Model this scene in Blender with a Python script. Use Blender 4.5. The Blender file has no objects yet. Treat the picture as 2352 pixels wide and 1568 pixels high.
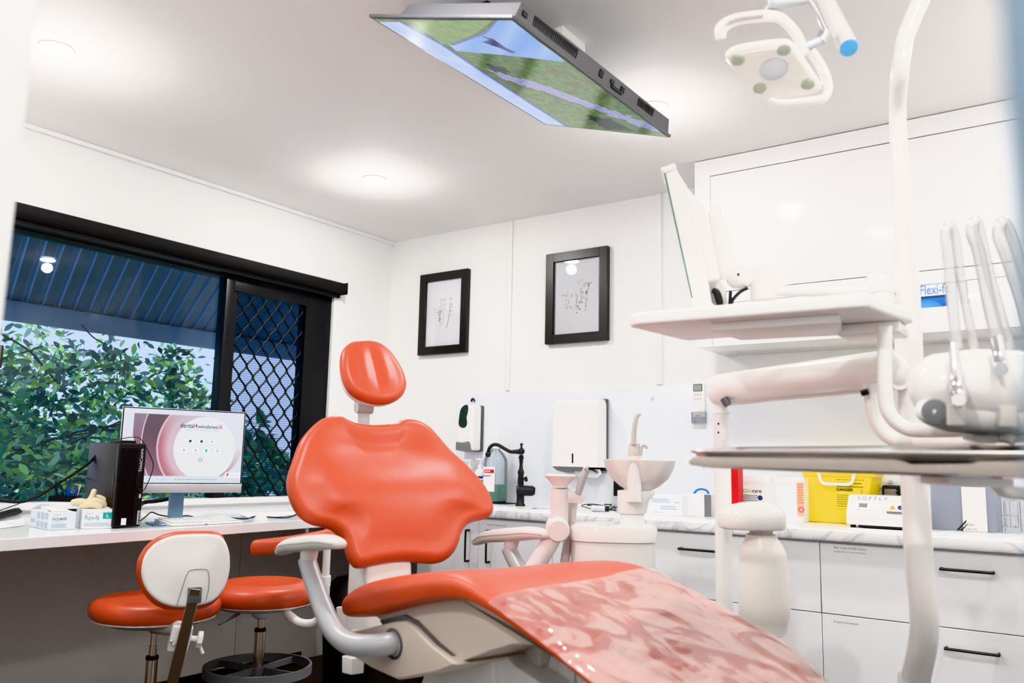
import bpy, bmesh, math, random
import numpy as np
from mathutils import Vector as V, Matrix, noise

random.seed(7)
PI = math.pi
COL = bpy.context.scene.collection
SC = bpy.context.scene

# ------------------------------------------------------------------ camera model (metres, room corner at the origin)
IW, IH, FPX = 2352, 1568, 1923.2
YAW, PITCH, ROLL = 0.61886, 0.14337, 0.02105
FW = V((-math.sin(YAW)*math.cos(PITCH), math.cos(YAW)*math.cos(PITCH), math.sin(PITCH)))
_r0 = V((math.cos(YAW), math.sin(YAW), 0)); _u0 = _r0.cross(FW)
RT = math.cos(ROLL)*_r0 + math.sin(ROLL)*_u0
UP = -math.sin(ROLL)*_r0 + math.cos(ROLL)*_u0
HC = 2.6
def ray(x, y): return (x-IW/2)/FPX*RT - (y-IH/2)/FPX*UP + FW
_d = ray(903, 557)
CAM = V((0, 0, HC)) - _d*((HC-1.144)/_d.z)
def on(x, y, ax, val):
    d = ray(x, y); return CAM + d*((val-CAM[ax])/d[ax])
def PX(x, y, v): return on(x, y, 0, v)
def PY(x, y, v): return on(x, y, 1, v)
def PZ(x, y, v): return on(x, y, 2, v)
def DP(x, y, t): return CAM + ray(x, y)*t
def pl(x, y, p0, n):
    d = ray(x, y); return CAM + d*((p0-CAM).dot(n)/d.dot(n))
def depth_of(p): return (p-CAM).dot(FW)

# ------------------------------------------------------------------ materials
def lin(c):
    c = c/255.0
    return c/12.92 if c <= 0.04045 else ((c+0.055)/1.055)**2.4
def rgb(*c): return (lin(c[0]), lin(c[1]), lin(c[2]), 1.0)
def newmat(name):
    m = bpy.data.materials.new(name); m.use_nodes = True
    nt = m.node_tree; b = nt.nodes['Principled BSDF']
    return m, nt, b
def bump(nt, b, scale, strength, dist=0.002, detail=3, coord='Object'):
    tc = nt.nodes.new('ShaderNodeTexCoord'); n = nt.nodes.new('ShaderNodeTexNoise'); bp = nt.nodes.new('ShaderNodeBump')
    n.inputs['Scale'].default_value = scale; n.inputs['Detail'].default_value = detail
    bp.inputs['Strength'].default_value = strength; bp.inputs['Distance'].default_value = dist
    nt.links.new(tc.outputs[coord], n.inputs['Vector']); nt.links.new(n.outputs['Fac'], bp.inputs['Height'])
    nt.links.new(bp.outputs['Normal'], b.inputs['Normal'])
    return n
def mat(name, c, rough=0.5, metal=0.0, coat=0.0, bmp=None, spec=0.5, trans=0.0, alpha=1.0, ior=1.45, emit=None, es=1.0, vary=0.0, vscale=8.0, sss=0.0):
    m, nt, b = newmat(name)
    col = rgb(*c)
    b.inputs['Base Color'].default_value = col
    b.inputs['Roughness'].default_value = rough; b.inputs['Metallic'].default_value = metal
    b.inputs['Coat Weight'].default_value = coat; b.inputs['Coat Roughness'].default_value = 0.05
    b.inputs['Specular IOR Level'].default_value = spec; b.inputs['IOR'].default_value = ior
    b.inputs['Transmission Weight'].default_value = trans; b.inputs['Alpha'].default_value = alpha
    if emit:
        b.inputs['Emission Color'].default_value = rgb(*emit); b.inputs['Emission Strength'].default_value = es
    if bmp: bump(nt, b, *bmp)
    if vary:
        tc = nt.nodes.new('ShaderNodeTexCoord'); n = nt.nodes.new('ShaderNodeTexNoise'); mx = nt.nodes.new('ShaderNodeMix')
        mx.data_type = 'RGBA'; n.inputs['Scale'].default_value = vscale; n.inputs['Detail'].default_value = 5
        mx.inputs[6].default_value = tuple(max(0, k*(1-vary)) for k in col[:3])+(1,)
        mx.inputs[7].default_value = tuple(min(1, k*(1+vary)) for k in col[:3])+(1,)
        nt.links.new(tc.outputs['Object'], n.inputs['Vector']); nt.links.new(n.outputs['Fac'], mx.inputs[0])
        nt.links.new(mx.outputs[2], b.inputs['Base Color'])
    return m

M = {}
M['wall'] = mat('wall_paint', (238, 238, 237), 0.7, bmp=(140, .05, .001))
M['ceiling'] = mat('ceiling_paint', (236, 234, 232), 0.8, bmp=(180, .04, .001))
M['batten'] = mat('batten_paint', (238, 238, 237), 0.5)
M['splash'] = mat('splashback_laminate', (232, 235, 240), 0.22)
M['underdesk'] = mat('shaded_wall_paint', (228, 222, 217), 0.6, vary=.06, vscale=300)  # wall paint with the shade under the desk put into its colour
M['black_trim'] = mat('black_skirting', (16, 16, 17), 0.5)
M['white_trim'] = mat('white_gloss_trim', (240, 240, 238), 0.3)
M['blue_trim'] = mat('blue_grey_paint', (92, 114, 132), 0.4)
M['laminate'] = mat('white_laminate', (240, 240, 243), 0.3, vary=.01, vscale=3)
M['gloss_lam'] = mat('gloss_white_board', (242, 242, 242), 0.12)
M['desk'] = mat('white_desk_laminate', (238, 238, 240), 0.16)
M['plastic'] = mat('white_gloss_plastic', (244, 242, 240), 0.18, coat=.3)
M['warm'] = mat('warm_white_plastic', (239, 239, 238), 0.32, bmp=(600, .03, .0004))
M['beige'] = mat('beige_grey_casting', (200, 188, 176), 0.42, bmp=(500, .06, .0005))
M['armpad'] = mat('pale_grey_arm_pad', (224, 222, 219), 0.45, bmp=(500, .05, .0004))
M['armtube'] = mat('satin_aluminium_paint', (184, 186, 190), 0.36, metal=.12)
M['orange'] = mat('orange_vinyl', (202, 84, 52), 0.36, bmp=(900, .10, .0006), vary=.04, vscale=2.5, spec=.7)
M['chrome'] = mat('chrome', (225, 225, 228), 0.08, metal=1)
M['steel'] = mat('brushed_steel', (206, 203, 200), 0.34, metal=1, bmp=(90, .03, .0006))
M['darksteel'] = mat('dark_chrome_bar', (186, 172, 158), 0.24, metal=1)
M['black'] = mat('matt_black', (24, 24, 25), 0.45)
M['blackgloss'] = mat('gloss_black', (16, 16, 18), 0.2)
M['tap_black'] = mat('matt_black_brass', (38, 38, 40), 0.42)
M['pc'] = mat('black_computer_case', (21, 21, 23), 0.36, bmp=(700, .08, .0004))
M['rubber'] = mat('black_rubber', (28, 28, 30), 0.6)
M['greyplastic'] = mat('mid_grey_plastic', (120, 121, 124), 0.45)
M['darkgrey'] = mat('dark_grey_plastic', (92, 94, 97), 0.4)
M['lightgrey'] = mat('light_grey_plastic', (206, 202, 198), 0.35)
M['silver'] = mat('silver_plastic', (205, 207, 212), 0.3, metal=.35)
M['frameblack'] = mat('black_picture_frame', (40, 39, 37), 0.33, bmp=(60, .05, .0006))
M['winframe'] = mat('black_aluminium', (22, 23, 25), 0.35)
M['fabric'] = mat('black_blind_fabric', (27, 26, 27), 0.8, bmp=(900, .15, .0004))
M['tvcase'] = mat('grey_television_case', (96, 97, 102), 0.42)
M['card'] = mat('white_card', (236, 238, 240), 0.55)
M['paper'] = mat('white_paper', (240, 240, 240), 0.7)
M['glove'] = mat('cream_latex', (236, 222, 188), 0.55, vary=.05, vscale=30)
M['yellow'] = mat('yellow_polypropylene', (250, 220, 30), 0.35, emit=(250, 215, 20), es=.08)  # faint glow added to brighten the plastic, which is no lamp
M['lime'] = mat('green_label', (120, 196, 62), 0.5)
M['red'] = mat('red_label', (205, 28, 34), 0.45)
M['teal'] = mat('teal_label', (28, 166, 164), 0.5)
M['blue'] = mat('blue_plastic', (30, 120, 205), 0.35)
M['inkblue'] = mat('navy_ink', (38, 56, 110), 0.5)
M['lampblue'] = mat('light_blue_cap', (96, 180, 235), 0.4)
M['ink'] = mat('black_ink', (34, 34, 36), 0.6)
M['ink_grey'] = mat('grey_ink', (128, 132, 138), 0.6)
M['ink_pale'] = mat('pale_blue_ink', (170, 188, 206), 0.6)
M['orange_ink'] = mat('orange_ink', (244, 150, 90), 0.6)
M['pen'] = mat('blue_pen_plastic', (26, 52, 190), 0.25)
M['wood'] = mat('pencil_wood', (214, 160, 120), 0.6)
M['penclear'] = mat('green_pen_plastic', (120, 150, 90), 0.3)
M['liquid'] = mat('green_mouthwash', (4, 146, 112), 0.12)
M['frosted'] = mat('frosted_bottle', (247, 243, 236), 0.3)
M['mesh_black'] = mat('black_powder_coat', (10, 12, 16), 0.5)
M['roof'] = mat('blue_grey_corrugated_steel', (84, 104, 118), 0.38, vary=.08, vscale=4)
M['roofrib'] = mat('lit_rib_face', (150, 182, 220), 0.5)  # bright light along the rib sides is painted into this colour
M['roofmid'] = mat('lit_rib_recess', (104, 134, 164), 0.5)  # lighter than the pans: light on the ribs put into the colour
M['liplip'] = mat('grey_beige_plate', (176, 166, 158), 0.4)
M['beam'] = mat('grey_blue_beam', (118, 142, 166), 0.6)
M['slat'] = mat('pale_blue_slat', (150, 180, 215), 0.6)
M['bark'] = mat('bark', (58, 66, 58), 0.8, vary=.2, vscale=20)
M['lemon'] = mat('dark_green_fruit', (52, 74, 54), 0.5)
M['hedge'] = mat('far_hedge_green', (52, 92, 66), 0.9, vary=.5, vscale=5)
M['grass'] = mat('pale_bounce_ground', (186, 190, 188), 0.9, vary=.1, vscale=3)  # ground made pale to bounce light up onto awning and leaves
M['sticker'] = mat('pale_blue_sticker', (196, 212, 230), 0.4)
M['amber'] = mat('amber_warning', (250, 190, 20), 0.5)

def clear_mat(name, tint, gloss=0.08, rough=0.02, dens=0.0):
    """thin clear sheet: mostly passes light, tints it, reflects a little at grazing angles"""
    m, nt, b = newmat(name)
    for n in list(nt.nodes):
        if n.type != 'OUTPUT_MATERIAL': nt.nodes.remove(n)
    out = [n for n in nt.nodes if n.type == 'OUTPUT_MATERIAL'][0]
    tr = nt.nodes.new('ShaderNodeBsdfTransparent'); gl = nt.nodes.new('ShaderNodeBsdfGlossy'); mx = nt.nodes.new('ShaderNodeMixShader')
    fr = nt.nodes.new('ShaderNodeFresnel'); ad = nt.nodes.new('ShaderNodeMath'); ad.operation = 'ADD'; ad.inputs[1].default_value = gloss
    ad.use_clamp = True
    fr.inputs['IOR'].default_value = 1.3
    tr.inputs['Color'].default_value = rgb(*tint); gl.inputs['Roughness'].default_value = rough
    nt.links.new(fr.outputs[0], ad.inputs[0]); nt.links.new(ad.outputs[0], mx.inputs[0])
    nt.links.new(tr.outputs[0], mx.inputs[1]); nt.links.new(gl.outputs[0], mx.inputs[2])
    if dens > 0:
        df = nt.nodes.new('ShaderNodeBsdfDiffuse'); df.inputs['Color'].default_value = rgb(*tint)
        m2 = nt.nodes.new('ShaderNodeMixShader'); m2.inputs[0].default_value = dens
        nt.links.new(mx.outputs[0], m2.inputs[1]); nt.links.new(df.outputs[0], m2.inputs[2]); nt.links.new(m2.outputs[0], out.inputs[0])
    else:
        nt.links.new(mx.outputs[0], out.inputs[0])
    return m
M['glass'] = clear_mat('window_glass', (226, 235, 243), gloss=.012)
M['picglass'] = clear_mat('picture_glass', (250, 250, 250), gloss=.02)
M['clearplastic'] = clear_mat('clear_plastic', (238, 240, 246), gloss=.10, rough=.06, dens=.10)
M['smoke'] = clear_mat('blue_clear_plastic', (206, 212, 226), gloss=.10, rough=.1, dens=.4)
M['bottleclear'] = clear_mat('clear_bottle', (236, 242, 247), gloss=.06, rough=.04, dens=.12)
M['hose'] = clear_mat('clear_sleeve', (246, 246, 246), gloss=.18, rough=.1, dens=.30)
M['bowl'] = clear_mat('clear_bowl', (252, 249, 247), gloss=.08, rough=.04, dens=.62)

def floor_mat():
    m, nt, b = newmat('dark_timber_vinyl')
    tc = nt.nodes.new('ShaderNodeTexCoord'); br = nt.nodes.new('ShaderNodeTexBrick'); n = nt.nodes.new('ShaderNodeTexNoise'); mp = nt.nodes.new('ShaderNodeMapping')
    br.inputs['Scale'].default_value = 1; br.inputs['Brick Width'].default_value = 1.2; br.inputs['Row Height'].default_value = .15
    br.inputs['Mortar Size'].default_value = .002
    br.inputs['Color1'].default_value = rgb(44, 34, 30); br.inputs['Color2'].default_value = rgb(60, 46, 40); br.inputs['Mortar'].default_value = rgb(16, 13, 12)
    mp.inputs['Scale'].default_value = (3, 40, 1)
    mx = nt.nodes.new('ShaderNodeMix'); mx.data_type = 'RGBA'; mx.blend_type = 'MULTIPLY'; mx.inputs[0].default_value = .5
    nt.links.new(tc.outputs['Object'], br.inputs['Vector']); nt.links.new(tc.outputs['Object'], mp.inputs['Vector']); nt.links.new(mp.outputs[0], n.inputs['Vector'])
    nt.links.new(br.outputs['Color'], mx.inputs[6]); nt.links.new(n.outputs['Fac'], mx.inputs[7]); nt.links.new(mx.outputs[2], b.inputs['Base Color'])
    b.inputs['Roughness'].default_value = .4
    return m
M['floor'] = floor_mat()
def marble_mat():
    m, nt, b = newmat('white_marble_laminate')
    tc = nt.nodes.new('ShaderNodeTexCoord'); n = nt.nodes.new('ShaderNodeTexNoise'); w = nt.nodes.new('ShaderNodeTexNoise'); cr = nt.nodes.new('ShaderNodeValToRGB')
    n.inputs['Scale'].default_value = 2.4; n.inputs['Detail'].default_value = 9; n.inputs['Distortion'].default_value = 2.2
    e = cr.color_ramp.elements; e[0].position = .455; e[0].color = rgb(240, 240, 241); e[1].position = .53; e[1].color = rgb(240, 240, 241)
    k = cr.color_ramp.elements.new(.492); k.color = rgb(206, 207, 211)
    nt.links.new(tc.outputs['Object'], n.inputs['Vector']); nt.links.new(n.outputs['Fac'], cr.inputs[0]); nt.links.new(cr.outputs[0], b.inputs['Base Color'])
    b.inputs['Roughness'].default_value = .1
    return m
M['marble'] = marble_mat()
def film_mat():
    m, nt, b = newmat('clear_film_cover')
    b.inputs['Base Color'].default_value = rgb(240, 214, 208); b.inputs['Roughness'].default_value = .06
    b.inputs['Alpha'].default_value = .42; b.inputs['Coat Weight'].default_value = 1.0; b.inputs['Coat Roughness'].default_value = .03
    b.inputs['Specular IOR Level'].default_value = .9
    return m
M['film'] = clear_mat('clear_film_cover', (248, 226, 220), gloss=.13, rough=.045, dens=.30)
def haze_reflections(m):
    # haze patches imitate bright and dull reflections, put into the film's colour
    nt = m.node_tree; mx = [n for n in nt.nodes if n.type == 'MIX_SHADER' and not n.inputs[0].is_linked][0]
    tc = nt.nodes.new('ShaderNodeTexCoord'); n = nt.nodes.new('ShaderNodeTexNoise'); cr = nt.nodes.new('ShaderNodeValToRGB'); mp = nt.nodes.new('ShaderNodeMapping')
    mp.inputs['Scale'].default_value = (1.0, 1.7, 1); n.inputs['Scale'].default_value = 5.5; n.inputs['Detail'].default_value = 4; n.inputs['Distortion'].default_value = 1.8
    e = cr.color_ramp.elements; e[0].position = .40; e[0].color = (.13, .13, .13, 1); e[1].position = .60; e[1].color = (.42, .40, .40, 1)
    k = cr.color_ramp.elements.new(.47); k.color = (.20, .20, .20, 1); k = cr.color_ramp.elements.new(.50); k.color = (.34, .34, .34, 1)
    nt.links.new(tc.outputs['Object'], mp.inputs[0]); nt.links.new(mp.outputs[0], n.inputs['Vector']); nt.links.new(n.outputs['Fac'], cr.inputs[0]); nt.links.new(cr.outputs[0], mx.inputs[0])
haze_reflections(M['film'])
def leaf_mat():
    m, nt, b = newmat('citrus_leaves')
    at = nt.nodes.new('ShaderNodeAttribute'); at.attribute_name = 'Col'
    nt.links.new(at.outputs['Color'], b.inputs['Base Color']); b.inputs['Roughness'].default_value = .35
    tl = nt.nodes.new('ShaderNodeBsdfTranslucent'); mx = nt.nodes.new('ShaderNodeMixShader'); mx.inputs[0].default_value = .35
    out = [n for n in nt.nodes if n.type == 'OUTPUT_MATERIAL'][0]
    nt.links.new(at.outputs['Color'], tl.inputs['Color']); nt.links.new(b.outputs[0], mx.inputs[1]); nt.links.new(tl.outputs[0], mx.inputs[2]); nt.links.new(mx.outputs[0], out.inputs[0])
    return m
M['leaf'] = leaf_mat()
def insect_mat():
    m, nt, b = newmat('insect_mesh')
    for n in list(nt.nodes):
        if n.type != 'OUTPUT_MATERIAL': nt.nodes.remove(n)
    out = nt.nodes[0]
    tr = nt.nodes.new('ShaderNodeBsdfTransparent'); df = nt.nodes.new('ShaderNodeBsdfDiffuse'); mx = nt.nodes.new('ShaderNodeMixShader')
    df.inputs['Color'].default_value = rgb(14, 20, 32); tr.inputs['Color'].default_value = rgb(204, 210, 220)
    tc = nt.nodes.new('ShaderNodeTexCoord'); sp = nt.nodes.new('ShaderNodeSeparateXYZ'); mu = nt.nodes.new('ShaderNodeMath'); mu.operation = 'MULTIPLY'; mu.inputs[1].default_value = 2*PI/.0125
    si = nt.nodes.new('ShaderNodeMath'); si.operation = 'SINE'; mr = nt.nodes.new('ShaderNodeMapRange')
    mr.inputs[1].default_value = -1; mr.inputs[2].default_value = 1; mr.inputs[3].default_value = .25; mr.inputs[4].default_value = .70
    nt.links.new(tc.outputs['Object'], sp.inputs[0]); nt.links.new(sp.outputs[2], mu.inputs[0]); nt.links.new(mu.outputs[0], si.inputs[0]); nt.links.new(si.outputs[0], mr.inputs[0])
    nt.links.new(mr.outputs[0], mx.inputs[0]); nt.links.new(tr.outputs[0], mx.inputs[1]); nt.links.new(df.outputs[0], mx.inputs[2]); nt.links.new(mx.outputs[0], out.inputs[0])
    return m
M['insect'] = insect_mat()
def emat(name, c, s):
    m, nt, b = newmat(name)
    b.inputs['Base Color'].default_value = rgb(*c); b.inputs['Emission Color'].default_value = rgb(*c); b.inputs['Emission Strength'].default_value = s
    return m
M['lens'] = emat('downlight_lens', (255, 252, 246), 14)
def attr_mat(name, emission=0.0, rough=.4):
    m, nt, b = newmat(name)
    at = nt.nodes.new('ShaderNodeAttribute'); at.attribute_name = 'Col'
    if emission:
        b.inputs['Base Color'].default_value = (0.01, 0.01, 0.01, 1)
        nt.links.new(at.outputs['Color'], b.inputs['Emission Color']); b.inputs['Emission Strength'].default_value = emission
    else:
        nt.links.new(at.outputs['Color'], b.inputs['Base Color'])
    b.inputs['Roughness'].default_value = rough
    return m
M['screen'] = attr_mat('lit_screen', .95, .12)
M['print'] = attr_mat('colour_print', 0, .5)

# ------------------------------------------------------------------ mesh builder
def smoothstep(a, b, x):
    t = min(1, max(0, (x-a)/(b-a))); return t*t*(3-2*t)
def catmull(pts, n=8, closed=False):
    pts = [V(p) for p in pts]; out = []; N = len(pts)
    rng = range(N) if closed else range(N-1)
    for i in rng:
        if closed: p0, p1, p2, p3 = pts[i-1], pts[i], pts[(i+1) % N], pts[(i+2) % N]
        else: p0, p1, p2, p3 = pts[max(i-1, 0)], pts[i], pts[i+1], pts[min(i+2, N-1)]
        for k in range(n):
            t = k/n; t2 = t*t; t3 = t2*t
            out.append(.5*((2*p1)+(p2-p0)*t+(2*p0-5*p1+4*p2-p3)*t2+(3*p1-p0-3*p2+p3)*t3))
    if not closed: out.append(pts[-1])
    return out
def frame_from(n, up=V((0, 0, 1))):
    n = V(n).normalized()
    x = up.cross(n)
    if x.length < 1e-4: x = V((1, 0, 0)).cross(n)
    x.normalize(); y = n.cross(x)
    return x, y, n
def basis(x, y, z, o=(0, 0, 0)):
    m = Matrix((V(x), V(y), V(z))).transposed().to_4x4(); m.translation = V(o); return m
def rotz(a, o=(0, 0, 0)):
    m = Matrix.Rotation(a, 4, 'Z'); m.translation = V(o); return m
class MB:
    def __init__(s): s.bm = bmesh.new()
    def merge(s, b2, mtx=None):
        if mtx is not None: b2.transform(mtx)
        me = bpy.data.meshes.new('tmp'); b2.to_mesh(me); b2.free(); s.bm.from_mesh(me); bpy.data.meshes.remove(me); return s
    def box(s, c, size, bev=0.0, seg=2, mtx=None):
        b = bmesh.new(); bmesh.ops.create_cube(b, size=1)
        bmesh.ops.scale(b, vec=V(size), verts=b.verts)
        if bev > 0: bmesh.ops.bevel(b, geom=list(b.edges), offset=min(bev, min(size)*.49), segments=seg, profile=.6, affect='EDGES')
        bmesh.ops.translate(b, vec=V(c), verts=b.verts)
        return s.merge(b, mtx)
    def box2(s, lo, hi, bev=0.0, seg=2, mtx=None):
        lo, hi = V(lo), V(hi); return s.box((lo+hi)/2, [abs(k) for k in (hi-lo)], bev, seg, mtx)
    def prism(s, pts, vec, bev=0.0, seg=2):
        """closed polygon (3d points) swept along vec"""
        b = bmesh.new(); vs = [b.verts.new(V(p)) for p in pts]; f = b.faces.new(vs)
        r = bmesh.ops.extrude_face_region(b, geom=[f]); nv = [g for g in r['geom'] if isinstance(g, bmesh.types.BMVert)]
        bmesh.ops.translate(b, vec=V(vec), verts=nv)
        bmesh.ops.recalc_face_normals(b, faces=b.faces)
        if bev > 0:
            ed = [e for e in b.edges if len(e.link_faces) == 2 and e.calc_face_angle(0) > .6]
            bmesh.ops.bevel(b, geom=ed, offset=bev, segments=seg, profile=.6, affect='EDGES', clamp_overlap=True)
        return s.merge(b)
    def loft(s, loops, cap=True, closed=True):
        b = s.bm; L = [[b.verts.new(V(p)) for p in lp] for lp in loops]; n = len(L[0])
        for i in range(len(L)-1):
            for j in range(n if closed else n-1):
                k = (j+1) % n
                try: b.faces.new((L[i][j], L[i][k], L[i+1][k], L[i+1][j]))
                except ValueError: pass
        if cap:
            for lp in (L[0], L[-1]):
                try: b.faces.new(lp)
                except ValueError: pass
        return s
    def tube(s, pts, r, n=12, smooth=0, cap=True, squash=1.0):
        if smooth: 
            rs = r if isinstance(r, (list, tuple)) else [r]*len(pts)
            P = catmull(pts, smooth); R = []
            for i in range(len(rs)-1): R += [rs[i]+(rs[i+1]-rs[i])*k/smooth for k in range(smooth)]
            R.append(rs[-1])
        else:
            P = [V(p) for p in pts]; R = r if isinstance(r, (list, tuple)) else [r]*len(P)
        loops = []; t0 = (P[1]-P[0]).normalized(); x, y, _ = frame_from(t0)
        for i, p in enumerate(P):
            t = (P[min(i+1, len(P)-1)]-P[max(i-1, 0)]).normalized()
            x = (x - t*x.dot(t)).normalized(); y = t.cross(x)
            loops.append([p+(x*math.cos(2*PI*k/n)+y*squash*math.sin(2*PI*k/n))*R[i] for k in range(n)])
        return s.loft(loops, cap)
    def lathe(s, prof, o, axis=(0, 0, 1), n=28, cap=True, up=V((0, 1, 0)), sx=1.0, sy=1.0):
        """prof: list of (radius, height)"""
        ax = V(axis).normalized(); x, y, _ = frame_from(ax, up if abs(ax.dot(up)) < .95 else V((1, 0, 0)))
        loops = [[V(o)+ax*h+(x*sx*math.cos(2*PI*k/n)+y*sy*math.sin(2*PI*k/n))*max(r, 1e-4) for k in range(n)] for r, h in prof]
        return s.loft(loops, cap)
    def sphere(s, c, r, sc=(1, 1, 1), n=20, mtx=None):
        b = bmesh.new(); bmesh.ops.create_uvsphere(b, u_segments=n, v_segments=n//2+2, radius=r)
        bmesh.ops.scale(b, vec=V(sc), verts=b.verts)
        if mtx is not None: b.transform(mtx)
        bmesh.ops.translate(b, vec=V(c), verts=b.verts); return s.merge(b)
    def quad(s, a, b, c, d):
        vs = [s.bm.verts.new(V(p)) for p in (a, b, c, d)]; s.bm.faces.new(vs); return s
    def poly(s, pts):
        s.bm.faces.new([s.bm.verts.new(V(p)) for p in pts]); return s
    def pad(s, outline, fr, R, crown=None, back=None, nring=6, k=8, cen=None):
        """upholstered pad: closed 2d outline in frame fr (x,y plane, z out), rolled edge of radius R, crowned front"""
        c = V((sum(p[0] for p in outline)/len(outline), sum(p[1] for p in outline)/len(outline))) if cen is None else V(cen)
        O = [V((p[0], p[1])) for p in catmull([(p[0], p[1], 0) for p in outline], k, True)]
        crown = crown or (lambda u, v, t: 0.0); back = back or (lambda u, v, t: 0.0)
        def inset(d, sc=1.0):
            N = len(O); res = []
            for i, p in enumerate(O):
                tg = (O[(i+1) % N]-O[i-1]); nn = V((-tg.y, tg.x)).normalized()
                if nn.dot(c-p) < 0: nn = -nn
                dd = (nn*.6+(c-p).normalized()*.4); q = p+dd*d
                res.append(c+(q-c)*sc)
            return res
        loops = []
        def ring(d, sc, z, t, fn, sg):
            return [fr @ V((q.x, q.y, z+sg*fn(q.x, q.y, t))) for q in inset(d, sc)]
        scs = [.9, .8, .68, .54, .38, .22, .08, .012]
        for q in reversed(scs): loops.append(ring(R, q, -R, 1-q, back, -1))
        for i in range(nring, -1, -1):
            a = PI/2*i/nring; loops.append(ring(R*(1-math.cos(a)), 1, -R*math.sin(a), 0, back, 0))
        for i in range(1, nring+1):
            a = PI/2*i/nring; loops.append(ring(R*(1-math.cos(a)), 1, R*math.sin(a), 0, crown, 0))
        for q in scs: loops.append(ring(R, q, R, 1-q, crown, 1))
        return s.loft(loops, True)

WM = {}    # world matrices of the roots and parents
def wm(o): return WM.get(o.name, Matrix.Identity(4))
def link(o, parent=None):
    COL.objects.link(o)
    if parent is not None: o.parent = parent
    return o
def build(mb, name, material, parent=None, local=False, angle=40, origin=None, flat=False):
    """one mesh object. Vertices are given in world space unless local=True (parent's space)"""
    bm = mb.bm
    bmesh.ops.remove_doubles(bm, verts=bm.verts, dist=1e-6)
    bmesh.ops.recalc_face_normals(bm, faces=bm.faces)
    o_mtx = Matrix.Identity(4)
    if parent is not None:
        if not local: bm.transform(wm(parent).inverted())
    else:
        if origin is None and len(bm.verts):
            xs = [v.co for v in bm.verts]; origin = V((sum(v.x for v in xs)/len(xs), sum(v.y for v in xs)/len(xs), min(v.z for v in xs)))
        o_mtx = Matrix.Translation(V(origin)); bm.transform(o_mtx.inverted())
    me = bpy.data.meshes.new(name); bm.to_mesh(me); bm.free()
    for p in me.polygons: p.use_smooth = not flat
    if not flat: me.set_sharp_from_angle(angle=math.radians(angle))
    me.materials.append(material)
    o = bpy.data.objects.new(name, me); link(o, parent)
    if parent is None: o.matrix_basis = o_mtx; WM[o.name] = o_mtx
    else: WM[o.name] = wm(parent)
    return o
def tag(o, label, cat, group=None, kind=None):
    if label: o['label'] = label
    if cat: o['category'] = cat
    if group: o['group'] = group
    if kind: o['kind'] = kind
    return o
def thing(name, label, cat, loc=(0, 0, 0), mtx=None, group=None):
    o = bpy.data.objects.new(name, None); o.empty_display_size = .1; COL.objects.link(o)
    m = mtx if mtx is not None else Matrix.Translation(V(loc))
    o.matrix_basis = m; WM[o.name] = m.copy()
    return tag(o, label, cat, group)
def struct(mb, name, material, parent=None, **k):
    o = build(mb, name, material, parent, **k)
    if parent is None: o['kind'] = 'structure'
    return o
def copy_tree(root, mtx, label=None):
    def rec(o, parent):
        c = o.copy(); COL.objects.link(c)
        if parent is not None: c.parent = parent
        for ch in o.children: rec(ch, c)
        return c
    r = rec(root, None); r.matrix_basis = mtx; WM[r.name] = mtx.copy()
    if label: r['label'] = label
    return r
def text(body, width, height, o, right, up, material, parent, name='lettering', bold=0.0, lift=0.0006, align='left'):
    """flat lettering scaled to width (and height if given), lower-left at o"""
    cu = bpy.data.curves.new('txt', 'FONT'); cu.body = body; cu.offset = bold; cu.resolution_u = 3
    ob = bpy.data.objects.new('txt', cu); COL.objects.link(ob)
    dg = bpy.context.evaluated_depsgraph_get(); me = bpy.data.meshes.new_from_object(ob.evaluated_get(dg))
    COL.objects.unlink(ob); bpy.data.objects.remove(ob); bpy.data.curves.remove(cu)
    xs = [v.co.x for v in me.vertices]; ys = [v.co.y for v in me.vertices]
    w0, h0 = max(xs)-min(xs), max(ys)-min(ys); x0, y0 = min(xs), min(ys)
    sx = width/w0 if width else height/h0; sy = height/h0 if height else sx
    if not width: sx = sy
    right, up = V(right).normalized(), V(up).normalized(); nrm = right.cross(up)
    off = -w0*sx/2 if align == 'center' else 0
    mi = wm(parent).inverted() if parent is not None else Matrix.Identity(4)
    for v in me.vertices: v.co = mi @ (V(o)+right*((v.co.x-x0)*sx+off)+up*((v.co.y-y0)*sy)+nrm*lift)
    me.materials.clear(); me.materials.append(material)
    t = bpy.data.objects.new(name, me); link(t, parent); WM[t.name] = wm(parent) if parent else Matrix.Identity(4)
    return t
def painted(name, parent, P00, P10, P11, P01, nx, ny, fn, material):
    """flat printed or lit picture: grid of cells coloured by fn(u,v) -> sRGB"""
    P00, P10, P11, P01 = V(P00), V(P10), V(P11), V(P01)
    mi = wm(parent).inverted() if parent is not None else Matrix.Identity(4)
    vs = []; cols = []
    for j in range(ny+1):
        for i in range(nx+1):
            u, v = i/nx, j/ny
            vs.append(mi @ (P00*(1-u)*(1-v)+P10*u*(1-v)+P11*u*v+P01*(1-u)*v))
            c = fn(u, v); cols += [lin(min(255, max(0, c[0]))), lin(min(255, max(0, c[1]))), lin(min(255, max(0, c[2]))), 1.0]
    fs = [(j*(nx+1)+i, j*(nx+1)+i+1, (j+1)*(nx+1)+i+1, (j+1)*(nx+1)+i) for j in range(ny) for i in range(nx)]
    me = bpy.data.meshes.new(name); me.from_pydata(vs, [], fs); me.update()
    at = me.color_attributes.new('Col', 'FLOAT_COLOR', 'POINT'); at.data.foreach_set('color', cols)
    me.materials.append(material)
    o = bpy.data.objects.new(name, me); link(o, parent); WM[o.name] = wm(parent) if parent else Matrix.Identity(4)
    return o
def nz(x, y, z=0.0): return noise.noise(V((x, y, z)))
def mixc(a, b, t): return tuple(a[i]+(b[i]-a[i])*t for i in range(3))
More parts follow.
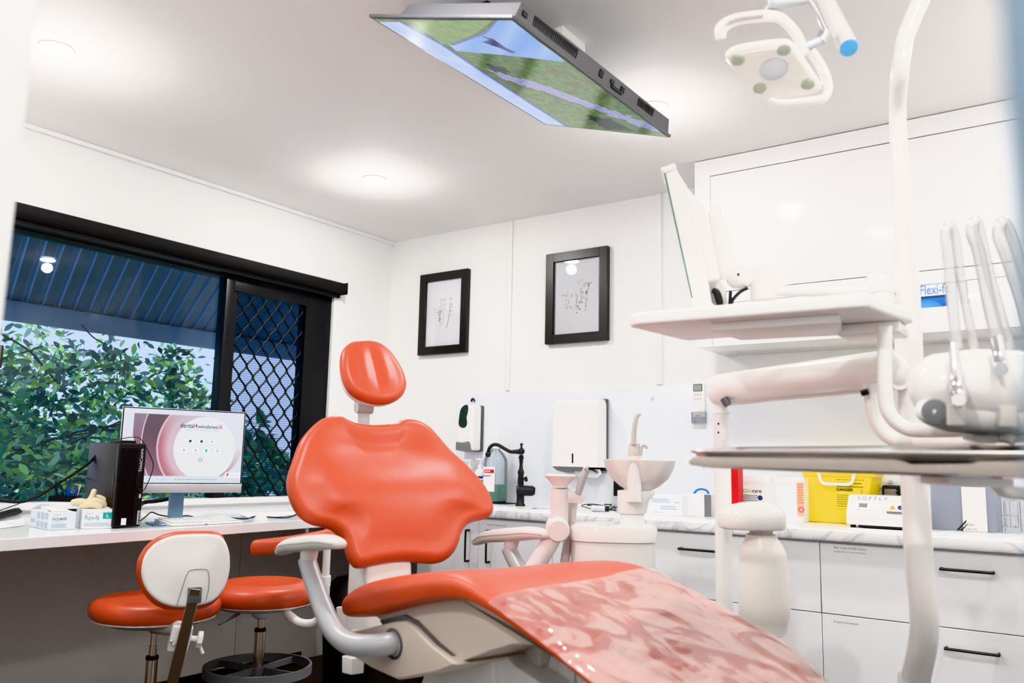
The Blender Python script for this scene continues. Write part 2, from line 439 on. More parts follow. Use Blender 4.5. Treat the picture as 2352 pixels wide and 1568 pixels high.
# ------------------------------------------------------------------ the setting
XR, YF = 4.45, -3.65           # right wall, front wall (with the doorway the view comes through)
struct(MB().box2((-.12, -5.6, -.06), (5.2, .1, 0)), 'floor', M['floor'])
struct(MB().box2((-.12, -5.6, HC), (5.2, .1, HC+.06)), 'ceiling', M['ceiling'])
struct(MB().box2((-.12, 0, 0), (XR+.1, .1, HC)), 'wall_back', M['wall'])
WY0, WY1, WZ0, WZ1 = -2.42, -.50, .925, 2.17
w = MB()
w.box2((-.12, YF, 0), (0, WY0, HC)); w.box2((-.12, WY1, 0), (0, 0, HC)); w.box2((-.12, WY0, .84), (0, WY1, WZ0)); w.box2((-.12, WY0, WZ1), (0, WY1, HC))
struct(w, 'wall_left', M['wall'])
w = MB(); w.box2((-.12, WY0, 0), (0, WY1, .838))
struct(w, 'wall_left_lower', M['underdesk'])
struct(MB().box2((XR, YF, 0), (XR+.1, 0, HC)), 'wall_right', M['wall'])
JL = 2.945; JR = 3.853
w = MB(); w.box2((-.12, YF-.1, 0), (JL-.02, YF, HC)); w.box2((JR+.02, YF-.1, 0), (XR+.1, YF, HC)); w.box2((JL-.02, YF-.1, 2.25), (JR+.02, YF, HC))
struct(w, 'wall_front', M['wall'])
w = MB(); w.box2((1.5, -5.6, 0), (5.2, -5.5, HC)); w.box2((1.5, -5.5, 0), (1.6, YF-.1, HC)); w.box2((5.1, -5.5, 0), (5.2, YF-.1, HC))
struct(w, 'wall_corridor', M['wall'])
# door lining the view looks through: white on one side, blue grey on the other
w = MB(); w.box2((JL-.03, YF-.12, 0), (JL, YF+.02, 2.25), .004); w.box2((JL-.09, YF, 0), (JL-.012, YF+.018, 2.3), .004)
struct(w, 'trim_1', M['white_trim'])
w = MB(); w.box2((JR, YF-.12, 0), (JR+.03, YF+.02, 2.25), .004); w.box2((JR+.0, YF-.135, 0), (JR+.09, YF-.10, 2.3), .004)
struct(w, 'trim_2', M['blue_trim'])
struct(MB().box2((JL-.03, YF-.12, 2.22), (JR+.03, YF+.02, 2.25), .004), 'trim_3', M['white_trim'])
# skirting
struct(MB().box2((0, YF, 0), (.012, -.62, .046)), 'baseboard_left', M['black_trim'])
# cornice strips and joint battens
struct(MB().box2((0, YF, HC-.022), (.022, 0, HC), .004), 'trim_4', M['wall'])
SPX = PY(1052, 905, -.012).x; SPZ = PY(1052, 905, -.012).z
struct(MB().box2((SPX, -.012, .9), (XR, 0, SPZ), .002), 'wall_back_splashback', M['splash'])
for i, px in enumerate((1166.5, 1514)):
    bx = PY(px, 800, -.01).x
    struct(MB().box2((bx-.016, -.012, SPZ+.012), (bx+.016, 0, HC), .003), 'trim_%d' % (5+i), M['batten'])
w = MB(); by = PX(556, 1300, .006).y
w.box2((0, by-.012, .05), (.008, by+.012, .836), .001)
struct(w, 'trim_7', M['underdesk'])

# ------------------------------------------------------------------ window
MY0, MY1 = -1.268, -1.212
win = thing('window_1', None, None, (-.06, -1.46, WZ0)); win['kind'] = 'structure'
w = MB()
w.box2((-.09, WY0, WZ1-.055), (-.03, WY1, WZ1), .003); w.box2((-.09, WY0, WZ0), (-.03, WY0+.03, WZ1), .003)
w.box2((-.09, -.70, WZ0), (-.02, WY1, WZ1), .003); w.box2((-.085, MY0, WZ0), (-.015, MY1, WZ1-.05), .004)
w.box2((-.07, MY1, WZ1-.12), (-.02, -.70, WZ1-.05), .003); w.box2((-.07, MY1, WZ0), (-.03, MY1+.03, WZ1-.06), .003)
build(w, 'window_frame', M['winframe'], win)
w = MB(); w.box2((-.11, WY0, WZ0-.03), (.025, WY1, WZ0), .004); build(w, 'window_sill', M['white_trim'], win)
w = MB(); w.box2((-.062, WY0+.03, WZ0), (-.058, MY0, WZ1-.055)); build(w, 'window_pane', M['glass'], win)
w = MB(); w.box2((-.082, MY1, WZ0), (-.078, -.70, WZ1-.055)); build(w, 'window_pane', M['glass'], win)
w = MB(); w.quad((-.05, MY1+.03, WZ0), (-.05, -.70, WZ0), (-.05, -.70, WZ1-.12), (-.05, MY1+.03, WZ1-.12)); build(w, 'insect_screen', M['insect'], win)
w = MB(); pitch_y = .094; P_z = .122; amp = pitch_y/2-.004; y0s = MY1+.03
k = 0; yy = y0s+pitch_y*.25
while yy < -.70:
    pts = []; z = WZ0
    while z < WZ1-.12:
        ph = 2*PI*z/P_z + (PI if k % 2 else 0)
        yv = yy + math.cos(ph)*amp/1.0*.5
        if y0s < yv < -.70: pts.append((-.036, yv, z))
        z += .0075
    if len(pts) > 4: w.tube(pts, .0052, 6)
    yy += pitch_y/2; k += 1
build(w, 'security_grille', M['mesh_black'], win)
w = MB(); w.box2((-.03, MY0-.02, 1.30), (.0, MY0+.012, 1.37), .006); build(w, 'window_latch', M['black'], win)
w = MB(); w.box2((-.03, WY0+.03, 1.50), (.0, WY0+.052, 1.60), .006); build(w, 'window_latch', M['black'], win)
# roller blind rolled up above it
bl = thing('roller_blind', 'rolled up black roller blind above the window', 'blind', (.05, -1.44, 2.16))
w = MB(); w.tube([(.052, -2.44, 2.188), (.052, -.475, 2.188)], .034, 24); build(w, 'rolled_fabric', M['fabric'], bl)
w = MB(); w.box2((-.015, WY0, 2.13), (.03, -.50, 2.20), .004); build(w, 'mounting_rail', M['black'], bl)
w = MB(); w.box2((.004, -.492, 2.13), (.03, -.478, 2.165), .003); w.box2((.0, -.474, 2.15), (.086, -.470, 2.224), .003); build(w, 'end_bracket', M['black'], bl)

# ------------------------------------------------------------------ outside
struct(MB().box2((-14, -12, -.2), (-.13, 9, -.15)), 'ground', M['grass'])
aw = thing('patio_awning', 'corrugated steel awning sloping down outside the window', 'awning', (-.6, -1.2, 1.9))
Dn = V((-1.29, .42, -.557)); Dn = Dn/abs(Dn.x)
Rp0 = V((-.13, 0, 2.35))
w = MB(); pit = .088; y = -6.0; xs = []
while y < 1.6:
    xs += [(y, 0), (y+pit*.62, 0), (y+pit*.70, .020), (y+pit*.92, .020)]; y += pit
for (ya, za), (yb, zb) in zip(xs, xs[1:]):
    a0 = Rp0+V((0, ya, za)); b0 = Rp0+V((0, yb, zb)); a1 = a0+Dn*.93; b1 = b0+Dn*.93
    w.quad(a0, b0, b1, a1)
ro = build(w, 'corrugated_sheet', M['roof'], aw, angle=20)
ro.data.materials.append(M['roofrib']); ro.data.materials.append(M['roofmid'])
for i, p in enumerate(ro.data.polygons): p.material_index = (0, 1, 2, 1)[i % 4]  # rib sides and tops take the colours with painted light
zt = PX(258, 727, -1.0).z; zb = PX(258, 768, -1.0).z
w = MB(); w.box2((-1.05, -6, zb), (-.985, 2.4, zt-.0), .004); build(w, 'beam', M['beam'], aw)
w = MB(); w.box2((-1.055, .35, -.2), (-.985, .42, zb)); build(w, 'post', M['beam'], aw)
# pale slatted screen at the far end of the patio
sl = MB()
for i in range(9):
    x = -.35-i*.13
    sl.box2((x-.03, 2.45, 1.70), (x+.03, 2.47, 2.45)); sl.box2((x-.03, 2.45, .9), (x+.03, 2.47, 1.58))
sl.box2((-1.5, 2.465, 1.58), (-.25, 2.49, 1.72)); sl.box2((-1.5, 2.465, -.15), (-1.44, 2.5, 2.45)); sl.box2((-.31, 2.465, -.15), (-.25, 2.5, 2.45))
tag(build(sl, 'slatted_screen', M['slat']), 'pale slatted screen at the far end of the patio', 'screen')
# citrus tree close to the glass
def leafset(cells, seed, size, cols, mb_cols):
    rnd = random.Random(seed); vs = []; fs = []; cs = []
    for P in cells:
        L = size*rnd.uniform(.7, 1.25); W = L*.42
        d = V((rnd.uniform(-1, 1), rnd.uniform(-1, 1), rnd.uniform(-.9, .5))).normalized()
        n = V((rnd.uniform(-.3, 1), rnd.uniform(-.8, .3), rnd.uniform(-.2, 1))).normalized()
        sd = d.cross(n)
        if sd.length < .2: continue
        sd.normalize(); n = sd.cross(d)
        c = rnd.choice(cols); f = rnd.uniform(.75, 1.25); c = tuple(lin(min(255, k*f)) for k in c)+(1,)
        b = len(vs); prof = [(0, 0), (.18, .55), (.42, 1), (.7, .8), (1, 0)]
        for t, wd in prof:
            p = P+d*(L*t)-n*(L*.18*t*t)
            if wd == 0: vs.append(p); cs.append(c)
            else:
                vs.append(p-sd*W*.5*wd+n*.1*W); vs.append(p); vs.append(p+sd*W*.5*wd+n*.1*W); cs += [c]*3
        i = b
        fs += [(i, i+1, i+2), (i, i+2, i+3), (i+1, i+4, i+5, i+2), (i+2, i+5, i+6, i+3), (i+4, i+7, i+8, i+5), (i+5, i+8, i+9, i+6), (i+7, i+10, i+8), (i+8, i+10, i+9)]
    return vs, fs, cs
def leaf_object(name, parent, cells, seed, size, cols):
    vs, fs, cs = leafset(cells, seed, size, cols, None)
    mi = wm(parent).inverted(); vs = [mi @ v for v in vs]
    me = bpy.data.meshes.new(name); me.from_pydata(vs, [], fs); me.update()
    at = me.color_attributes.new('Col', 'FLOAT_COLOR', 'POINT'); at.data.foreach_set('color', [k for c in cs for k in c])
    for p in me.polygons: p.use_smooth = True
    me.materials.append(M['leaf']); o = bpy.data.objects.new(name, me); return link(o, parent)
rnd = random.Random(11)
tree = thing('lemon_tree', 'leafy citrus tree with twigs and round fruit close outside the window', 'tree', (-1.9, -2.3, -.15))
def topline(px):       # upper edge of the crown as the window shows it
    pts = [(-60, 735), (40, 748), (110, 745), (200, 752), (300, 775), (380, 800), (445, 815), (480, 905), (520, 960), (560, 1030), (720, 1090)]
    for (a, b), (c, d) in zip(pts, pts[1:]):
        if a <= px <= c: return b+(d-b)*(px-a)/(c-a)
    return 1000
clusters = []
while len(clusters) < 520:
    px = rnd.uniform(-80, 470) if rnd.random() < .93 else rnd.uniform(470, 640); tp = topline(px)
    py = tp+8+(1180-tp)*rnd.random()**.85
    if nz(px/60, py/60, 3) < -.10: continue
    clusters.append((px, py, rnd.uniform(-2.3, -.75)))
cells = []
for px, py, X in clusters:
    c = PX(px, py, X)
    for k in range(rnd.randint(8, 14)):
        cells.append(c+V((rnd.gauss(0, .07), rnd.gauss(0, .085), rnd.gauss(0, .06))))
for k in range(60):
    px = rnd.uniform(380, 450); py = rnd.uniform(795, 880); cells.append(PX(px, py, -1.0))
leaf_object('foliage', tree, cells, 5, .074, [(70, 122, 96), (86, 144, 100), (56, 104, 92), (112, 168, 104), (140, 192, 106), (180, 218, 100), (48, 88, 84), (160, 196, 170), (60, 110, 100)])
w = MB()
tr0 = V((-1.7, -2.5, -.15))
w.tube([tr0, tr0+V((.0, .05, .5)), tr0+V((.05, .1, .95))], [.06, .05, .04], 8, 4)
for k in range(46):
    px, py, X = clusters[k*5]; e = PX(px, py, X); s0 = tr0+V((.05, .1, rnd.uniform(.6, 1.0)))
    m = (s0+e)/2+V((rnd.uniform(-.2, .2), rnd.uniform(-.25, .25), rnd.uniform(-.05, .3)))
    w.tube([s0, m, e], [.014, .009, .004], 5, 6)
w.tube([PX(0, 765, -.9), PX(60, 800, -.9), PX(90, 830, -1.0), PX(150, 900, -1.2)], .006, 5, 5)
w.tube([PX(187, 745, -.9), PX(215, 775, -.9), PX(250, 800, -1.1), PX(300, 880, -1.2)], .005, 5, 5)
w.tube([PX(395, 850, -1), PX(370, 855, -1.1), PX(330, 875, -1.2), PX(250, 940, -1.4)], .005, 5, 5)
build(w, 'branch', M['bark'], tree)
for px, py, r in ((398, 853, .024), (388, 883, .022), (213, 985, .026), (165, 960, .026), (255, 1040, .026)):
    build(MB().sphere(PX(px, py, -.95), r, (1, 1, 1.1)), 'fruit', M['lemon'], tree)
# softer growth far behind
hg = thing('garden_hedge', 'distant green hedge behind the citrus tree', 'hedge', (-7, 0, -.15))
w = MB(); rr = random.Random(3); cells = []
for k in range(26):
    c = V((-7+rr.uniform(-.8, .8), -1+k*.33, rr.uniform(.6, 1.5)))
    c.z = min(c.z, PX(430, 905 if c.y < 2.6 else 870, c.x).z-.35)
    for q in range(90):
        d = V((rr.gauss(0, 1), rr.gauss(0, 1), rr.gauss(0, 1))).normalized(); cells.append(c+d*rr.uniform(.25, .5))
leaf_object('foliage', hg, cells, 8, .34, [(70, 110, 84), (88, 128, 92), (60, 96, 84), (110, 150, 100), (78, 110, 110)])

# ------------------------------------------------------------------ downlights
def downlight(x, y, label, watts, spill):
    d = thing('downlight', label, 'ceiling light', (x, y, HC), group='ceiling downlights')
    o = V((x, y, HC))
    build(MB().lathe([(.062, 0), (.060, -.006), (.050, -.008), (.047, -.003), (.047, 0)], o), 'trim_ring', M['white_trim'], d)
    build(MB().lathe([(.046, -.001), (.042, -.010), (.030, -.016), (.012, -.019), (0, -.0195)], o), 'lens', M['lens'], d)
    L = bpy.data.lights.new('downlight_lamp', 'AREA'); L.shape = 'DISK'; L.size = .10; L.energy = watts; L.color = (1, .985, .965)
    lo = bpy.data.objects.new('downlight_lamp', L); lo.location = (0, 0, -.026); link(lo, d)
    if spill:
        L = bpy.data.lights.new('added_ceiling_glow', 'POINT'); L.shadow_soft_size = .035; L.energy = spill; L.color = (1, .98, .96)  # extra lamp added under the lens to brighten the ceiling like bloom
        lo = bpy.data.objects.new('added_ceiling_glow', L); lo.location = (0, 0, -.085); link(lo, d)
DL = 12
downlight(.841, -2.661, 'ceiling downlight over the desk, nearest the doorway', DL, 9)
downlight(.818, -1.011, 'ceiling downlight over the far corner of the room', DL, 6.5)
downlight(2.432, -1.041, 'ceiling downlight beside the end of the ceiling television', DL, 5.5)
downlight(2.50, -2.75, 'ceiling downlight above the foot of the dental chair', DL, 6.5)
downlight(4.03, -1.041, 'ceiling downlight above the drawers', DL, 6.5)
downlight(4.03, -2.75, 'ceiling downlight near the door', DL, 6.5)
downlight(3.4, -4.7, 'unseen corridor downlight added to brighten the near sides', 45, 20)  # lamp added behind the view to light the surfaces facing it

SL = bpy.data.lights.new('Sun', 'SUN'); SL.energy = 4.5; SL.angle = math.radians(12); SL.color = (1, .98, .93)
so = bpy.data.objects.new('Sun', SL); COL.objects.link(so); so.location = (-3, 4, 6)
so.rotation_euler = V((-.30, -.75, -.85)).to_track_quat('-Z', 'Y').to_euler()
# ------------------------------------------------------------------ world, camera
wld = bpy.data.worlds.new('World'); SC.world = wld; wld.use_nodes = True
bg = wld.node_tree.nodes['Background']; nt = wld.node_tree
tc = nt.nodes.new('ShaderNodeTexCoord'); sp = nt.nodes.new('ShaderNodeSeparateXYZ'); cr = nt.nodes.new('ShaderNodeValToRGB')
e = cr.color_ramp.elements; e[0].position = 0.0; e[0].color = rgb(214, 221, 240); e[1].position = .5; e[1].color = rgb(190, 208, 238)
nt.links.new(tc.outputs['Generated'], sp.inputs[0]); nt.links.new(sp.outputs[2], cr.inputs[0]); nt.links.new(cr.outputs[0], bg.inputs[0])
bg.inputs[1].default_value = 3.6
cd = bpy.data.cameras.new('Camera'); cam = bpy.data.objects.new('Camera', cd); COL.objects.link(cam)
cam.matrix_world = basis(RT, UP, -FW, CAM)
cd.sensor_width = 36; cd.lens = 36*FPX/IW; cd.clip_start = .02; cd.clip_end = 100
cd.dof.use_dof = True; cd.dof.focus_distance = 3.5; cd.dof.aperture_fstop = 3.1
SC.camera = cam
SC.view_settings.view_transform = 'Khronos PBR Neutral'; SC.view_settings.look = 'None'; SC.view_settings.exposure = -0.05; SC.view_settings.gamma = 1.0
SC.cycles.use_denoising = True; SC.cycles.use_adaptive_sampling = True; SC.cycles.adaptive_threshold = .015; SC.cycles.max_bounces = 8; SC.cycles.diffuse_bounces = 5; SC.cycles.glossy_bounces = 4; SC.cycles.transparent_max_bounces = 14
SC.cycles.sample_clamp_indirect = 6; SC.cycles.caustics_reflective = False; SC.cycles.caustics_refractive = False
# ------------------------------------------------------------------ ceiling television
A = PZ(857, 43, 2.465); Dq = PZ(1258, 292, 2.465); B = PZ(1165, 37, 2.295); Cq = PZ(1535, 310, 2.295)
t_ax = ((Dq-A)+(Cq-B)); lt = t_ax.length/2; t_ax.normalize()
s_ax = ((B-A)+(Cq-Dq)); s_ax = s_ax - t_ax*s_ax.dot(t_ax); ls = s_ax.length/2; s_ax.normalize()
cen = (A+B+Cq+Dq)/4; up_n = t_ax.cross(s_ax)
if up_n.z < 0: up_n = -up_n
tv = thing('ceiling_television', 'flat television tilted under the ceiling showing a green landscape', 'television', cen+up_n*.05)
def TV(s, t, h): return cen + s_ax*(s*ls) + t_ax*(t*lt) + up_n*h       # s,t in -.5...5
w = MB(); w.prism([TV(-.5, -.5, 0), TV(.5, -.5, 0), TV(.5, .5, 0), TV(-.5, .5, 0)], up_n*.010, .002); build(w, 'screen_bezel', M['tvcase'], tv)
w = MB(); w.loft([[TV(-.30, -.485, .010), TV(.49, -.485, .010), TV(.49, .485, .010), TV(-.30, .485, .010)], [TV(-.27, -.47, .052), TV(.485, -.47, .056), TV(.485, .47, .056), TV(-.27, .47, .052)]])
build(w, 'rear_housing', M['tvcase'], tv)
w = MB()
for k in range(28): t = -.40+k*.0085; w.box2((-.0016, -.014, 0), (.0016, .014, .0015), 0, 1, basis(t_ax, up_n, s_ax, TV(.488, t, .036)))
build(w, 'vent', M['black'], tv); w = MB()
for k in range(14): t = .235+k*.0085; w.box2((-.0016, -.012, 0), (.0016, .012, .0015), 0, 1, basis(t_ax, up_n, s_ax, TV(.488, t, .036)))
build(w, 'vent', M['black'], tv)
w = MB()
for t, hh in ((-.445, .008), (-.02, .012), (.05, .007), (.12, .010)): w.box2((-.012, -hh, -.002), (.012, hh, .002), .002, 1, basis(t_ax, up_n, s_ax, TV(.49, t, .034)))
w.box2((-.035, -.006, -.002), (.035, .006, .003), .002, 1, basis(t_ax, up_n, s_ax, TV(.49, .085, .022)))
build(w, 'socket_panel', M['black'], tv)
w = MB(); c0 = TV(-.22, -.05, .05); w.box2((c0.x-.05, c0.y-.13, 2.58), (c0.x+.05, c0.y+.13, HC), .004)
w.tube([(c0.x-.02, c0.y-.1, 2.575), TV(-.22, -.12, .052)], .018, 8); w.tube([(c0.x-.02, c0.y+.1, 2.575), TV(-.22, .06, .052)], .018, 8)
build(w, 'ceiling_bracket', M['black'], tv)
def inpoly(x, y, p):
    r = False; j = len(p)-1
    for i in range(len(p)):
        if (p[i][1] > y) != (p[j][1] > y) and x < (p[j][0]-p[i][0])*(y-p[i][1])/(p[j][1]-p[i][1])+p[i][0]: r = not r
        j = i
    return r
def segd(x, y, p):
    best = 1e9; bt = 0
    for i, ((ax, ay), (bx, by)) in enumerate(zip(p, p[1:])):
        dx, dy = bx-ax, by-ay; t = max(0, min(1, ((x-ax)*dx+(y-ay)*dy)/(dx*dx+dy*dy)))
        d = math.hypot(x-ax-dx*t, y-ay-dy*t)
        if d < best: best = d; bt = i+t
    return best, bt
# landscape on the screen: layout in the panel's own plane, u across the short side, v along the long side
def tvuv(x, y):          # control points of the picture, read off the panel
    P = pl(840+x/3.267, y/3.267, cen, up_n)-cen
    return (P.dot(s_ax)/ls+.5, P.dot(t_ax)/lt+.5)
Tsky = [tvuv(*p) for p in ((60, 150), (215, 150), (545, 325), (870, 545), (1200, 760), (1500, 955), (1365, 950))]
Tedge = [tvuv(*p) for p in ((225, 150), (545, 325), (870, 545), (1200, 760), (1510, 958))]
Thill = [tvuv(*p) for p in ((320, 148), (960, 130), (820, 235), (620, 320), (545, 322))]
Twedge = [tvuv(*p) for p in ((1085, 125), (985, 130), (870, 230), (600, 322), (660, 372), (1080, 410), (1510, 458), (1290, 290))]
Tbird = [tvuv(*p) for p in ((845, 252), (945, 280), (1040, 345), (1130, 388), (1085, 388), (1000, 352), (855, 303), (915, 288))]
Tpath = [tvuv(*p) for p in ((1010, 560), (1160, 610), (1340, 660), (1560, 745), (1800, 830), (2160, 960))]
Tdark = [tvuv(*p) for p in ((880, 470), (1000, 490), (1090, 550), (960, 545))]
Ttrees = [tvuv(*p) for p in ((1640, 860), (1850, 900), (2060, 1000), (1800, 970))]
def tvpic(u, v):
    n1 = nz(u*26, v*34); n2 = .7*nz(u*70, v*95, 4)+.6*nz(u*160, v*210, 2); n3 = nz(u*9, v*14, 9)
    if inpoly(u, v, Tsky):
        c = mixc((176, 204, 255), (206, 222, 255), .5+.5*n3)
    elif inpoly(u, v, Tbird): c = (58, 66, 128)
    elif inpoly(u, v, Twedge):
        c = mixc((126, 172, 240), (168, 202, 252), .5+.5*math.sin(40*(u*.5+v)))
        d, _ = segd(u, v, [tvuv(960, 130), tvuv(870, 230), tvuv(620, 322)])
        if d < .012: c = (88, 110, 170)
    elif inpoly(u, v, Thill): c = mixc((104, 136, 74), (140, 168, 108), .5+.5*n1+.3*n2)
    else:
        d, t = segd(u, v, Tpath)
        c = mixc((58, 90, 46), (104, 142, 70), .5+.55*n1+.4*n2)
        if n3 > .25: c = mixc(c, (92, 84, 72), .6)
        if d < .05+.03*n1: c = mixc((176, 176, 222), (110, 116, 160), .5+.8*n2)
        if inpoly(u+.03*n1+.02*n2, v+.03*nz(u*22+5, v*30), Tdark) or inpoly(u+.03*n1, v+.03*nz(u*22+5, v*30), Ttrees): c = mixc((20, 30, 24), (44, 58, 44), .5+n2)
        de, _ = segd(u, v, Tedge)
        if de < .028: c = mixc((66, 58, 58), (96, 100, 72), .5+n2)
        c = mixc(c, (200, 206, 210), max(0, min(.35, (v-.75)*1.2*(u))))  # whitish haze of room light painted into the picture
    de, _ = segd(u, v, Tedge)
    if de < .010: c = (80, 110, 210)
    return c
e = .012
painted('picture', tv, TV(-.5+e*1.8, -.5+e, -.001), TV(.5-e*1.2, -.5+e, -.001), TV(.5-e*1.2, .5-e, -.001), TV(-.5+e*1.8, .5-e, -.001), 170, 300, tvpic, M['screen'])
o = PZ(1308, 92, 2.585)
w = MB(); w.box2((-.02, -.075, -.02), (.02, .075, .015), .005, 2, basis((1, 0, 0), (0, 1, 0), (0, 0, 1), (o.x, o.y, 2.585)))
tag(build(w, 'cable_cover', M['plastic']), 'short white cable cover on the ceiling behind the television', 'cable cover')

# ------------------------------------------------------------------ framed prints
def frame_print(TL, TR, BR, label, strokes, blobs, side):
    yf = -.032
    a, b, c = PY(*TL, yf), PY(*TR, yf), PY(*BR, yf)
    x0, x1 = a.x, c.x; z1, z0 = (a.z+b.z)/2, c.z; W = x1-x0; H = z1-z0; bw = .052
    t = thing('framed_print', label, 'picture', ((x0+x1)/2, -.016, z0), group='framed prints')
    m = MB()
    for lo, hi in (((x0, yf, z0), (x0+bw, -.002, z1)), ((x1-bw, yf, z0), (x1, -.002, z1)), ((x0+bw-.001, yf, z1-bw), (x1-bw+.001, -.002, z1)), ((x0+bw-.001, yf, z0), (x1-bw+.001, -.002, z0+bw))): m.box2(lo, hi, .0015, 1)
    build(m, 'frame', M['frameblack'], t)
    def art(u, v):
        c = (232, 234, 240)
        for (xa, ya, xb, yb, wd, col) in strokes:
            d, _ = segd(u*W/H, v, [(xa*W/H, ya), (xb*W/H, yb)])
            if d < wd: c = mixc(c, col, .85)
        for (bx, by, r, col) in blobs:
            d = math.hypot((u-bx)*W/H, v-by)*(1+.5*nz(u*60, v*60))
            if d < r: c = mixc(col, c, (d/r)**2*.7)
        return c
    ys = -.014
    painted('print', t, (x0+bw-.002, ys, z0+bw-.002), (x1-bw+.002, ys, z0+bw-.002), (x1-bw+.002, ys, z1-bw+.002), (x0+bw-.002, ys, z1-bw+.002), 90, 140, art, M['print'])
    m = MB(); m.quad((x0+bw, ys-.004, z0+bw), (x1-bw, ys-.004, z0+bw), (x1-bw, ys-.004, z1-bw), (x0+bw, ys-.004, z1-bw)); build(m, 'glass', M['picglass'], t)
rs = random.Random(4)
def sprig(cx, cy, n, sx, sy, cols): return [(cx+rs.gauss(0, sx), cy+rs.gauss(0, sy), rs.uniform(.006, .016), rs.choice(cols)) for _ in range(n)]
GR = [(150, 160, 140), (100, 110, 110), (176, 170, 150), (190, 170, 150)]
S1 = [(.40, .70, .53, .71, .006, (200, 180, 160)), (.40, .70, .38, .42, .004, (205, 180, 160)), (.53, .71, .47, .33, .005, (204, 182, 160)), (.38, .62, .50, .62, .004, (214, 196, 180)), (.45, .70, .40, .26, .005, (222, 196, 180)),
      (.66, .70, .70, .70, .02, (216, 206, 186)), (.67, .66, .66, .46, .010, (214, 200, 176)), (.66, .47, .58, .27, .008, (160, 150, 140))]
B1 = [(.39, .46, .022, (236, 190, 176)), (.38, .40, .018, (240, 204, 192)), (.41, .33, .016, (232, 180, 170)), (.67, .52, .022, (238, 190, 180)), (.73, .52, .014, (240, 200, 190)), (.62, .47, .012, (228, 196, 180))]+sprig(.36, .50, 14, .05, .05, GR)+sprig(.38, .37, 8, .05, .04, GR)+sprig(.68, .58, 8, .03, .04, GR)
frame_print((965, 632), (1077, 615), (1069, 808), 'black framed dental print nearer the window with two pale instruments', S1, B1, 0)
S2 = [(.30, .62, .30, .52, .004, (196, 190, 190)), (.42, .62, .52, .42, .005, (206, 200, 196)), (.50, .52, .48, .38, .012, (196, 190, 180)), (.58, .60, .60, .44, .014, (200, 196, 190)), (.60, .63, .64, .68, .02, (226, 222, 218)), (.50, .70, .56, .66, .006, (180, 176, 170)), (.68, .30, .70, .46, .012, (186, 188, 196)),
      (.70, .50, .76, .64, .006, (140, 140, 146)), (.68, .66, .80, .66, .008, (150, 150, 156)), (.36, .36, .44, .30, .004, (210, 205, 200)), (.54, .70, .62, .72, .01, (214, 210, 206))]
B2 = [(.28, .36, .026, (238, 196, 190)), (.52, .34, .026, (240, 190, 188)), (.57, .42, .014, (96, 104, 120)), (.61, .41, .012, (110, 116, 130)), (.70, .55, .012, (110, 112, 126)), (.50, .28, .012, (90, 110, 110)), (.36, .52, .018, (244, 220, 214)), (.56, .68, .03, (228, 224, 222))]+sprig(.27, .46, 14, .05, .06, [(180, 180, 150), (196, 190, 160), (170, 176, 160)])+sprig(.5, .36, 8, .07, .04, GR)+sprig(.70, .58, 10, .035, .06, [(130, 132, 140), (100, 104, 116)])
frame_print((1254, 584), (1394, 564), (1394, 780), 'black framed dental print nearer the wall cabinets with four pale instruments', S2, B2, 1)

# ------------------------------------------------------------------ wall cabinets
UX0 = PY(1600, 500, -.34).x; UZ0 = 1.694; UY = -.34
uc = thing('wall_cabinet', 'white wall cabinet reaching the ceiling above the benchtop', 'wall cabinet', ((UX0+XR)/2, UY/2, UZ0))
dz1 = PY(1632, 405, UY-.02).z; dz0 = PY(1790, 655, UY-.02).z; dx0 = PY(1632, 500, UY-.02).x; fz = PY(1900, 672, UY-.02).z
w = MB(); w.box2((UX0, UY, UZ0), (XR-.002, -.002, HC-.002), .002)
w.box2((UX0, UY-.018, UZ0), (dx0-.0018, UY, HC-.004), .001); w.box2((dx0-.004, UY-.018, dz1+.004), (XR-.002, UY, HC-.004), .001); w.box2((dx0-.004, UY-.012, fz), (XR-.002, UY, dz0-.003), .001)
build(w, 'carcass', M['gloss_lam'], uc)
w = MB(); w.box2((dx0, UY-.016, dz0), (XR-.01, UY, dz1), .0015); build(w, 'door', M['gloss_lam'], uc)
sx0, sx1 = PY(2040, 680, UY).x, PY(2224, 680, UY).x; sz0, sz1 = PY(2145, 708, UY).z, PY(2145, 652, UY).z
w = MB()
w.box2((dx0, UY-.018, UZ0), (sx0, UY, fz-.004), .001); w.box2((sx1, UY-.018, UZ0), (XR-.01, UY, fz-.004), .001)
w.box2((sx0, UY-.018, UZ0), (sx1, UY, sz0), .001); w.box2((sx0, UY-.018, sz1), (sx1, UY, fz-.004), .001)
build(w, 'lower_flap', M['gloss_lam'], uc)
w = MB(); w.box2((dx0, UY-.004, fz-.0045), (XR-.01, UY, fz+.001)); w.box2((dx0-.004, UY-.006, dz1), (XR-.01, UY, dz1+.0045)); build(w, 'gap_shade_strip', M['greyplastic'], uc)  # solid grey strips coloured as the shade in the door gaps
gb = thing('glove_box', 'glove box with a blue glove picture in the wall cabinet slot', 'box', ((sx0+sx1)/2, UY-.008, sz0))
w = MB(); w.box2((sx0+.002, UY-.013, sz0+.0005), (sx1-.002, UY-.001, sz1-.001), .001); build(w, 'carton', M['card'], gb)
def glovepic(u, v):
    c = mixc((16, 84, 160), (28, 120, 200), v)
    d = math.hypot((u-.42)*1.8, v+.1)
    if d < .75: c = mixc((96, 176, 236), (40, 130, 206), d/.75+.2*nz(u*20, v*6))
    if v > .75: c = (30, 60, 110)
    return c
hz = (sz1-sz0)
gx0 = PY(2112, 690, UY).x; gx1 = PY(2178, 690, UY).x
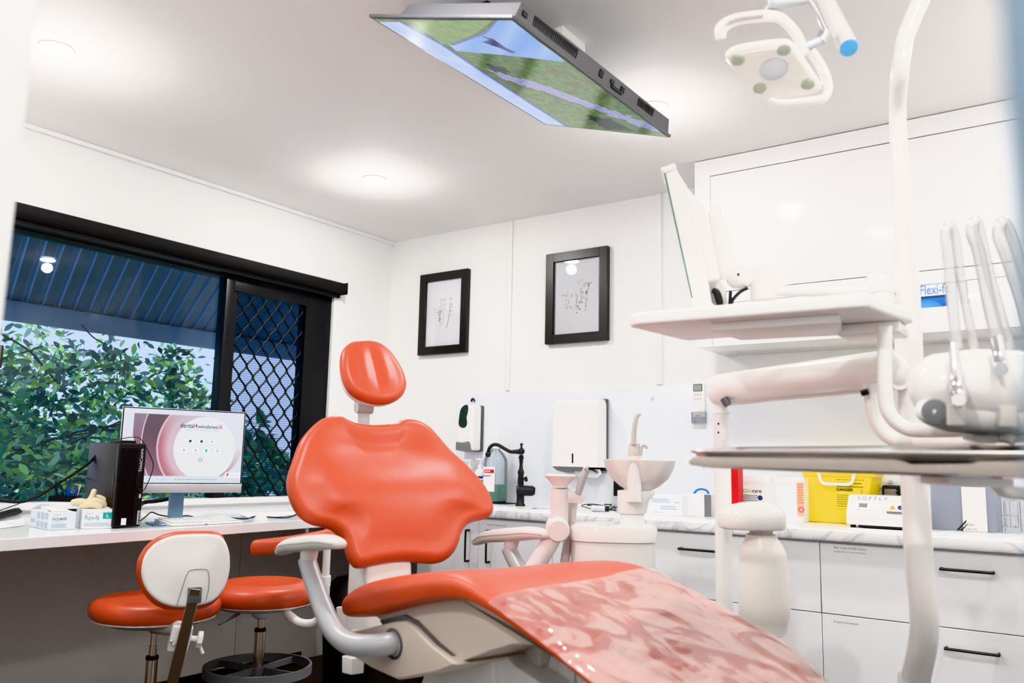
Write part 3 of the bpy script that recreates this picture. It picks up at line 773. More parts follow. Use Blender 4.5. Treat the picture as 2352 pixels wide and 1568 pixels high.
painted('glove_picture', gb, (gx0-.03, UY-.0136, sz0+.003), (gx1, UY-.0136, sz0+.003), (gx1, UY-.0136, sz0+hz*.50), (gx0-.03, UY-.0136, sz0+hz*.50), 40, 24, glovepic, M['print'])
text('Flexi-fit', (gx1-gx0)*1.05, hz*.40, (gx0+.006, UY-.0136, sz0+hz*.56), (1, 0, 0), (0, 0, 1), mat('blue_grey_ink', (112, 150, 190), .6), gb, bold=.01)

# ------------------------------------------------------------------ base cabinets, benchtop
CZ = .914; CT = .044; CF = -.628; CDF = -.60
def gapx(px, py): return PY(px, py, CDF-.018).x
X1 = gapx(1098, 1240); X2 = gapx(1882, 1240); XA = X1-.40; XB = X1+.44
w = MB(); lo = [(0, .0, CZ-CT), (0, CF+.012, CZ-CT), (0, CF+.003, CZ-CT+.004), (0, CF, CZ-CT+.013), (0, CF+.004, CZ-.005), (0, CF+.014, CZ), (0, 0, CZ)]
w.loft([[V((0.002, y-.013, z)) for _, y, z in lo], [V((XR-.002, y-.013, z)) for _, y, z in lo]])
tag(build(w, 'benchtop', M['marble']), 'long white marble patterned benchtop along the back wall', 'benchtop')
def carcass(x0, x1, label, name='base_cabinet'):
    t = thing(name, label, 'cabinet', ((x0+x1)/2, CDF/2, 0), group='base cabinets under the benchtop')
    m = MB(); m.box2((x0+.001, CDF, .10), (x1-.001, -.014, CZ-CT-.002)); build(m, 'carcass', M['laminate'], t)
    m = MB(); m.box2((x0+.001, CDF+.05, 0.001), (x1-.001, CDF+.07, .10)); build(m, 'kickboard', M['black_trim'], t)
    return t
def hbar(door, x, z, length, vertical=False):
    m = MB(); yb = CDF-.018; h = length/2
    if vertical: pts = [(x, yb, z-h), (x, yb-.022, z-h), (x, yb-.030, z-h+.010), (x, yb-.030, z+h-.010), (x, yb-.022, z+h), (x, yb, z+h)]
    else: pts = [(x-h, yb, z), (x-h, yb-.022, z), (x-h+.010, yb-.030, z), (x+h-.010, yb-.030, z), (x+h, yb-.022, z), (x+h, yb, z)]
    m.tube(pts, .0052, 8, 3); build(m, 'handle', M['tap_black'], door)
g = .0016
ztop = CZ-CT-.006
sc = carcass(XA, X1*1.0+.0+.0, 'white base cabinet beside the window corner with one tall door') 
def door(t, x0, x1, z0, z1, name='door'):
    m = MB(); m.box2((x0+g, CDF-.018, z0+g), (x1-g, CDF-.001, z1-g), .0012, 1); return build(m, name, M['laminate'], t)
d = door(sc, XA, X1, .10, ztop)
p = PY(1068, 1253, CDF-.05); hbar(d, p.x, p.z, .150, True)
sc2 = carcass(X1, XB, 'white base cabinet with an upright black handle beside the cuspidor')
d = door(sc2, X1, XB, .10, ztop)
p = PY(1116, 1255, CDF-.05); hbar(d, p.x, p.z, .150, True)
tp = PY(1119, 1204, CDF-.018); text('Bevisto W1 and Bevisto W2', .115, None, (tp.x, CDF-.018, tp.z-.004), (1, 0, 0), (0, 0, 1), M['ink_grey'], d)
zg = PY(1886, 1407, CDF-.018).z; zg2 = .10+ (zg-.10)*.02
def drawers(x0, x1, label, hx, texts):
    t = carcass(x0, x1, label)
    for (z0, z1, hz, tx) in ((zg, ztop, hx[0], texts[0]), (.10, zg, hx[1], texts[1])):
        dr = door(t, x0, x1, z0, z1, 'drawer')
        p = PY(hz[0], hz[1], CDF-.048); hbar(dr, p.x, p.z, .160)
        for k, (s, wd, px, py) in enumerate(tx):
            q = PY(px, py, CDF-.018); text(s, wd, None, (q.x, CDF-.018, q.z), (1, 0, 0), (0, 0, 1), M['ink_grey'], dr)
X3 = gapx(2560, 1300)
drawers(XB, X2, 'white drawer unit behind the cuspidor and hanging bottle', ((1600, 1263), (1612, 1425)), ([], []))
drawers(X2, X3, 'white drawer unit labelled for bibs and surgical instruments', ((2219, 1311), (2231, 1497)), ([('Bibs, Cups and Bib Chains', .118, 1915, 1260), ('Fluoride, Mirror, X-rays and Holders', .118, 1915, 1268)], [('Surgical Instruments', .090, 1915, 1430)]))
drawers(X3, XR-.01, 'white drawer unit in the corner by the door', ((2780, 1390), (2800, 1560)), ([], []))

# ------------------------------------------------------------------ desk under the window
DZ = .878
f0 = PZ(0, 1238, DZ); f1 = PZ(760, 1189.5, DZ); dv = (f1-f0)/(f1.y-f0.y)
fa = f0+dv*(YF+.03-f0.y); fb = f0+dv*(-.66-f0.y)
w = MB(); w.prism([(0.003, fa.y, DZ), (fa.x, fa.y, DZ), (fb.x, fb.y, DZ), (.003, fb.y, DZ)], (0, 0, -.038), .002, 1)
tag(build(w, 'desk', M['desk']), 'long white desk shelf running under the window', 'desk')
# ------------------------------------------------------------------ dental chair (local frame: x towards the foot, y across, z up)
aL, aR = PZ(718, 1262, .905), PZ(1175, 1240, .905)
lat = (aR-aL); lat.normalize(); axs = V((lat.y, -lat.x, 0)); cm = (aL+aR)/2
CH = basis(axs, lat, (0, 0, 1), (cm.x, cm.y, 0)); CHI = CH.inverted()
chair = thing('dental_chair', 'orange padded dental chair with grey arms in the middle of the room', 'dental chair', mtx=CH)
def LP(px, py, y):        # local point on the upright plane at sideways offset y
    return CHI @ pl(px, py, CH @ V((0, y, 0)), lat)
def interp(tab, s):
    if s <= tab[0][0]: return tab[0][1]
    for (a, b), (c, d) in zip(tab, tab[1:]):
        if s <= c: t = (s-a)/(c-a); return b+(d-b)*t
    return tab[-1][1]
def smooth_tab(tab, n=8):
    return [(p.x, p.y) for p in catmull([(a, b, 0) for a, b in tab], n)]
TOP = smooth_tab([(.04, .800), (.085, .817), (.125, .838), (.19, .856), (.30, .878), (.45, .902), (.56, .914), (.64, .907), (.72, .885), (.83, .852), (.95, .816), (1.05, .784), (1.15, .748), (1.3, .70)])
BOT = smooth_tab([(.04, .728), (.094, .735), (.222, .762), (.369, .802), (.519, .838), (.64, .852), (.76, .836), (.894, .804), (1.012, .768), (1.15, .716), (1.3, .66)])
def sec(s, n=44, off=0.0, a0=0, a1=2*PI, ex=5.0, hs=1.0, wrinkle=None, closed=True, xs=None):
    W = .272
    if s > .98:
        t = min(.999, (s-.98)/.25); W *= (1-t**2.4)**(1/2.4)
    T, Bm = interp(TOP, s), interp(BOT, s); zc = (T+Bm)/2; h = (T-Bm)/2*hs
    if s > 1.1: h *= max(.25, 1-((s-1.1)/.13)**2*.7)
    out = []
    m = n if closed else n-1
    for k in range(n):
        th = a0+(a1-a0)*k/m; c, si = math.cos(th), math.sin(th)
        y = -W*math.copysign(abs(c)**(2/ex), c); z = h*math.copysign(abs(si)**(2/(2.9 if si > 0 else 7)), si)
        if si > 0: z -= .012*max(0, 1-(y/max(W, .01))**2)*hs*min(1, si*1.5)
        o = off+(wrinkle(s, y, th) if wrinkle else 0)
        q = V((s if xs is None else xs(s, y), y, zc+z))
        if o: q += V((0, -math.copysign(abs(c), c), si)).normalized()*o
        out.append(q)
    return out
st = [(.070, .45), (.072, .75), (.077, .92), (.086, 1)]+[(.11+.03*k, 1) for k in range(34)]+[(1.13, 1), (1.16, 1), (1.19, 1), (1.21, 1), (1.222, 1), (1.2285, 1)]
w = MB(); w.loft([sec(s, hs=h) for s, h in st]); build(w, 'seat_cushion', M['orange'], chair, local=True, angle=70)
# clear film wrapped round the leg end: lies on the chair
def film_pt(s, y0, th, off):
    """point on the cushion surface at length s, lifted by off"""
    W = .272
    if s > .98: W *= (1-min(.999, (s-.98)/.25)**2.4)**(1/2.4)
    def f(s_):
        T, Bm = interp(TOP, s_), interp(BOT, s_); zc = (T+Bm)/2; h = (T-Bm)/2
        if s_ > 1.1: h *= max(.25, 1-((s_-1.1)/.13)**2*.7)
        c, si = math.cos(th), math.sin(th)
        y = -W*math.copysign(abs(c)**(2/5.0), c); z = h*math.copysign(abs(si)**(2/(2.9 if si > 0 else 7)), si)
        if si > 0: z -= .012*max(0, 1-(y/max(W, .01))**2)*min(1, si*1.5)
        return V((s_, y, zc+z))
    p = f(s); c, si = math.cos(th), math.sin(th)
    n = V((.32*max(0, si), -math.copysign(abs(c)**1.5, c), si)).normalized()
    return p+n*off
w = MB(); fl = []
NS, NT = 70, 110
for k in range(NS):
    row = []; t = k/(NS-1)
    for j in range(NT):
        th = .06+(PI-.12)*j/(NT-1); yy = -math.copysign(abs(math.cos(th))**.5, math.cos(th))
        s0 = .69-.035*yy; s1 = 1.13+.085*yy
        s = s0+(s1-s0)*t; ys = yy*.27
        wk = .0030*abs(nz(s*7+ys*5, ys*11, 2))+.0028*abs(nz(s*17, ys*8+s*6, 7))+.0016*nz(s*40, ys*22, 5)
        if .15 < th < PI-.15: wk += .004*max(0, nz(s*4+3, ys*7, 11))
        row.append(film_pt(s, yy, th, .0035+wk))
    fl.append(row)
w.loft(fl, cap=False, closed=False); w.bm.transform(CH)
cover = build(w, 'chair_cover', M['film'], None, angle=70)
tag(cover, 'clear plastic film wrapped around the leg rest of the orange dental chair', 'protective cover')
# backrest
B0 = V((-.083, 0, .848)); wv = V((-.204, 0, .40)).normalized(); nv = V((0, 1, 0)).cross(wv)
FRB = basis((0, 1, 0), wv, nv, B0)
def to2d(px, py, FR):
    Fw = CH @ FR; P = pl(px, py, Fw.translation, (Fw.to_3x3() @ V((0, 0, 1)))); q = Fw.inverted() @ P; return (q.x, q.y)
bo = [(630, 610), (740, 600), (782, 578), (830, 573), (890, 585), (960, 625), (1030, 700), (1100, 780), (1200, 870), (1290, 970), (1342, 1050), (1368, 1120), (1371, 1165), (1352, 1197), (1310, 1211), (1250, 1226), (1200, 1257), (1166, 1310), (1150, 1370), (1120, 1430), (1070, 1473), (1000, 1493), (900, 1487), (800, 1481), (700, 1490), (600, 1508), (530, 1523), (490, 1515), (460, 1480), (440, 1440), (424, 1380), (400, 1322), (350, 1280), (290, 1256), (220, 1240), (150, 1200), (100, 1140), (66, 1060), (52, 990), (60, 920), (90, 830), (130, 720), (190, 640), (260, 578), (330, 554), (385, 555), (430, 577), (480, 597), (550, 608)]
O2 = [to2d(640+x/2.8, 760+y/2.8, FRB) for x, y in bo]
cb = to2d(640+700/2.8, 760+1040/2.8, FRB)
vmax = max(p[1] for p in O2); umax = max(abs(p[0]-cb[0]) for p in O2)
def crown_b(u, v, t):
    a = abs(u-cb[0])/umax; f = v/vmax
    e = smoothstep(0, .35, t)
    return e*(.026*math.exp(-((f-.40)/.24)**2)*(1-.45*a*a) - .024*(1-smoothstep(.05, .8, a))*smoothstep(.50, .85, f) + .010*math.exp(-((a-.72)/.15)**2)*smoothstep(.3, .5, f))
w = MB(); w.pad(O2, FRB, .028, crown_b, None, 6, 5, cb); build(w, 'backrest', M['orange'], chair, local=True, angle=80)
w = MB(); cx = V((cb[0], cb[1]))
sh = [cx+(V(p)-cx)*.90 for p in O2]
w.pad([(p.x, p.y) for p in sh], FRB @ Matrix.Translation((0, 0, -.032)), .014, None, lambda u, v, t: .02*t, 4, 2, cb); build(w, 'back_shell', M['warm'], chair, local=True, angle=70)
# headrest
H0 = V((-.30, 0, 1.31)); hv = V((-.117, 0, .21)).normalized(); hn = V((0, 1, 0)).cross(hv)
FRH = basis((0, 1, 0), hv, hn, H0)
ho = [(470, 76), (530, 67), (590, 71), (650, 92), (710, 140), (760, 208), (797, 275), (815, 340), (812, 382), (790, 422), (742, 455), (680, 468), (620, 466), (560, 451), (500, 425), (452, 385), (420, 330), (402, 270), (396, 200), (404, 140), (428, 102)]
H2 = [to2d(640+x/2.8, 760+y/2.8, FRH) for x, y in ho]
chh = (sum(p[0] for p in H2)/len(H2), sum(p[1] for p in H2)/len(H2))
def crown_h(u, v, t):
    du = (u-chh[0]); return smoothstep(0, .5, t)*(.009*(math.exp(-((abs(du)-.042)/.03)**2)) - .002)
w = MB(); w.pad(H2, FRH, .024, crown_h, None, 6, 6); build(w, 'headrest', M['orange'], chair, local=True, angle=80)
w = MB(); cc = V(chh); sh = [cc+(V(p)-cc)*.95 for p in H2]
w.pad([(p.x, p.y) for p in sh], FRH @ Matrix.Translation((0, 0, -.024)), .012, None, lambda u, v, t: .012*t, 4, 3); build(w, 'headrest_shell', M['plastic'], chair, local=True, angle=70)
w = MB()
j0 = LP(836, 938, -.0); hb = H0+hv*.01-hn*.03
w.tube([j0+V((0, -.028, 0)), j0+V((0, .028, 0))], .017, 16); w.box2((j0.x-.035, -.022, j0.z-.01), (j0.x+.004, .022, j0.z+.05), .008)
build(w, 'headrest_joint', M['lightgrey'], chair, local=True)
w = MB(); q0 = LP(840, 990, 0)
w.loft([[j0+V((0.004*a, b*.020, -.006)) for a, b in ((-1, -1), (1, -1), (1, 1), (-1, 1))], [q0+V((-.012+0.004*a, b*.020, -.06)) for a, b in ((-1, -1), (1, -1), (1, 1), (-1, 1))]])
build(w, 'headrest_stem', M['silver'], chair, local=True)
# post between backrest and seat
w = MB(); w.prism([V((-.20, -.125, .90)), V((-.20, -.125, .62)), V((-.05, -.125, .60)), V((-.085, -.125, .85))], (0, .15, 0), .012, 3)
build(w, 'back_support', M['plastic'], chair, local=True)
# arms
def arm(sd):
    y = .335*sd
    m = MB(); loops = []
    P = catmull([(-.205, 0, .880), (-.13, 0, .905), (0, 0, .922), (.10, 0, .934), (.178, 0, .934)], 6)
    for i, p in enumerate(P):
        t = i/(len(P)-1); e = min(1, (math.sin(PI*min(1, max(0, t*.94+.03))))**.42)
        lp = []
        for k in range(20):
            th = 2*PI*k/20; c, s = math.cos(th), math.sin(th)
            z = .021*s if s > 0 else .022*math.copysign(abs(s)**.7, s)
            lp.append(V((p.x, y+.038*e*math.copysign(abs(c)**.8, c), p.z+z*e)))
        loops.append(lp)
    m.loft(loops)
    ar = build(m, 'armrest', M['armpad'], chair, local=True, angle=70)
    m = MB(); ls = []
    for sg in (1, -1):
        m2 = []
        for i, p in enumerate(P[1:-1]):
            t = (i+1)/(len(P)-1); e = min(1, (math.sin(PI*min(1, max(0, t*.94+.03))))**.42)
            m2.append(V((p.x, y+sg*.0382*e, p.z)))
        m.tube(m2, .0008, 5)
    build(m, 'seam', M['greyplastic'], ar, local=True)
    m = MB(); m.tube([V((.0, y, .912)), V((-.012, y, .885))], .0225, 16) if True else m.loft([[V((x*.9+.02, y+.018*b, z)) for x, b in ((-.04, -1), (.04, -1), (.04, 1), (-.04, 1))] for z in (.905, .874)], True)
    build(m, 'armrest_mount', M['armpad'], ar, local=True)
    pts = [LP(705, 1285, -.335), LP(722, 1340, -.335), LP(752, 1420, -.335), LP(778, 1460, -.33), LP(812, 1480, -.32), LP(860, 1482, -.29), LP(905, 1476, -.25), LP(930, 1472, -.20)]
    pts = [V((p.x, abs(p.y)*sd, p.z)) for p in pts]
    m = MB(); m.tube(pts, [.0235, .0245, .0260, .0265, .0265, .0262, .0262, .0262], 18, 6); build(m, 'arm_tube', M['armtube'], ar, local=True, angle=60)
arm(-1); arm(1)
# castings under the seat
def casting(name, pts, y, material, bev=.012, y1=None, parent=None):
    m = MB(); P = [LP(px, py, y) for px, py in pts]; m.prism(P, (0, (abs(y)*2 if y1 is None else y1-y), 0), bev, 3); return build(m, name, material, parent or chair, local=True, angle=35)
ssp = [LP(px, py, -.225) for px, py in [(1330, 1518), (1280, 1494), (1230, 1480), (1180, 1477), (1130, 1491), (1050, 1522), (1003, 1482), (958, 1432), (932, 1416), (880, 1427)]]
ssp = [V((.15+.91*k/24, -.225, min(interp(BOT, .15+.91*k/24)+.010, interp(TOP, .15+.91*k/24)-.032))) for k in range(25)]+ssp
m = MB(); m.prism(ssp, (0, .45, 0), .008, 3); build(m, 'seat_shell', M['beige'], chair, local=True, angle=35)
sc_ = casting('side_cover', [(800, 1452), (850, 1440), (900, 1428), (926, 1426), (950, 1441), (990, 1482), (1050, 1527), (1000, 1545), (912, 1562), (850, 1534), (800, 1502), (772, 1468), (770, 1450)], -.25, M['beige'], .012)
m = MB(); pm = LP(903, 1478, -.2505); m.lathe([(.034, -.002), (.036, .001), (.029, .002), (.027, -.004)], pm, (0, -1, 0), 24, False, sx=1.0, sy=1.25); build(m, 'arm_socket', M['darkgrey'], sc_, local=True)
casting('gap_shade_strip', [(872, 1424), (925, 1412), (952, 1425), (1004, 1478), (1056, 1522), (1046, 1531), (992, 1490), (943, 1442), (921, 1428), (880, 1437)], -.236, M['darkgrey'], 0, -.20)  # solid dark strip standing in for shade between shell and side cover
casting('lift_arm', [(1000, 1545), (1060, 1518), (1130, 1490), (1134, 1600), (1000, 1640)], -.13, M['warm'], .006)
casting('lift_arm', [(1136, 1488), (1150, 1492), (1180, 1528), (1240, 1568), (1330, 1640), (1130, 1640)], -.11, M['warm'], .006)
casting('motor_housing', [(1130, 1470), (1240, 1480), (1240, 1530), (1190, 1545), (1150, 1500)], -.06, M['lightgrey'], .006)
m = MB(); a_, b_ = LP(1240, 1505, 0), LP(1420, 1575, 0); m.tube([a_, a_+(b_-a_)*.4], .034, 18); m.tube([a_+(b_-a_)*.42, a_+(b_-a_)*.62], .036, 18); m.tube([a_+(b_-a_)*.64, b_], .034, 18); build(m, 'lift_cylinder', M['warm'], chair, local=True)
casting('rear_cover', [(770, 1393), (860, 1386), (876, 1440), (780, 1452)], .02, M['plastic'], .008, .16)
casting('rear_tab', [(785, 1505), (808, 1512), (806, 1550), (785, 1545)], -.16, M['plastic'], .004, -.12)
m = MB(); m.box2((.02, -.11, .03), (.62, .11, .36), .03, 3); m.box2((-.10, -.30, 0.0), (.95, .30, .045), .02, 3); m.prism([V((.05, -.09, .34)), V((.40, -.09, .34)), V((.52, -.09, .68)), V((.22, -.09, .66))], (0, .18, 0), .01)
build(m, 'base', M['warm'], chair, local=True)

# ------------------------------------------------------------------ stools
def ellip_pad(mb, c, r, R, crown=None, tilt=Matrix.Identity(4), n=20, sx=1, sy=1):
    fr = Matrix.Translation(V(c)) @ tilt
    mb.pad([(r*sx*math.cos(2*PI*k/n), r*sy*math.sin(2*PI*k/n)) for k in range(n)], fr, R, crown, None, 6, 4, (0, 0))
def five_star(t, c, r, mt, hub_z):
    for k in range(5):
        a = 2*PI*k/5+.35; d = V((math.cos(a), math.sin(a), 0))
        m = MB(); e = V((c[0], c[1], 0))+d*r
        m.tube([V((c[0], c[1], hub_z))+d*.03, V((c[0], c[1], hub_z-.01))+d*r*.5, e+V((0, 0, .068))], [.022, .019, .015], 8, 5, squash=.7); lg = build(m, 'leg', mt, t)
        m = MB(); sdv = V((-d.y, d.x, 0))
        for q in (-1, 1): m.tube([e+sdv*(.012*q-.008)+V((0, 0, .026)), e+sdv*(.012*q+.008)+V((0, 0, .026))], .0258, 14)
        m.tube([e+V((0, 0, .03)), e+V((0, 0, .068))], .006, 8); build(m, 'caster', M['black'], lg)
c1 = PZ(360, 1378, .650)
s1 = thing('operator_stool', 'orange operator stool with a white backed backrest in front of the desk', 'stool', (c1.x, c1.y, 0))
w = MB(); ellip_pad(w, (c1.x, c1.y, .628), .212, .034, lambda u, v, t: -.010*smoothstep(.2, .9, t)); build(w, 'seat', M['orange'], s1, angle=80)
w = MB(); w.lathe([(.0, .558), (.06, .560), (.15, .578), (.198, .596), (.196, .606), (0, .606)], (c1.x, c1.y, 0), n=32); build(w, 'seat_pan', M['warm'], s1)
def cz_at(p): return depth_of(V((p.x, p.y, 1.144)))
w = MB(); w.lathe([(.0095, .56), (.0095, .46)], (c1.x, c1.y, 0), n=14); w.lathe([(.0125, .50), (.0125, .46)], (c1.x, c1.y, 0), n=14); build(w, 'gas_rod', M['darksteel'], s1)
w = MB(); w.lathe([(.0, .468), (.020, .468), (.021, .462), (.021, .456), (.019, .455)], (c1.x, c1.y, 0), n=18); build(w, 'collar', M['black'], s1)
w = MB(); w.lathe([(.019, .456), (.019, .12), (.030, .115), (.036, .075)], (c1.x, c1.y, 0), n=22); build(w, 'column', M['darksteel'], s1)
five_star(s1, c1, .26, M['darksteel'], .105)
hF = V((FW.x, FW.y, 0)).normalized(); hR = V((RT.x, RT.y, 0)).normalized()
nb = (-hF*math.cos(.42)+hR*math.sin(.42)); nb = (nb+V((0, 0, .10))).normalized()
pb = DP(427, 1310, 2.66); xb = V((0, 0, 1)).cross(nb).normalized(); yb = nb.cross(xb)
FS = basis(xb, yb, nb, pb)
def s2d(px, py, FR):
    P = pl(px, py, FR.translation, FR.to_3x3() @ V((0, 0, 1))); q = FR.inverted() @ P; return (q.x, q.y)
so = [(430, 1226), (490, 1226), (512, 1235), (525, 1260), (529, 1290), (526, 1320), (515, 1352), (496, 1376), (470, 1388), (430, 1394), (395, 1393), (365, 1382), (340, 1360), (326, 1330), (325, 1300), (335, 1270), (358, 1246), (392, 1231)]
sh2 = [s2d(x, y, FS) for x, y in so]
w = MB(); w.pad(sh2, FS @ Matrix.Translation((0, 0, -.008)), .010, lambda u, v, t: .008*smoothstep(0, 1, t), None, 4, 5); sh_ = build(w, 'backrest_shell', M['plastic'], s1, angle=60)
FS2 = FS @ Matrix.Translation((0, 0, -.042))
oo = [(430, 1219), (488, 1219), (506, 1226), (516, 1242), (519, 1300), (513, 1350), (497, 1378), (470, 1395), (430, 1402), (392, 1401), (358, 1390), (332, 1366), (316, 1336), (312, 1306), (318, 1280), (336, 1252), (362, 1233), (394, 1222)]
w = MB(); w.pad([s2d(x, y, FS2) for x, y in oo], FS2, .024, None, lambda u, v, t: .01*t, 5, 5); build(w, 'backrest', M['orange'], s1, angle=80)
def onp(px, py, h): return pl(px, py, FS @ V((0, 0, h)), nb)
w = MB(); w.tube([onp(406, 1392, .0095), onp(418, 1352, .0100), onp(430, 1318, .0105), (onp(440, 1309, .0108)), onp(470, 1307, .0108), onp(479, 1315, .0106), onp(480, 1345, .0100), onp(473, 1380, .0095)], .0010, 6, 5); build(w, 'cover_seam', M['greyplastic'], sh_)
bt = onp(449, 1350, .008); 
w = MB(); w.box2((-.021, -.03, -.002), (.021, .018, .008), .004, 2, basis(xb, yb, nb, onp(447, 1362, .004))); build(w, 'bar_slot', M['darkgrey'], sh_)
bb = DP(388, 1600, 2.64)
bd = (bb-bt).normalized(); bx = bd.cross(nb).normalized(); bz = bx.cross(bd)
w = MB(); L_ = (bb-bt).length; w.box2((-.017, -L_/2, -.004), (.017, L_/2, .004), .0015, 1, basis(bx, bd, bz, (bb+bt)/2+bz*.006)); build(w, 'back_bar', M['darksteel'], s1)
pbk = DP(414, 1464, 2.665); 
w = MB(); w.box2((-.032, -.040, -.024), (.032, .040, .022), .008, 2, basis(bx, bd, bz, pbk)); 
lk = V((c1.x, c1.y, .545)); w.tube([pbk-bz*.01, pbk-bz*.03+V((0, 0, .02)), (pbk+lk)/2+V((0, 0, .02)), lk+V((0, 0, .02))], [.020, .022, .022, .026], 10, 4)
br = build(w, 'back_bracket', M['plastic'], s1)
kp = pbk-bx*.0
w = MB(); kd = bx if bx.dot(RT) > 0 else -bx
w.tube([pbk+kd*.03, pbk+kd*.055], .010, 14); w.lathe([(.0, .050), (.026, .052), (.028, .058), (.028, .066), (.010, .070), (0, .070)], pbk, kd, 8); w.tube([pbk+kd*.06-V((0, 0, .02)), pbk+kd*.072-V((0, 0, .042))], .006, 8); build(w, 'clamp_knob', M['plastic'], br)
w = MB(); 
for q in (-.018, .018): w.sphere(DP(396+q*120, 1470+q*200, 2.655)-kd*.0+bz*.022, .006, n=10)
build(w, 'bracket_pin', M['silver'], br)

c2 = PZ(604, 1348, .655)
s2 = thing('assistant_stool', 'orange assistant stool with a padded body bar and grey foot ring', 'stool', (c2.x, c2.y, 0))
def crown2(u, v, t): return -.014*smoothstep(.25, 1, t)+.010*math.exp(-((t-.16)/.1)**2)
w = MB(); ellip_pad(w, (c2.x, c2.y, .632), .205, .038, crown2); build(w, 'seat', M['orange'], s2, angle=80)
w = MB(); w.lathe([(0, .572), (.10, .574), (.165, .586), (.192, .600), (.19, .61), (0, .61)], (c2.x, c2.y, 0), n=32); build(w, 'seat_pan', M['warm'], s2)
w = MB(); w.lathe([(.020, .540), (.030, .548), (.038, .560), (.040, .578)], (c2.x, c2.y, 0), n=20); build(w, 'rod_cover', M['warm'], s2)
w = MB(); w.lathe([(.012, .545), (.012, .500)], (c2.x, c2.y, 0), n=14); build(w, 'gas_rod', M['darksteel'], s2)
w = MB(); w.lathe([(.0, .506), (.020, .506), (.0215, .500), (.0215, .494)], (c2.x, c2.y, 0), n=18); build(w, 'collar', M['black'], s2)
w = MB(); w.lathe([(.020, .495), (.020, .12), (.030, .115), (.036, .08)], (c2.x, c2.y, 0), n=22); build(w, 'column', M['darksteel'], s2)
zr = DP(597, 1519, cz_at(c2)).z
w = MB(); N = 56; loops = [[V((c2.x+math.cos(2*PI*k/N)*r_, c2.y+math.sin(2*PI*k/N)*r_, zr+z_)) for k in range(N)] for r_, z_ in ((.198, -.016), (.198, .016), (.188, .017), (.187, -.016), (.198, -.016))]
w.loft(loops, False)
for k in range(4):
    a = .15+PI/2*k; d = V((math.cos(a), math.sin(a), 0)); 
    w.box2((.02, -.0045, -.014), (.189, .0045, .010), .001, 1, basis(d, V((-d.y, d.x, 0)), (0, 0, 1), (c2.x, c2.y, zr)))
w.lathe([(.021, -.03), (.032, -.03), (.032, .008), (.021, .012)], (c2.x, c2.y, zr), n=20, cap=False)
build(w, 'foot_ring', M['greyplastic'], s2)
five_star(s2, c2, .27, M['lightgrey'], .11)
w = MB(); w.tube([DP(568, 1398, 3.05), DP(548, 1408, 3.03)], .0035, 8); w.tube([DP(550, 1408, 3.03), DP(502, 1434, 2.98)], [.006, .005], 8); build(w, 'height_lever', M['greyplastic'], s2)
w = MB(); w.tube([DP(648, 1392, 3.1), DP(664, 1412, 3.06), DP(690, 1430, 3.02), DP(720, 1430, 3.0), DP(742, 1410, 2.98), DP(746, 1380, 2.97), DP(748, 1330, 2.97)], .0155, 14, 6); build(w, 'bar_tube', M['warm'], s2)
w = MB(); w.tube([DP(747, 1345, 2.97), DP(748, 1322, 2.97)], .0185, 14); w.tube([DP(748, 1324, 2.97), DP(751, 1262, 2.97)], .0135, 14); build(w, 'bar_post', M['plastic'], s2)
w = MB(); path = catmull([DP(578, 1257, 2.86), DP(610, 1255, 2.86), DP(660, 1249, 2.89), (DP(710, 1241, 2.94)), DP(750, 1233, 3.02), DP(775, 1226, 3.14)], 6)
loops = []
for i, p in enumerate(path):
    t = (path[min(i+1, len(path)-1)]-path[max(i-1, 0)]).normalized(); sd = t.cross(V((0, 0, 1))).normalized()
    e = min(1, .45+i*.25) if i < 3 else 1
    loops.append([p+sd*(.030*e*math.copysign(abs(math.cos(q))**.6, math.cos(q)))+V((0, 0, 1))*(.026*e*math.copysign(abs(math.sin(q))**.6, math.sin(q))) for q in [2*PI*k/18 for k in range(18)]])
w.loft(loops); build(w, 'body_bar', M['orange'], s2, angle=70)
# bin in the corner beneath the desk
bc = DP(806, 1360, 3.9); 
bn = thing('waste_bin', 'black domed waste bin standing on the floor behind the dental chair', 'bin', (bc.x, bc.y, 0))
w = MB(); w.lathe([(.0, .0), (.10, .0), (.125, .43), (.0, .43)], (bc.x, bc.y, 0), n=28); build(w, 'body', M['black'], bn)
zt_ = DP(806, 1318, 3.9).z
w = MB(); w.lathe([(.128, .42), (.130, .46), (.115, zt_-.06), (.07, zt_-.015), (0, zt_)], (bc.x, bc.y, 0), n=28); build(w, 'lid', M['black'], bn)
# ------------------------------------------------------------------ delivery unit on its post
PD = 1.95
def px2m(n, d): return n*d/FPX
pb_ = DP(2092, 900, PD); PXx, PYy = pb_.x, pb_.y
def PV(py, x=2090):      # height on the post seen at picture row py
    d = ray(x+(py-900)*.044, py); h = V((d.x, d.y)); t = ((V((PXx, PYy))-V((CAM.x, CAM.y))).dot(h))/h.dot(h); return CAM.z+d.z*t
du = thing('delivery_unit', 'white dental delivery unit with upright post, arms and handpiece head', 'dental unit', (PXx, PYy, 0))
w = MB()
lo_ = DP(2100, 1560, PD)
w.tube([(lo_.x, lo_.y, 0), (lo_.x, lo_.y, lo_.z-.05), (lo_.x+.002, lo_.y, lo_.z), (PXx+.004, PYy+.006, PV(1440)), (PXx, PYy, PV(1250)), (PXx, PYy, PV(900)), (PXx, PYy, PV(640)), (PXx, PYy, PV(612))], [.040, .036, .033, .0305, .0305, .0305, .0305, .0265], 24, 5)
build(w, 'post', M['plastic'], du, angle=60)
w = MB(); w.tube([(PXx, PYy, PV(615)), (PXx, PYy, PV(450)), (PXx, PYy, PV(260)), DP(2067, 170, PD), DP(2076, 100, PD), DP(2094, 50, PD), DP(2115, 0, PD), DP(2150, -80, PD), DP(2200, -190, PD)], .0195, 22, 6); build(w, 'light_pole', M['plastic'], du, angle=60)
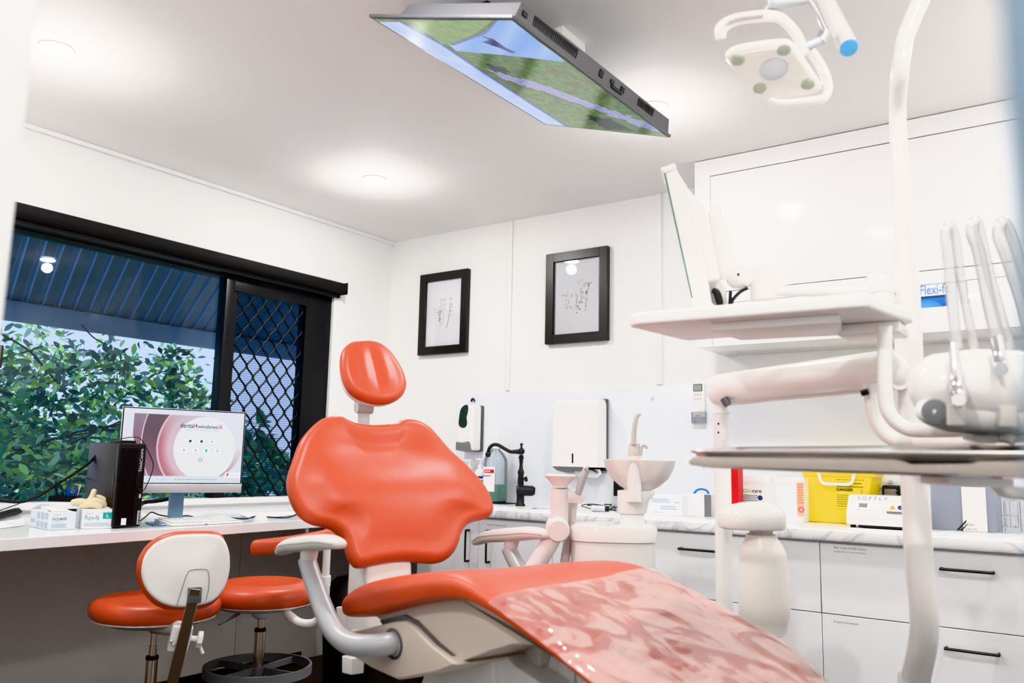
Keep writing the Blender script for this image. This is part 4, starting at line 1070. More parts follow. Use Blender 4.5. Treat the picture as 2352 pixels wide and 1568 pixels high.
# upper tray table
TZ = DP(1462, 745, 1.90).z
q = [PZ(x, y, TZ) for x, y in ((1446, 752), (1462, 746), (1995, 704), (2015, 712), (2040, 722), (2100, 742), (2040, 765), (1940, 757), (1580, 783), (1566, 781))]
w = MB(); w.prism(q, (0, 0, .030), .008, 3); tt = build(w, 'tray_table', M['warm'], du, angle=50)
w = MB(); c0 = PZ(2005, 748, TZ); w.box((c0.x, c0.y, TZ-.013), (.13, .11, .026), .008, 2, None); build(w, 'table_housing', M['warm'], tt)
w = MB(); q = [PZ(x, y, TZ) for x, y in ((1630, 742), (1930, 720), (1935, 752), (1700, 765))]; w.prism(q, (0, 0, -.018), .004, 2); build(w, 'underside_panel', M['warm'], tt)
# link arms
w = MB(); w.tube([DP(2032, 748, 1.76), DP(2032, 800, 1.76), DP(2033, 900, 1.75), DP(2042, 950, 1.74), DP(2078, 982, 1.72), DP(2130, 988, 1.68), DP(2260, 984, 1.56)], .0148, 18, 6); build(w, 'link_tube', M['warm'], du, angle=60)
w = MB(); w.tube([DP(2000, 880, 1.92), DP(2004, 920, 1.92), DP(2016, 970, 1.91), DP(2050, 1005, 1.89), DP(2110, 1014, 1.85), DP(2300, 1014, 1.68)], .0185, 18, 6); build(w, 'link_tube', M['plastic'], du, angle=60)
w = MB(); a, b = DP(1665, 895, 2.42), DP(2040, 851, 1.93); dr = (b-a).normalized()
w.tube([a-dr*.040, a-dr*.034, a-dr*.020, a, a+(b-a)*.5, b, b+dr*.022, b+dr*.036, b+dr*.042], [.014, .028, .042, .047, .0475, .048, .042, .026, .008], 32, 3); build(w, 'balance_arm', M['plastic'], du, angle=70)
cp = DP(1659, 1050, 2.40)
w = MB(); w.tube([(cp.x, cp.y, 0), (cp.x, cp.y, DP(1659, 946, 2.40).z)], .0238, 22); w.tube([(cp.x, cp.y, DP(1659, 946, 2.40).z-.01), (cp.x, cp.y, DP(1659, 905, 2.40).z)], .0165, 18); w.lathe([(.0245, 0), (.0255, .003), (.024, .006)], (cp.x, cp.y, DP(1659, 950, 2.4).z), n=22); w.lathe([(0, 0), (.12, 0), (.12, .015), (.03, .05), (.0238, .08)], (cp.x, cp.y, 0), n=28)
col = build(w, 'support_column', M['warm'], du)
w = MB()
for py in (973, 993): w.sphere(DP(1650, py, 2.376), .0032, n=8)
build(w, 'screw', M['black'], col)
w = MB(); w.tube([DP(1662, 915, 2.35), DP(1672, 930, 2.34)], .011, 12); build(w, 'arm_stop', M['darkgrey'], du)
w = MB(); w.tube([DP(1984, 895, 1.90), DP(1988, 906, 1.90)], .009, 12); build(w, 'arm_stop', M['rubber'], du)
# delivery head
HD = 1.5
w = MB()
hp = [(2093, 884, 10), (2098, 884, 34), (2112, 884, 58), (2140, 886, 80), (2190, 890, 92), (2250, 890, 97), (2330, 892, 97), (2420, 896, 92), (2480, 900, 70), (2500, 900, 20)]
w.tube([DP(x, y, HD+.00*i) for i, (x, y, r_) in enumerate(hp)], [px2m(r_, HD) for _, _, r_ in hp], 30, 4, squash=.9); hd_ = build(w, 'delivery_head', M['plastic'], du, angle=70)
w = MB()
hp = [(2112, 930, 14), (2130, 938, 36), (2180, 945, 48), (2260, 950, 50), (2340, 952, 50), (2440, 955, 44), (2470, 955, 14)]
w.tube([DP(x, y, HD-.022) for x, y, r_ in hp], [px2m(r_, HD) for _, _, r_ in hp], 26, 4, squash=.95); build(w, 'head_base', M['warm'], hd_, angle=70)
def facing(o, wd, ht, dp, mt, name, parent, bev=.003):
    m = MB(); m.box((0, 0, 0), (wd, ht, dp), bev, 2, basis(RT, UP, -FW, o)); return build(m, name, mt, parent)
facing(DP(2196, 952, 1.437), .030, .036, .01, M['lightgrey'], 'handpiece_slot', hd_); facing(DP(2312, 955, 1.434), .030, .036, .01, M['lightgrey'], 'handpiece_slot', hd_)
w = MB(); w.lathe([(0, .001), (.017, .001), (.021, 0)], DP(2146, 944, 1.452), -FW-RT*.6, 20); build(w, 'round_port', M['greyplastic'], hd_)
w = MB(); w.tube([DP(2230, 1000, 1.55), DP(2300, 1004, 1.48), DP(2330, 1012, 1.46)], .009, 10, 4); w.box((0, 0, 0), (.10, .016, .05), .004, 2, basis(RT, UP, -FW, DP(2290, 1003, 1.5))); build(w, 'head_pivot', M['lightgrey'], hd_)
# handpieces held in the head
def handpiece(label, up, down, body, tip, r):
    t = thing('dental_handpiece', label, 'handpiece', DP(*body[0], HD-.05), group='handpieces in the delivery head')
    m = MB(); m.tube([DP(x, y, HD+.02+.0009*i) for i, (x, y) in enumerate(up+down)], [px2m(r*(.85 if i < len(up) else .7), HD) for i in range(len(up+down))], 14, 6); build(m, 'hose_sleeve', M['hose'], t, angle=70)
    m = MB(); pts = [DP(x, y, HD-.055-.012*i) for i, (x, y) in enumerate(body)]; m.tube(pts, [px2m(k, HD) for k in body_r[:len(pts)]], 16, 3); build(m, 'grip', M['chrome'], t)
    m = MB(); m.tube([DP(x, y, HD-.085-.006*i) for i, (x, y) in enumerate(tip)], [px2m(k, HD) for k in (7, 6)], 12); build(m, 'tip', M['black'] if r > 16 else M['plastic'], t)
body_r = [10, 13, 14, 19, 14]
handpiece('handpiece with a chrome grip and white tip, leftmost in the delivery head', [(2198, 800), (2188, 700), (2178, 590), (2172, 540), (2180, 520)], [(2194, 545), (2204, 620), (2222, 720), (2238, 802)], [(2190, 790), (2195, 850), (2199, 885), (2201, 908), (2202, 918)], [(2203, 915), (2204, 934)], 15)
body_r = [12, 14, 15, 15, 14]
handpiece('handpiece with an open chrome nozzle, middle of the delivery head', [(2292, 790), (2270, 690), (2248, 580), (2233, 535), (2240, 508)], [(2252, 540), (2268, 610), (2292, 700), (2318, 800)], [(2288, 775), (2294, 810), (2298, 832), (2300, 845), (2300, 848)], [(2300, 848), (2301, 853)], 17)
body_r = [12, 14, 15, 15, 14]
handpiece('handpiece with a cloudy sleeve, rightmost in the delivery head', [(2372, 800), (2345, 690), (2312, 590), (2294, 540), (2302, 510)], [(2322, 540), (2345, 620), (2372, 720), (2400, 800)], [(2380, 780), (2386, 820), (2390, 840), (2392, 850), (2393, 853)], [(2393, 853), (2394, 860)], 17)

# steel tray and its carrier
def td(x): return 1.45-(x-1580)*.00030
NL, NR = DP(1580, 1044, td(1580)), DP(2430, 1052, td(2430)); FL, FR = DP(1690, 1036, 1.72), DP(2480, 1030, 1.48)
it = thing('instrument_tray', 'polished steel instrument tray above the drawers at the near side', 'tray', (NL+NR+FL+FR)/4)
def bil(u, v): return NL*(1-u)*(1-v)+NR*u*(1-v)+FR*u*v+FL*(1-u)*v
cor = [(0, 0), (1, 0), (1, 1), (0, 1)]
def rr(d, h):
    out = []
    R_ = .06
    for (cx_, cy_, a0) in ((R_, R_, PI), (1-R_, R_, 1.5*PI), (1-R_, 1-R_, 0), (R_, 1-R_, .5*PI)):
        for k in range(6):
            a = a0+PI/2*k/5; u = cx_+R_*math.cos(a); v = cy_+R_*math.sin(a)
            u = .5+(u-.5)*(1-d); v = .5+(v-.5)*(1-d*2); out.append(bil(u, v)+V((0, 0, h)))
    return out
w = MB(); w.loft([rr(.10, -.004), rr(.045, -.005), rr(.03, .000), rr(.02, .006), rr(.0, .009), rr(-.004, .007), rr(-.002, .004), rr(.018, .002), rr(.030, -.004), rr(.046, -.008), rr(.10, -.007)]); build(w, 'tray', M['steel'], it)
tcar = thing('tray_carrier', 'grey beige carrier plate with a dipped front lip under the steel tray', 'tray holder', (NL+NR+FL+FR)/4-V((0, 0, .03)))
lip = [(1594, 1051), (1640, 1052), (1850, 1054), (2055, 1058), (2080, 1063), (2105, 1074), (2130, 1085), (2160, 1088), (2200, 1087), (2216, 1080), (2232, 1068), (2252, 1062), (2440, 1061), (2440, 1104), (2330, 1098), (2205, 1093), (2150, 1093), (1943, 1087), (1640, 1075), (1586, 1070), (1584, 1060)]
fwd = V((FW.x, FW.y, 0)).normalized()
w = MB(); w.prism([DP(x, y-(3 if y < 1075 else 0), td(x)-.004) for x, y in lip], fwd*.012, .003, 2); build(w, 'front_lip', M['liplip'], tcar)
def bl2(u, v, h): return bil(u, v)+V((0, 0, h))
w = MB(); w.prism([bl2(.03, .07, -.014), bl2(.98, .07, -.014), bl2(.98, .93, -.018), bl2(.03, .93, -.018)], (0, 0, -.008), .002, 1); build(w, 'plate', M['darkgrey'], tcar)
w = MB(); w.prism([DP(x, y, 1.36) for x, y in ((2180, 1094), (2330, 1100), (2330, 1120), (2200, 1116), (2180, 1112))], fwd*.10, .003, 2); w.tube([DP(2290, 1108, 1.42), DP(2310, 1128, 1.46), DP(2400, 1135, 1.5)], .012, 12, 4); build(w, 'carrier_arm', M['warm'], tcar)

# ------------------------------------------------------------------ monitor on its arm
md = 1.96; vd = ray(1565, 560); vd = V((vd.x, vd.y, 0)).normalized(); vd = (vd+V((RT.x, RT.y, 0))*.075).normalized()
mo = thing('dental_monitor', 'white monitor seen edge on above the upper tray table', 'monitor', DP(1620, 700, md))
def sideprism(name, pts, depth, d0, mt, bev=.004, parent=None):
    m = MB(); m.prism([DP(x, y, md+d0) for x, y in pts], vd*depth, bev, 3); return build(m, name, mt, parent or mo, angle=45)
fr_ = sideprism('housing', [(1527, 398), (1552, 388), (1577, 427), (1590, 470), (1624, 632), (1636, 706), (1606, 712), (1590, 684)], .37, 0, M['plastic'])
sideprism('top_bezel', [(1516, 386), (1549, 374), (1554, 386), (1524, 398)], .37, -.004, M['plastic'], .003, fr_)
sideprism('bottom_bezel', [(1587, 686), (1618, 679), (1640, 700), (1645, 712), (1600, 712), (1590, 700)], .37, -.004, M['plastic'], .003, fr_)
M['glassedge'] = mat('green_glass_edge', (74, 120, 102), .15)
sideprism('glass_panel', [(1524.8, 397), (1527, 397), (1590, 684), (1587.8, 684)], .365, -.002, M['glassedge'], 0)
sideprism('rear_cover', [(1574, 424), (1592, 446), (1622, 478), (1652, 630), (1653, 638), (1624, 644)], .30, .03, M['plastic'], .006)
sideprism('port_panel', [(1625, 646), (1652, 640), (1668, 664), (1668, 694), (1650, 705), (1636, 702)], .24, .06, M['lightgrey'], .002)
w = MB(); w.tube([DP(1632, 484, md+.12), DP(1640, 492, md+.12), DP(1652, 540, md+.12), DP(1662, 600, md+.12), DP(1672, 640, md+.12)], [.014, .022, .027, .030, .026], 18, 6); build(w, 'arm_cover', M['plastic'], mo, angle=70)
w = MB(); w.sphere(DP(1700, 638, md+.10), .030, (1.15, 1.15, .95)); bj = build(w, 'tilt_joint', M['plastic'], mo)
w = MB(); w.sphere(DP(1696, 630, md+.066), .0035, n=10); build(w, 'screw', M['black'], bj)
vc = DP(1754, 655, md+.09)
w = MB(); zt1, zb1, zm1 = DP(1754, 616, md+.09).z, DP(1754, 690, md+.09).z, DP(1754, 650, md+.09).z
w.lathe([(0, zt1-vc.z), (.029, zt1-vc.z), (.0325, zt1-vc.z-.004), (.0325, zm1-vc.z+.001), (.0315, zm1-vc.z), (.0325, zm1-vc.z-.001), (.0325, zb1-vc.z+.006), (.028, zb1-vc.z), (0, zb1-vc.z)], vc, n=28); build(w, 'arm_hinge', M['plastic'], mo)
w = MB(); pe = V((PXx, PYy, PV(668)))
w.tube([vc+(pe-vc)*.08+V((0, 0, -.012)), vc+(pe-vc)*.5+V((0, 0, -.008)), pe+(vc-pe)*.10], .0135, 16, 4); build(w, 'monitor_arm', M['warm'], mo)
w = MB(); pc = pe+(vc-pe).normalized()*.055; w.lathe([(0, .036), (.028, .036), (.033, .030), (.033, -.008), (.030, -.010), (.030, -.034), (0, -.036)], pc, n=24); w.box((0, 0, .01), (.05, .045, .04), .006, 2, basis((pe-pc).normalized(), V((0, 0, 1)).cross((pe-pc).normalized()), (0, 0, 1), (pc+pe)/2)); build(w, 'arm_clamp', M['warm'], mo)
w = MB(); w.tube([DP(1636, 666, md-.002+.05), DP(1646, 672, md+.045), DP(1652, 690, md+.045), DP(1655, 706, md+.045)], [.006, .009, .009, .007], 10, 4); w.tube([DP(1715, 662, md+.08), DP(1698, 672, md+.06), DP(1682, 690, md+.05), DP(1679, 706, md+.05)], .0045, 8, 5); w.tube([DP(1678, 668, md+.05), DP(1677, 686, md+.05), DP(1676, 706, md+.05)], .0045, 8, 5); build(w, 'cable', M['rubber'], mo)

# ------------------------------------------------------------------ operating light
ld = 1.9
ol = thing('operating_light', 'white dental operating light with four reflectors hanging from its arm', 'dental light', DP(1790, 150, ld))
fn_ = (-FW*.40+V((0, 0, -1))*.86-RT*.08).normalized(); lx = (RT-fn_*RT.dot(fn_)).normalized(); ly = fn_.cross(lx)
FL_ = basis(lx, ly, fn_, DP(1778, 160, ld))
face = [(1667, 132), (1672, 118), (1690, 108), (1740, 98), (1800, 92), (1822, 99), (1840, 122), (1865, 160), (1886, 192), (1884, 206), (1860, 213), (1800, 222), (1765, 224), (1740, 220), (1725, 208), (1698, 172)]
w = MB(); w.pad([s2d(x, y, FL_) for x, y in face], FL_, .014, lambda u, v, t: .002*smoothstep(0, .4, t), lambda u, v, t: .045*smoothstep(0, .8, t), 4, 5); lb = build(w, 'lamp_head', M['plastic'], ol, angle=60)
M['lampface'] = mat('translucent_lamp_cover', (246, 243, 238), .12, coat=.5)
w = MB(); w.pad([(lambda p: (p[0]*.90, p[1]*.90))(s2d(x, y, FL_)) for x, y in face], FL_ @ Matrix.Translation((0, 0, .016)), .0015, None, None, 2, 5); cv = build(w, 'lamp_cover', M['lampface'], ol, angle=60)
M['reflector'] = mat('green_grey_reflector', (206, 210, 194), .3, metal=.2)
def disc(px, py, r, h, mt, name, lines=False):
    o = pl(px, py, FL_ @ V((0, 0, .0185)), fn_); m = MB(); m.lathe([(0, h), (r*.8, h), (r, 0), (r*.98, -.001)], o, fn_, 24)
    if lines:
        for k in range(-3, 4):
            L2 = math.sqrt(max(.05, 1-(k/4)**2))*r*.9; m.box((0, k*r/4, h+.0006), (L2*2, r*.07, .0012), 0, 1, basis(lx, ly, fn_, o))
    return build(m, name, mt, cv)
for p in ((1695, 138), (1801, 115), (1856, 194), (1745, 203)): disc(p[0], p[1], .0155, .0015, M['reflector'], 'reflector', True)
disc(1777, 160, .031, .0015, M['silver'], 'centre_disc')
w = MB(); w.tube([DP(1656, 90, ld), DP(1657, 66, ld), DP(1682, 48, ld), DP(1730, 39, ld), DP(1782, 38, ld+.01), DP(1812, 58, ld+.02), DP(1836, 90, ld+.03), DP(1850, 125, ld+.03)], [.010, .016, .0165, .0165, .0165, .0165, .016, .014], 14, 6, squash=.7); hd2 = build(w, 'handle', M['plastic'], ol, angle=70)
w = MB(); w.tube([DP(1672, 52, ld-.017), DP(1700, 43, ld-.017), DP(1752, 37, ld-.014)], .0075, 10, 4, squash=.5); build(w, 'handle_grip', M['lightgrey'], hd2)
w = MB(); w.tube([DP(1862, 118, ld+.03), DP(1884, 150, ld+.03), DP(1900, 190, ld+.02), DP(1893, 224, ld+.01), DP(1850, 234, ld), DP(1790, 238, ld), DP(1766, 230, ld)], [.013, .0135, .013, .0135, .0135, .012, .009], 14, 6, squash=.75); build(w, 'handle', M['plastic'], ol, angle=70)
w = MB(); w.tube([DP(1848, 108, ld+.03), DP(1885, 92, ld+.03)], .0115, 14); w.tube([DP(1884, 96, ld+.03), DP(1895, 72, ld+.03)], .0135, 14); build(w, 'swivel', M['silver'], ol)
w = MB(); a0, a1 = DP(1866, -60, ld+.34), DP(1950, 110, ld-.0)
w.tube([a0, a0+(a1-a0)*.6, a0+(a1-a0)*.9, a1], [.0200, .0200, .0205, .0210], 20, 3); ar_ = build(w, 'light_arm', M['plastic'], ol, angle=60)
w = MB(); ad = (a1-a0).normalized(); w.lathe([(.0205, 0), (.0185, .003), (0, .0042)], a1, ad, 24); build(w, 'end_cap', M['lampblue'], ar_)
w = MB(); w.tube([DP(1852, -15, ld), DP(1872, 20, ld), DP(1894, 68, ld+.01)], .0055, 10, 4); build(w, 'tension_rod', M['chrome'], ol)
w = MB(); w.box((0, 0, 0), (.095, .05, .05), .012, 3, basis((RT+UP*.12).normalized(), (UP-RT*.12).normalized(), -FW, DP(1805, -4, ld+.02))); build(w, 'pivot_block', M['silver'], ol)

# ------------------------------------------------------------------ cuspidor
cd_ = 2.55
cc_ = DP(1407, 1203, cd_); CX, CY, CZ_ = cc_.x, cc_.y, cc_.z
cu = thing('cuspidor', 'white cuspidor unit with a clear bowl behind the dental chair', 'cuspidor', (CX, CY, 0))
hr = hR; hf = hF
def oval(rx, ry, z, n=40, ex=3.0):
    return [V((CX, CY, z))+hr*(rx*math.copysign(abs(math.cos(a))**(2/ex), math.cos(a)))+hf*(ry*math.copysign(abs(math.sin(a))**(2/ex), math.sin(a))) for a in [2*PI*k/n for k in range(n)]]
w = MB(); w.loft([oval(.12, .10, 0), oval(.126, .105, .02), oval(.126, .105, CZ_-.048)]); cb_ = build(w, 'cabinet', M['plastic'], cu)
w = MB(); w.loft([oval(.131, .110, CZ_-.046), oval(.1315, .1105, CZ_-.010), oval(.127, .106, CZ_-.002), oval(.110, .09, CZ_)]); build(w, 'lid', M['plastic'], cu)
sp_ = DP(1452, 1200, cd_-.02)
def cz(py, x=1455): return DP(x, py, cd_-.02).z
def sring(rx, ry, py, dx=0, n=32, ex=2.4):
    o = V((sp_.x, sp_.y, cz(py)))+hr*dx
    return [o+hr*(rx*math.copysign(abs(math.cos(a))**(2/ex), math.cos(a)))+hf*(ry*math.copysign(abs(math.sin(a))**(2/ex), math.sin(a))) for a in [2*PI*k/n for k in range(n)]]
w = MB(); w.loft([sring(.038, .034, 1212), sring(.036, .033, 1205), sring(.036, .033, 1180)]); build(w, 'neck', M['warm'], cu)
w = MB(); w.loft([sring(.040, .038, 1179), sring(.043, .041, 1176), sring(.047, .044, 1150, .003), sring(.056, .050, 1134, .012), sring(.056, .050, 1127, .012), sring(.040, .040, 1126, .012)]); build(w, 'bowl_support', M['warm'], cu)
bo_ = V((sp_.x, sp_.y, 0))+hr*.027+hf*.03
rimz = cz(1056); dpt = cz(1056)-cz(1127)
w = MB(); w.lathe([(.034, -dpt), (.060, -dpt*.86), (.088, -dpt*.60), (.104, -dpt*.28), (.111, 0), (.1085, .001), (.101, -dpt*.28), (.085, -dpt*.58), (.057, -dpt*.82), (.030, -dpt*.95)], (bo_.x, bo_.y, rimz), n=40, cap=False); build(w, 'bowl', M['bowl'], cu, angle=70)
w = MB(); po = DP(1457, 1100, cd_-.055)
w.tube([V((po.x, po.y, cz(1150))), V((po.x, po.y, cz(1100))), V((po.x, po.y, cz(1046)))], [.022, .0205, .0195], 20, 4); sp2 = build(w, 'spout_post', M['warm'], cu)
w = MB(); w.lathe([(.0198, cz(1047)), (.0198, cz(1040)), (.0175, cz(1022)), (.015, cz(1018)), (0, cz(1018))], (po.x, po.y, 0), n=22); build(w, 'spout_cap', M['lightgrey'], cu)
w = MB(); P_ = lambda x, y: DP(x, y, cd_-.055); w.tube([P_(1455.5, 1020), P_(1456, 995), P_(1458, 975), P_(1462, 958), P_(1467, 951), P_(1471, 954)], [.0088, .0082, .0076, .007, .0064, .006], 14, 6); build(w, 'bowl_spout', M['lightgrey'], cu)
w = MB(); w.tube([P_(1471, 1046), P_(1473, 1030), P_(1478, 1022), P_(1484, 1024), P_(1486, 1030)], .0048, 10, 5); build(w, 'cup_spout', M['lightgrey'], cu)
# assistant arm with suction handpiece
ad_ = 2.5
aa = thing('suction_holder', 'white jointed suction holder arm between the chair and the cuspidor', 'holder arm', DP(1281, 1213, ad_))
w = MB(); w.tube([DP(1276, 1222, ad_), DP(1250, 1268, ad_), DP(1214, 1322, ad_)], [.027, .027, .026], 18, 3); build(w, 'lower_arm', M['warm'], aa)
w = MB(); o = DP(1281, 1213, ad_); w.lathe([(0, .036), (.030, .036), (.0345, .030), (.0345, -.03), (0, -.03)], o, -FW, 28); build(w, 'elbow', M['warm'], aa)
w = MB(); w.tube([DP(1285, 1196, ad_+.01), DP(1285, 1155, ad_+.01), DP(1286, 1120, ad_+.01)], .0265, 20); build(w, 'upright', M['warm'], aa)
w = MB(); o = DP(1287, 1120, ad_+.01); hh_ = px2m(28, ad_); w.lathe([(.0225, 0), (.024, .008), (.040, hh_*.75), (.047, hh_*.9), (.048, hh_), (.042, hh_+.003), (.03, hh_*.8), (0, hh_*.6)], o, (0, 0, 1), 28); build(w, 'holder_cup', M['warm'], aa)
w = MB(); w.tube([DP(1300, 1138, ad_+.01), DP(1336, 1140, ad_+.02), DP(1341, 1141, ad_+.02)], [.021, .0205, .016], 18); build(w, 'side_holder', M['plastic'], aa)
sh_ = thing('suction_handpiece', 'grey suction handpiece with its ribbed hose standing in the suction arm', 'handpiece', DP(1330, 1120, ad_))
w = MB(); w.tube([DP(1347, 1078, ad_), DP(1342, 1090, ad_), DP(1335, 1110, ad_), DP(1328, 1133, ad_)], [.0105, .0115, .0115, .0095], 14, 4); build(w, 'grip', M['armtube'], sh_)
w = MB(); w.tube([DP(1342, 1076, ad_-.008), DP(1349, 1073, ad_-.012)], .006, 12); build(w, 'nozzle', M['silver'], sh_)
w = MB(); pts = catmull([DP(1328, 1133, ad_+.03), DP(1318, 1150, ad_+.045), DP(1312, 1190, ad_+.05), DP(1304, 1240, ad_+.05), DP(1292, 1330, ad_+.05)], 14)
w.tube(pts, [.0135+.0008*(k % 2) for k in range(len(pts))], 12); build(w, 'hose', M['lightgrey'], sh_)

# ------------------------------------------------------------------ hanging water bottle on the support column
bd_ = 2.25
bt_ = thing('hanging_bottle', 'frosted plastic bottle hanging from a white domed cap beside the drawers', 'bottle', DP(1755, 1340, bd_))
bc_ = DP(1750, 1300, bd_)
def bz_(py): return DP(1750, py, bd_).z
def brow(cx, rx, py, ry=None, ex=2.6):
    o = DP(cx, py, bd_); ry = ry or rx
    return [o+hr*(px2m(rx, bd_)*math.copysign(abs(math.cos(a))**(2/ex), math.cos(a)))+hf*(px2m(ry, bd_)*math.copysign(abs(math.sin(a))**(2/ex), math.sin(a))) for a in [2*PI*k/36 for k in range(36)]]
w = MB(); w.loft([brow(1726, 70, 1214, 60), brow(1726, 74, 1209, 64), brow(1726, 74, 1184, 64), brow(1728, 70, 1174, 60), brow(1732, 56, 1162, 48), brow(1736, 36, 1155, 32), brow(1738, 14, 1152, 12)]); build(w, 'cap_housing', M['plastic'], bt_, angle=50)
facing(DP(1793, 1203, bd_-.045), .004, .018, .004, M['darkgrey'], 'cap_mark', bt_, 0)
w = MB(); w.loft([brow(1748, 33, 1230, None, 2), brow(1748, 33, 1226, None, 2), brow(1748, 26, 1226, None, 2), brow(1748, 26, 1219, None, 2), brow(1747, 31, 1218, None, 2), brow(1747, 31, 1210, None, 2)]); build(w, 'neck_ring', M['lightgrey'], bt_, angle=30)
w = MB(); w.loft([brow(1757, 40, 1457, None, 2), brow(1757, 50, 1452, None, 2), brow(1757, 53, 1424, None, 2), brow(1756, 57, 1418, None, 2), brow(1755, 58, 1380, None, 2), brow(1753, 56, 1310, None, 2), brow(1752, 52, 1278, None, 2), brow(1751, 53, 1270, None, 2), brow(1750, 46, 1252, None, 2), brow(1749, 36, 1236, None, 2), brow(1748, 33, 1228, None, 2)]); build(w, 'bottle', M['frosted'], bt_, angle=40)
# ------------------------------------------------------------------ things on the desk
def zof(px, py, p):      # height above p's foot seen at picture row py
    h = V((p.x-CAM.x, p.y-CAM.y)); d = ray(px, py); t = h.length/math.hypot(d.x, d.y); return CAM.z+d.z*t
# computer
pa = PZ(258, 1214, DZ); pv = V((pa.x-CAM.x, pa.y-CAM.y, 0)).normalized(); nn = -pv; nn.rotate(Matrix.Rotation(math.radians(22), 3, 'Z'))
e1 = V((-nn.y, nn.x, 0)); e2 = -nn; PH = zof(262, 1016, pa)-DZ; PW = .100; PDp = .285
pc = thing('desktop_computer', 'upright black desktop computer on the desk beside the white boxes', 'computer', pa+e2*.14+e1*.05)
def PCp(x, y, z): return pa+e1*x+e2*y+V((0, 0, z))
BP = basis(e1, e2, (0, 0, 1), pa)
w = MB(); w.box2((0, .020, .004), (PW, PDp, PH), .004, 2, BP); build(w, 'case', M['pc'], pc)
w = MB(); w.box2((.0, 0, .004), (PW, .022, PH-.001), .006, 3, BP)
fr1 = build(w, 'front_panel', M['pc'], pc)
w = MB()
for k in range(17): w.box2((.008+k*.0038, -.0012, .012), (.0098+k*.0038, .0006, PH-.02), 0, 1, BP)
build(w, 'front_ridges', M['blackgloss'], fr1)
w = MB()
for k in range(26): w.box2((-.0008, .024, .02+k*.0075), (.0004, .036, .0245+k*.0075), 0, 1, BP)
build(w, 'side_vent', M['blackgloss'], pc)
w = MB(); w.box2((.006, .01, 0), (.03, .03, .005), 0, 1, BP); w.box2((.07, .25, 0), (.09, .27, .005), 0, 1, BP); build(w, 'foot', M['rubber'], pc)
text('ThinkCentre', .085, .012, PCp(.088, -.0015, PH-.105), (0, 0, 1), -e1, M['silver'], fr1, bold=.02)
w = MB(); w.box2((.085, -.0016, .012), (.096, .0, .062), 0, 1, BP); build(w, 'nameplate', M['silver'], fr1)
text('Lenovo', .044, .008, PCp(.0945, -.0018, .015), (0, 0, 1), -e1, M['ink'], fr1, bold=.03)
w = MB(); w.box2((.028, -.0018, .012), (.046, .0, .036), 0, 1, BP); stk = build(w, 'sticker', M['paper'], fr1)
w = MB(); w.box2((.085, -.0014, PH-.20), (.093, .0, PH-.185), .001, 1, BP); build(w, 'port', M['silver'], fr1)
w = MB(); w.box2((.078, -.012, PH-.178), (.096, .002, PH-.166), .002, 1, BP); build(w, 'usb_plug', M['black'], fr1)
w = MB(); w.box2((.03, .06, PH), (.085, .16, PH+.010), .002, 1, BP); tag(build(w, 'adaptor', M['black']), 'flat black adaptor lying on top of the desktop computer', 'adaptor')
w = MB(); w.tube([PCp(-.0, .15, PH+.008), PCp(.03, .06, PH+.016), PCp(.055, .03, PH+.022), PCp(.075, .0, PH+.016), PCp(.098, -.02, PH-.03), PCp(.118, -.025, PH-.075), PCp(.112, -.025, PH-.12), PCp(.098, -.014, PH-.17)], .0016, 6, 6); tag(build(w, 'usb_cable', M['rubber']), 'thin black cable looping over the front of the desktop computer', 'cable')
# monitor
tl, tr, br = DP(283, 928, 3.18), DP(565, 950, 3.44), DP(567, 1130, 3.44)
zt2 = (tl.z+tr.z)/2; zb2 = br.z; sxv = V((tr.x-tl.x, tr.y-tl.y, 0)); SWd = sxv.length; sxv.normalize(); syv = V((0, 0, 1)); snv = sxv.cross(syv); so_ = V((tl.x, tl.y, zb2)); SH = zt2-zb2
BM_ = basis(sxv, syv, snv, so_)        # x right, y up, z to the viewer
mon = thing('computer_monitor', 'silver and white computer monitor with a lit practice software screen', 'monitor', so_+sxv*SWd/2)
chin = .035
w = MB(); w.box2((0, 0, -.012), (SWd, SH, 0), .003, 2, BM_); build(w, 'bezel', M['silver'], mon)
w = MB(); w.box2((-.001, 0, -.014), (SWd+.001, chin, .0025), .002, 2, BM_); build(w, 'chin', M['silver'], mon)
w = MB(); w.box2((.002, chin, .0), (SWd-.002, SH-.002, .0006), 0, 1, BM_); build(w, 'panel', M['blackgloss'], mon)
w = MB(); w.box2((SWd*.2, .03, -.05), (SWd*.8, SH*.8, -.012), .02, 3, BM_); build(w, 'rear_housing', M['silver'], mon)
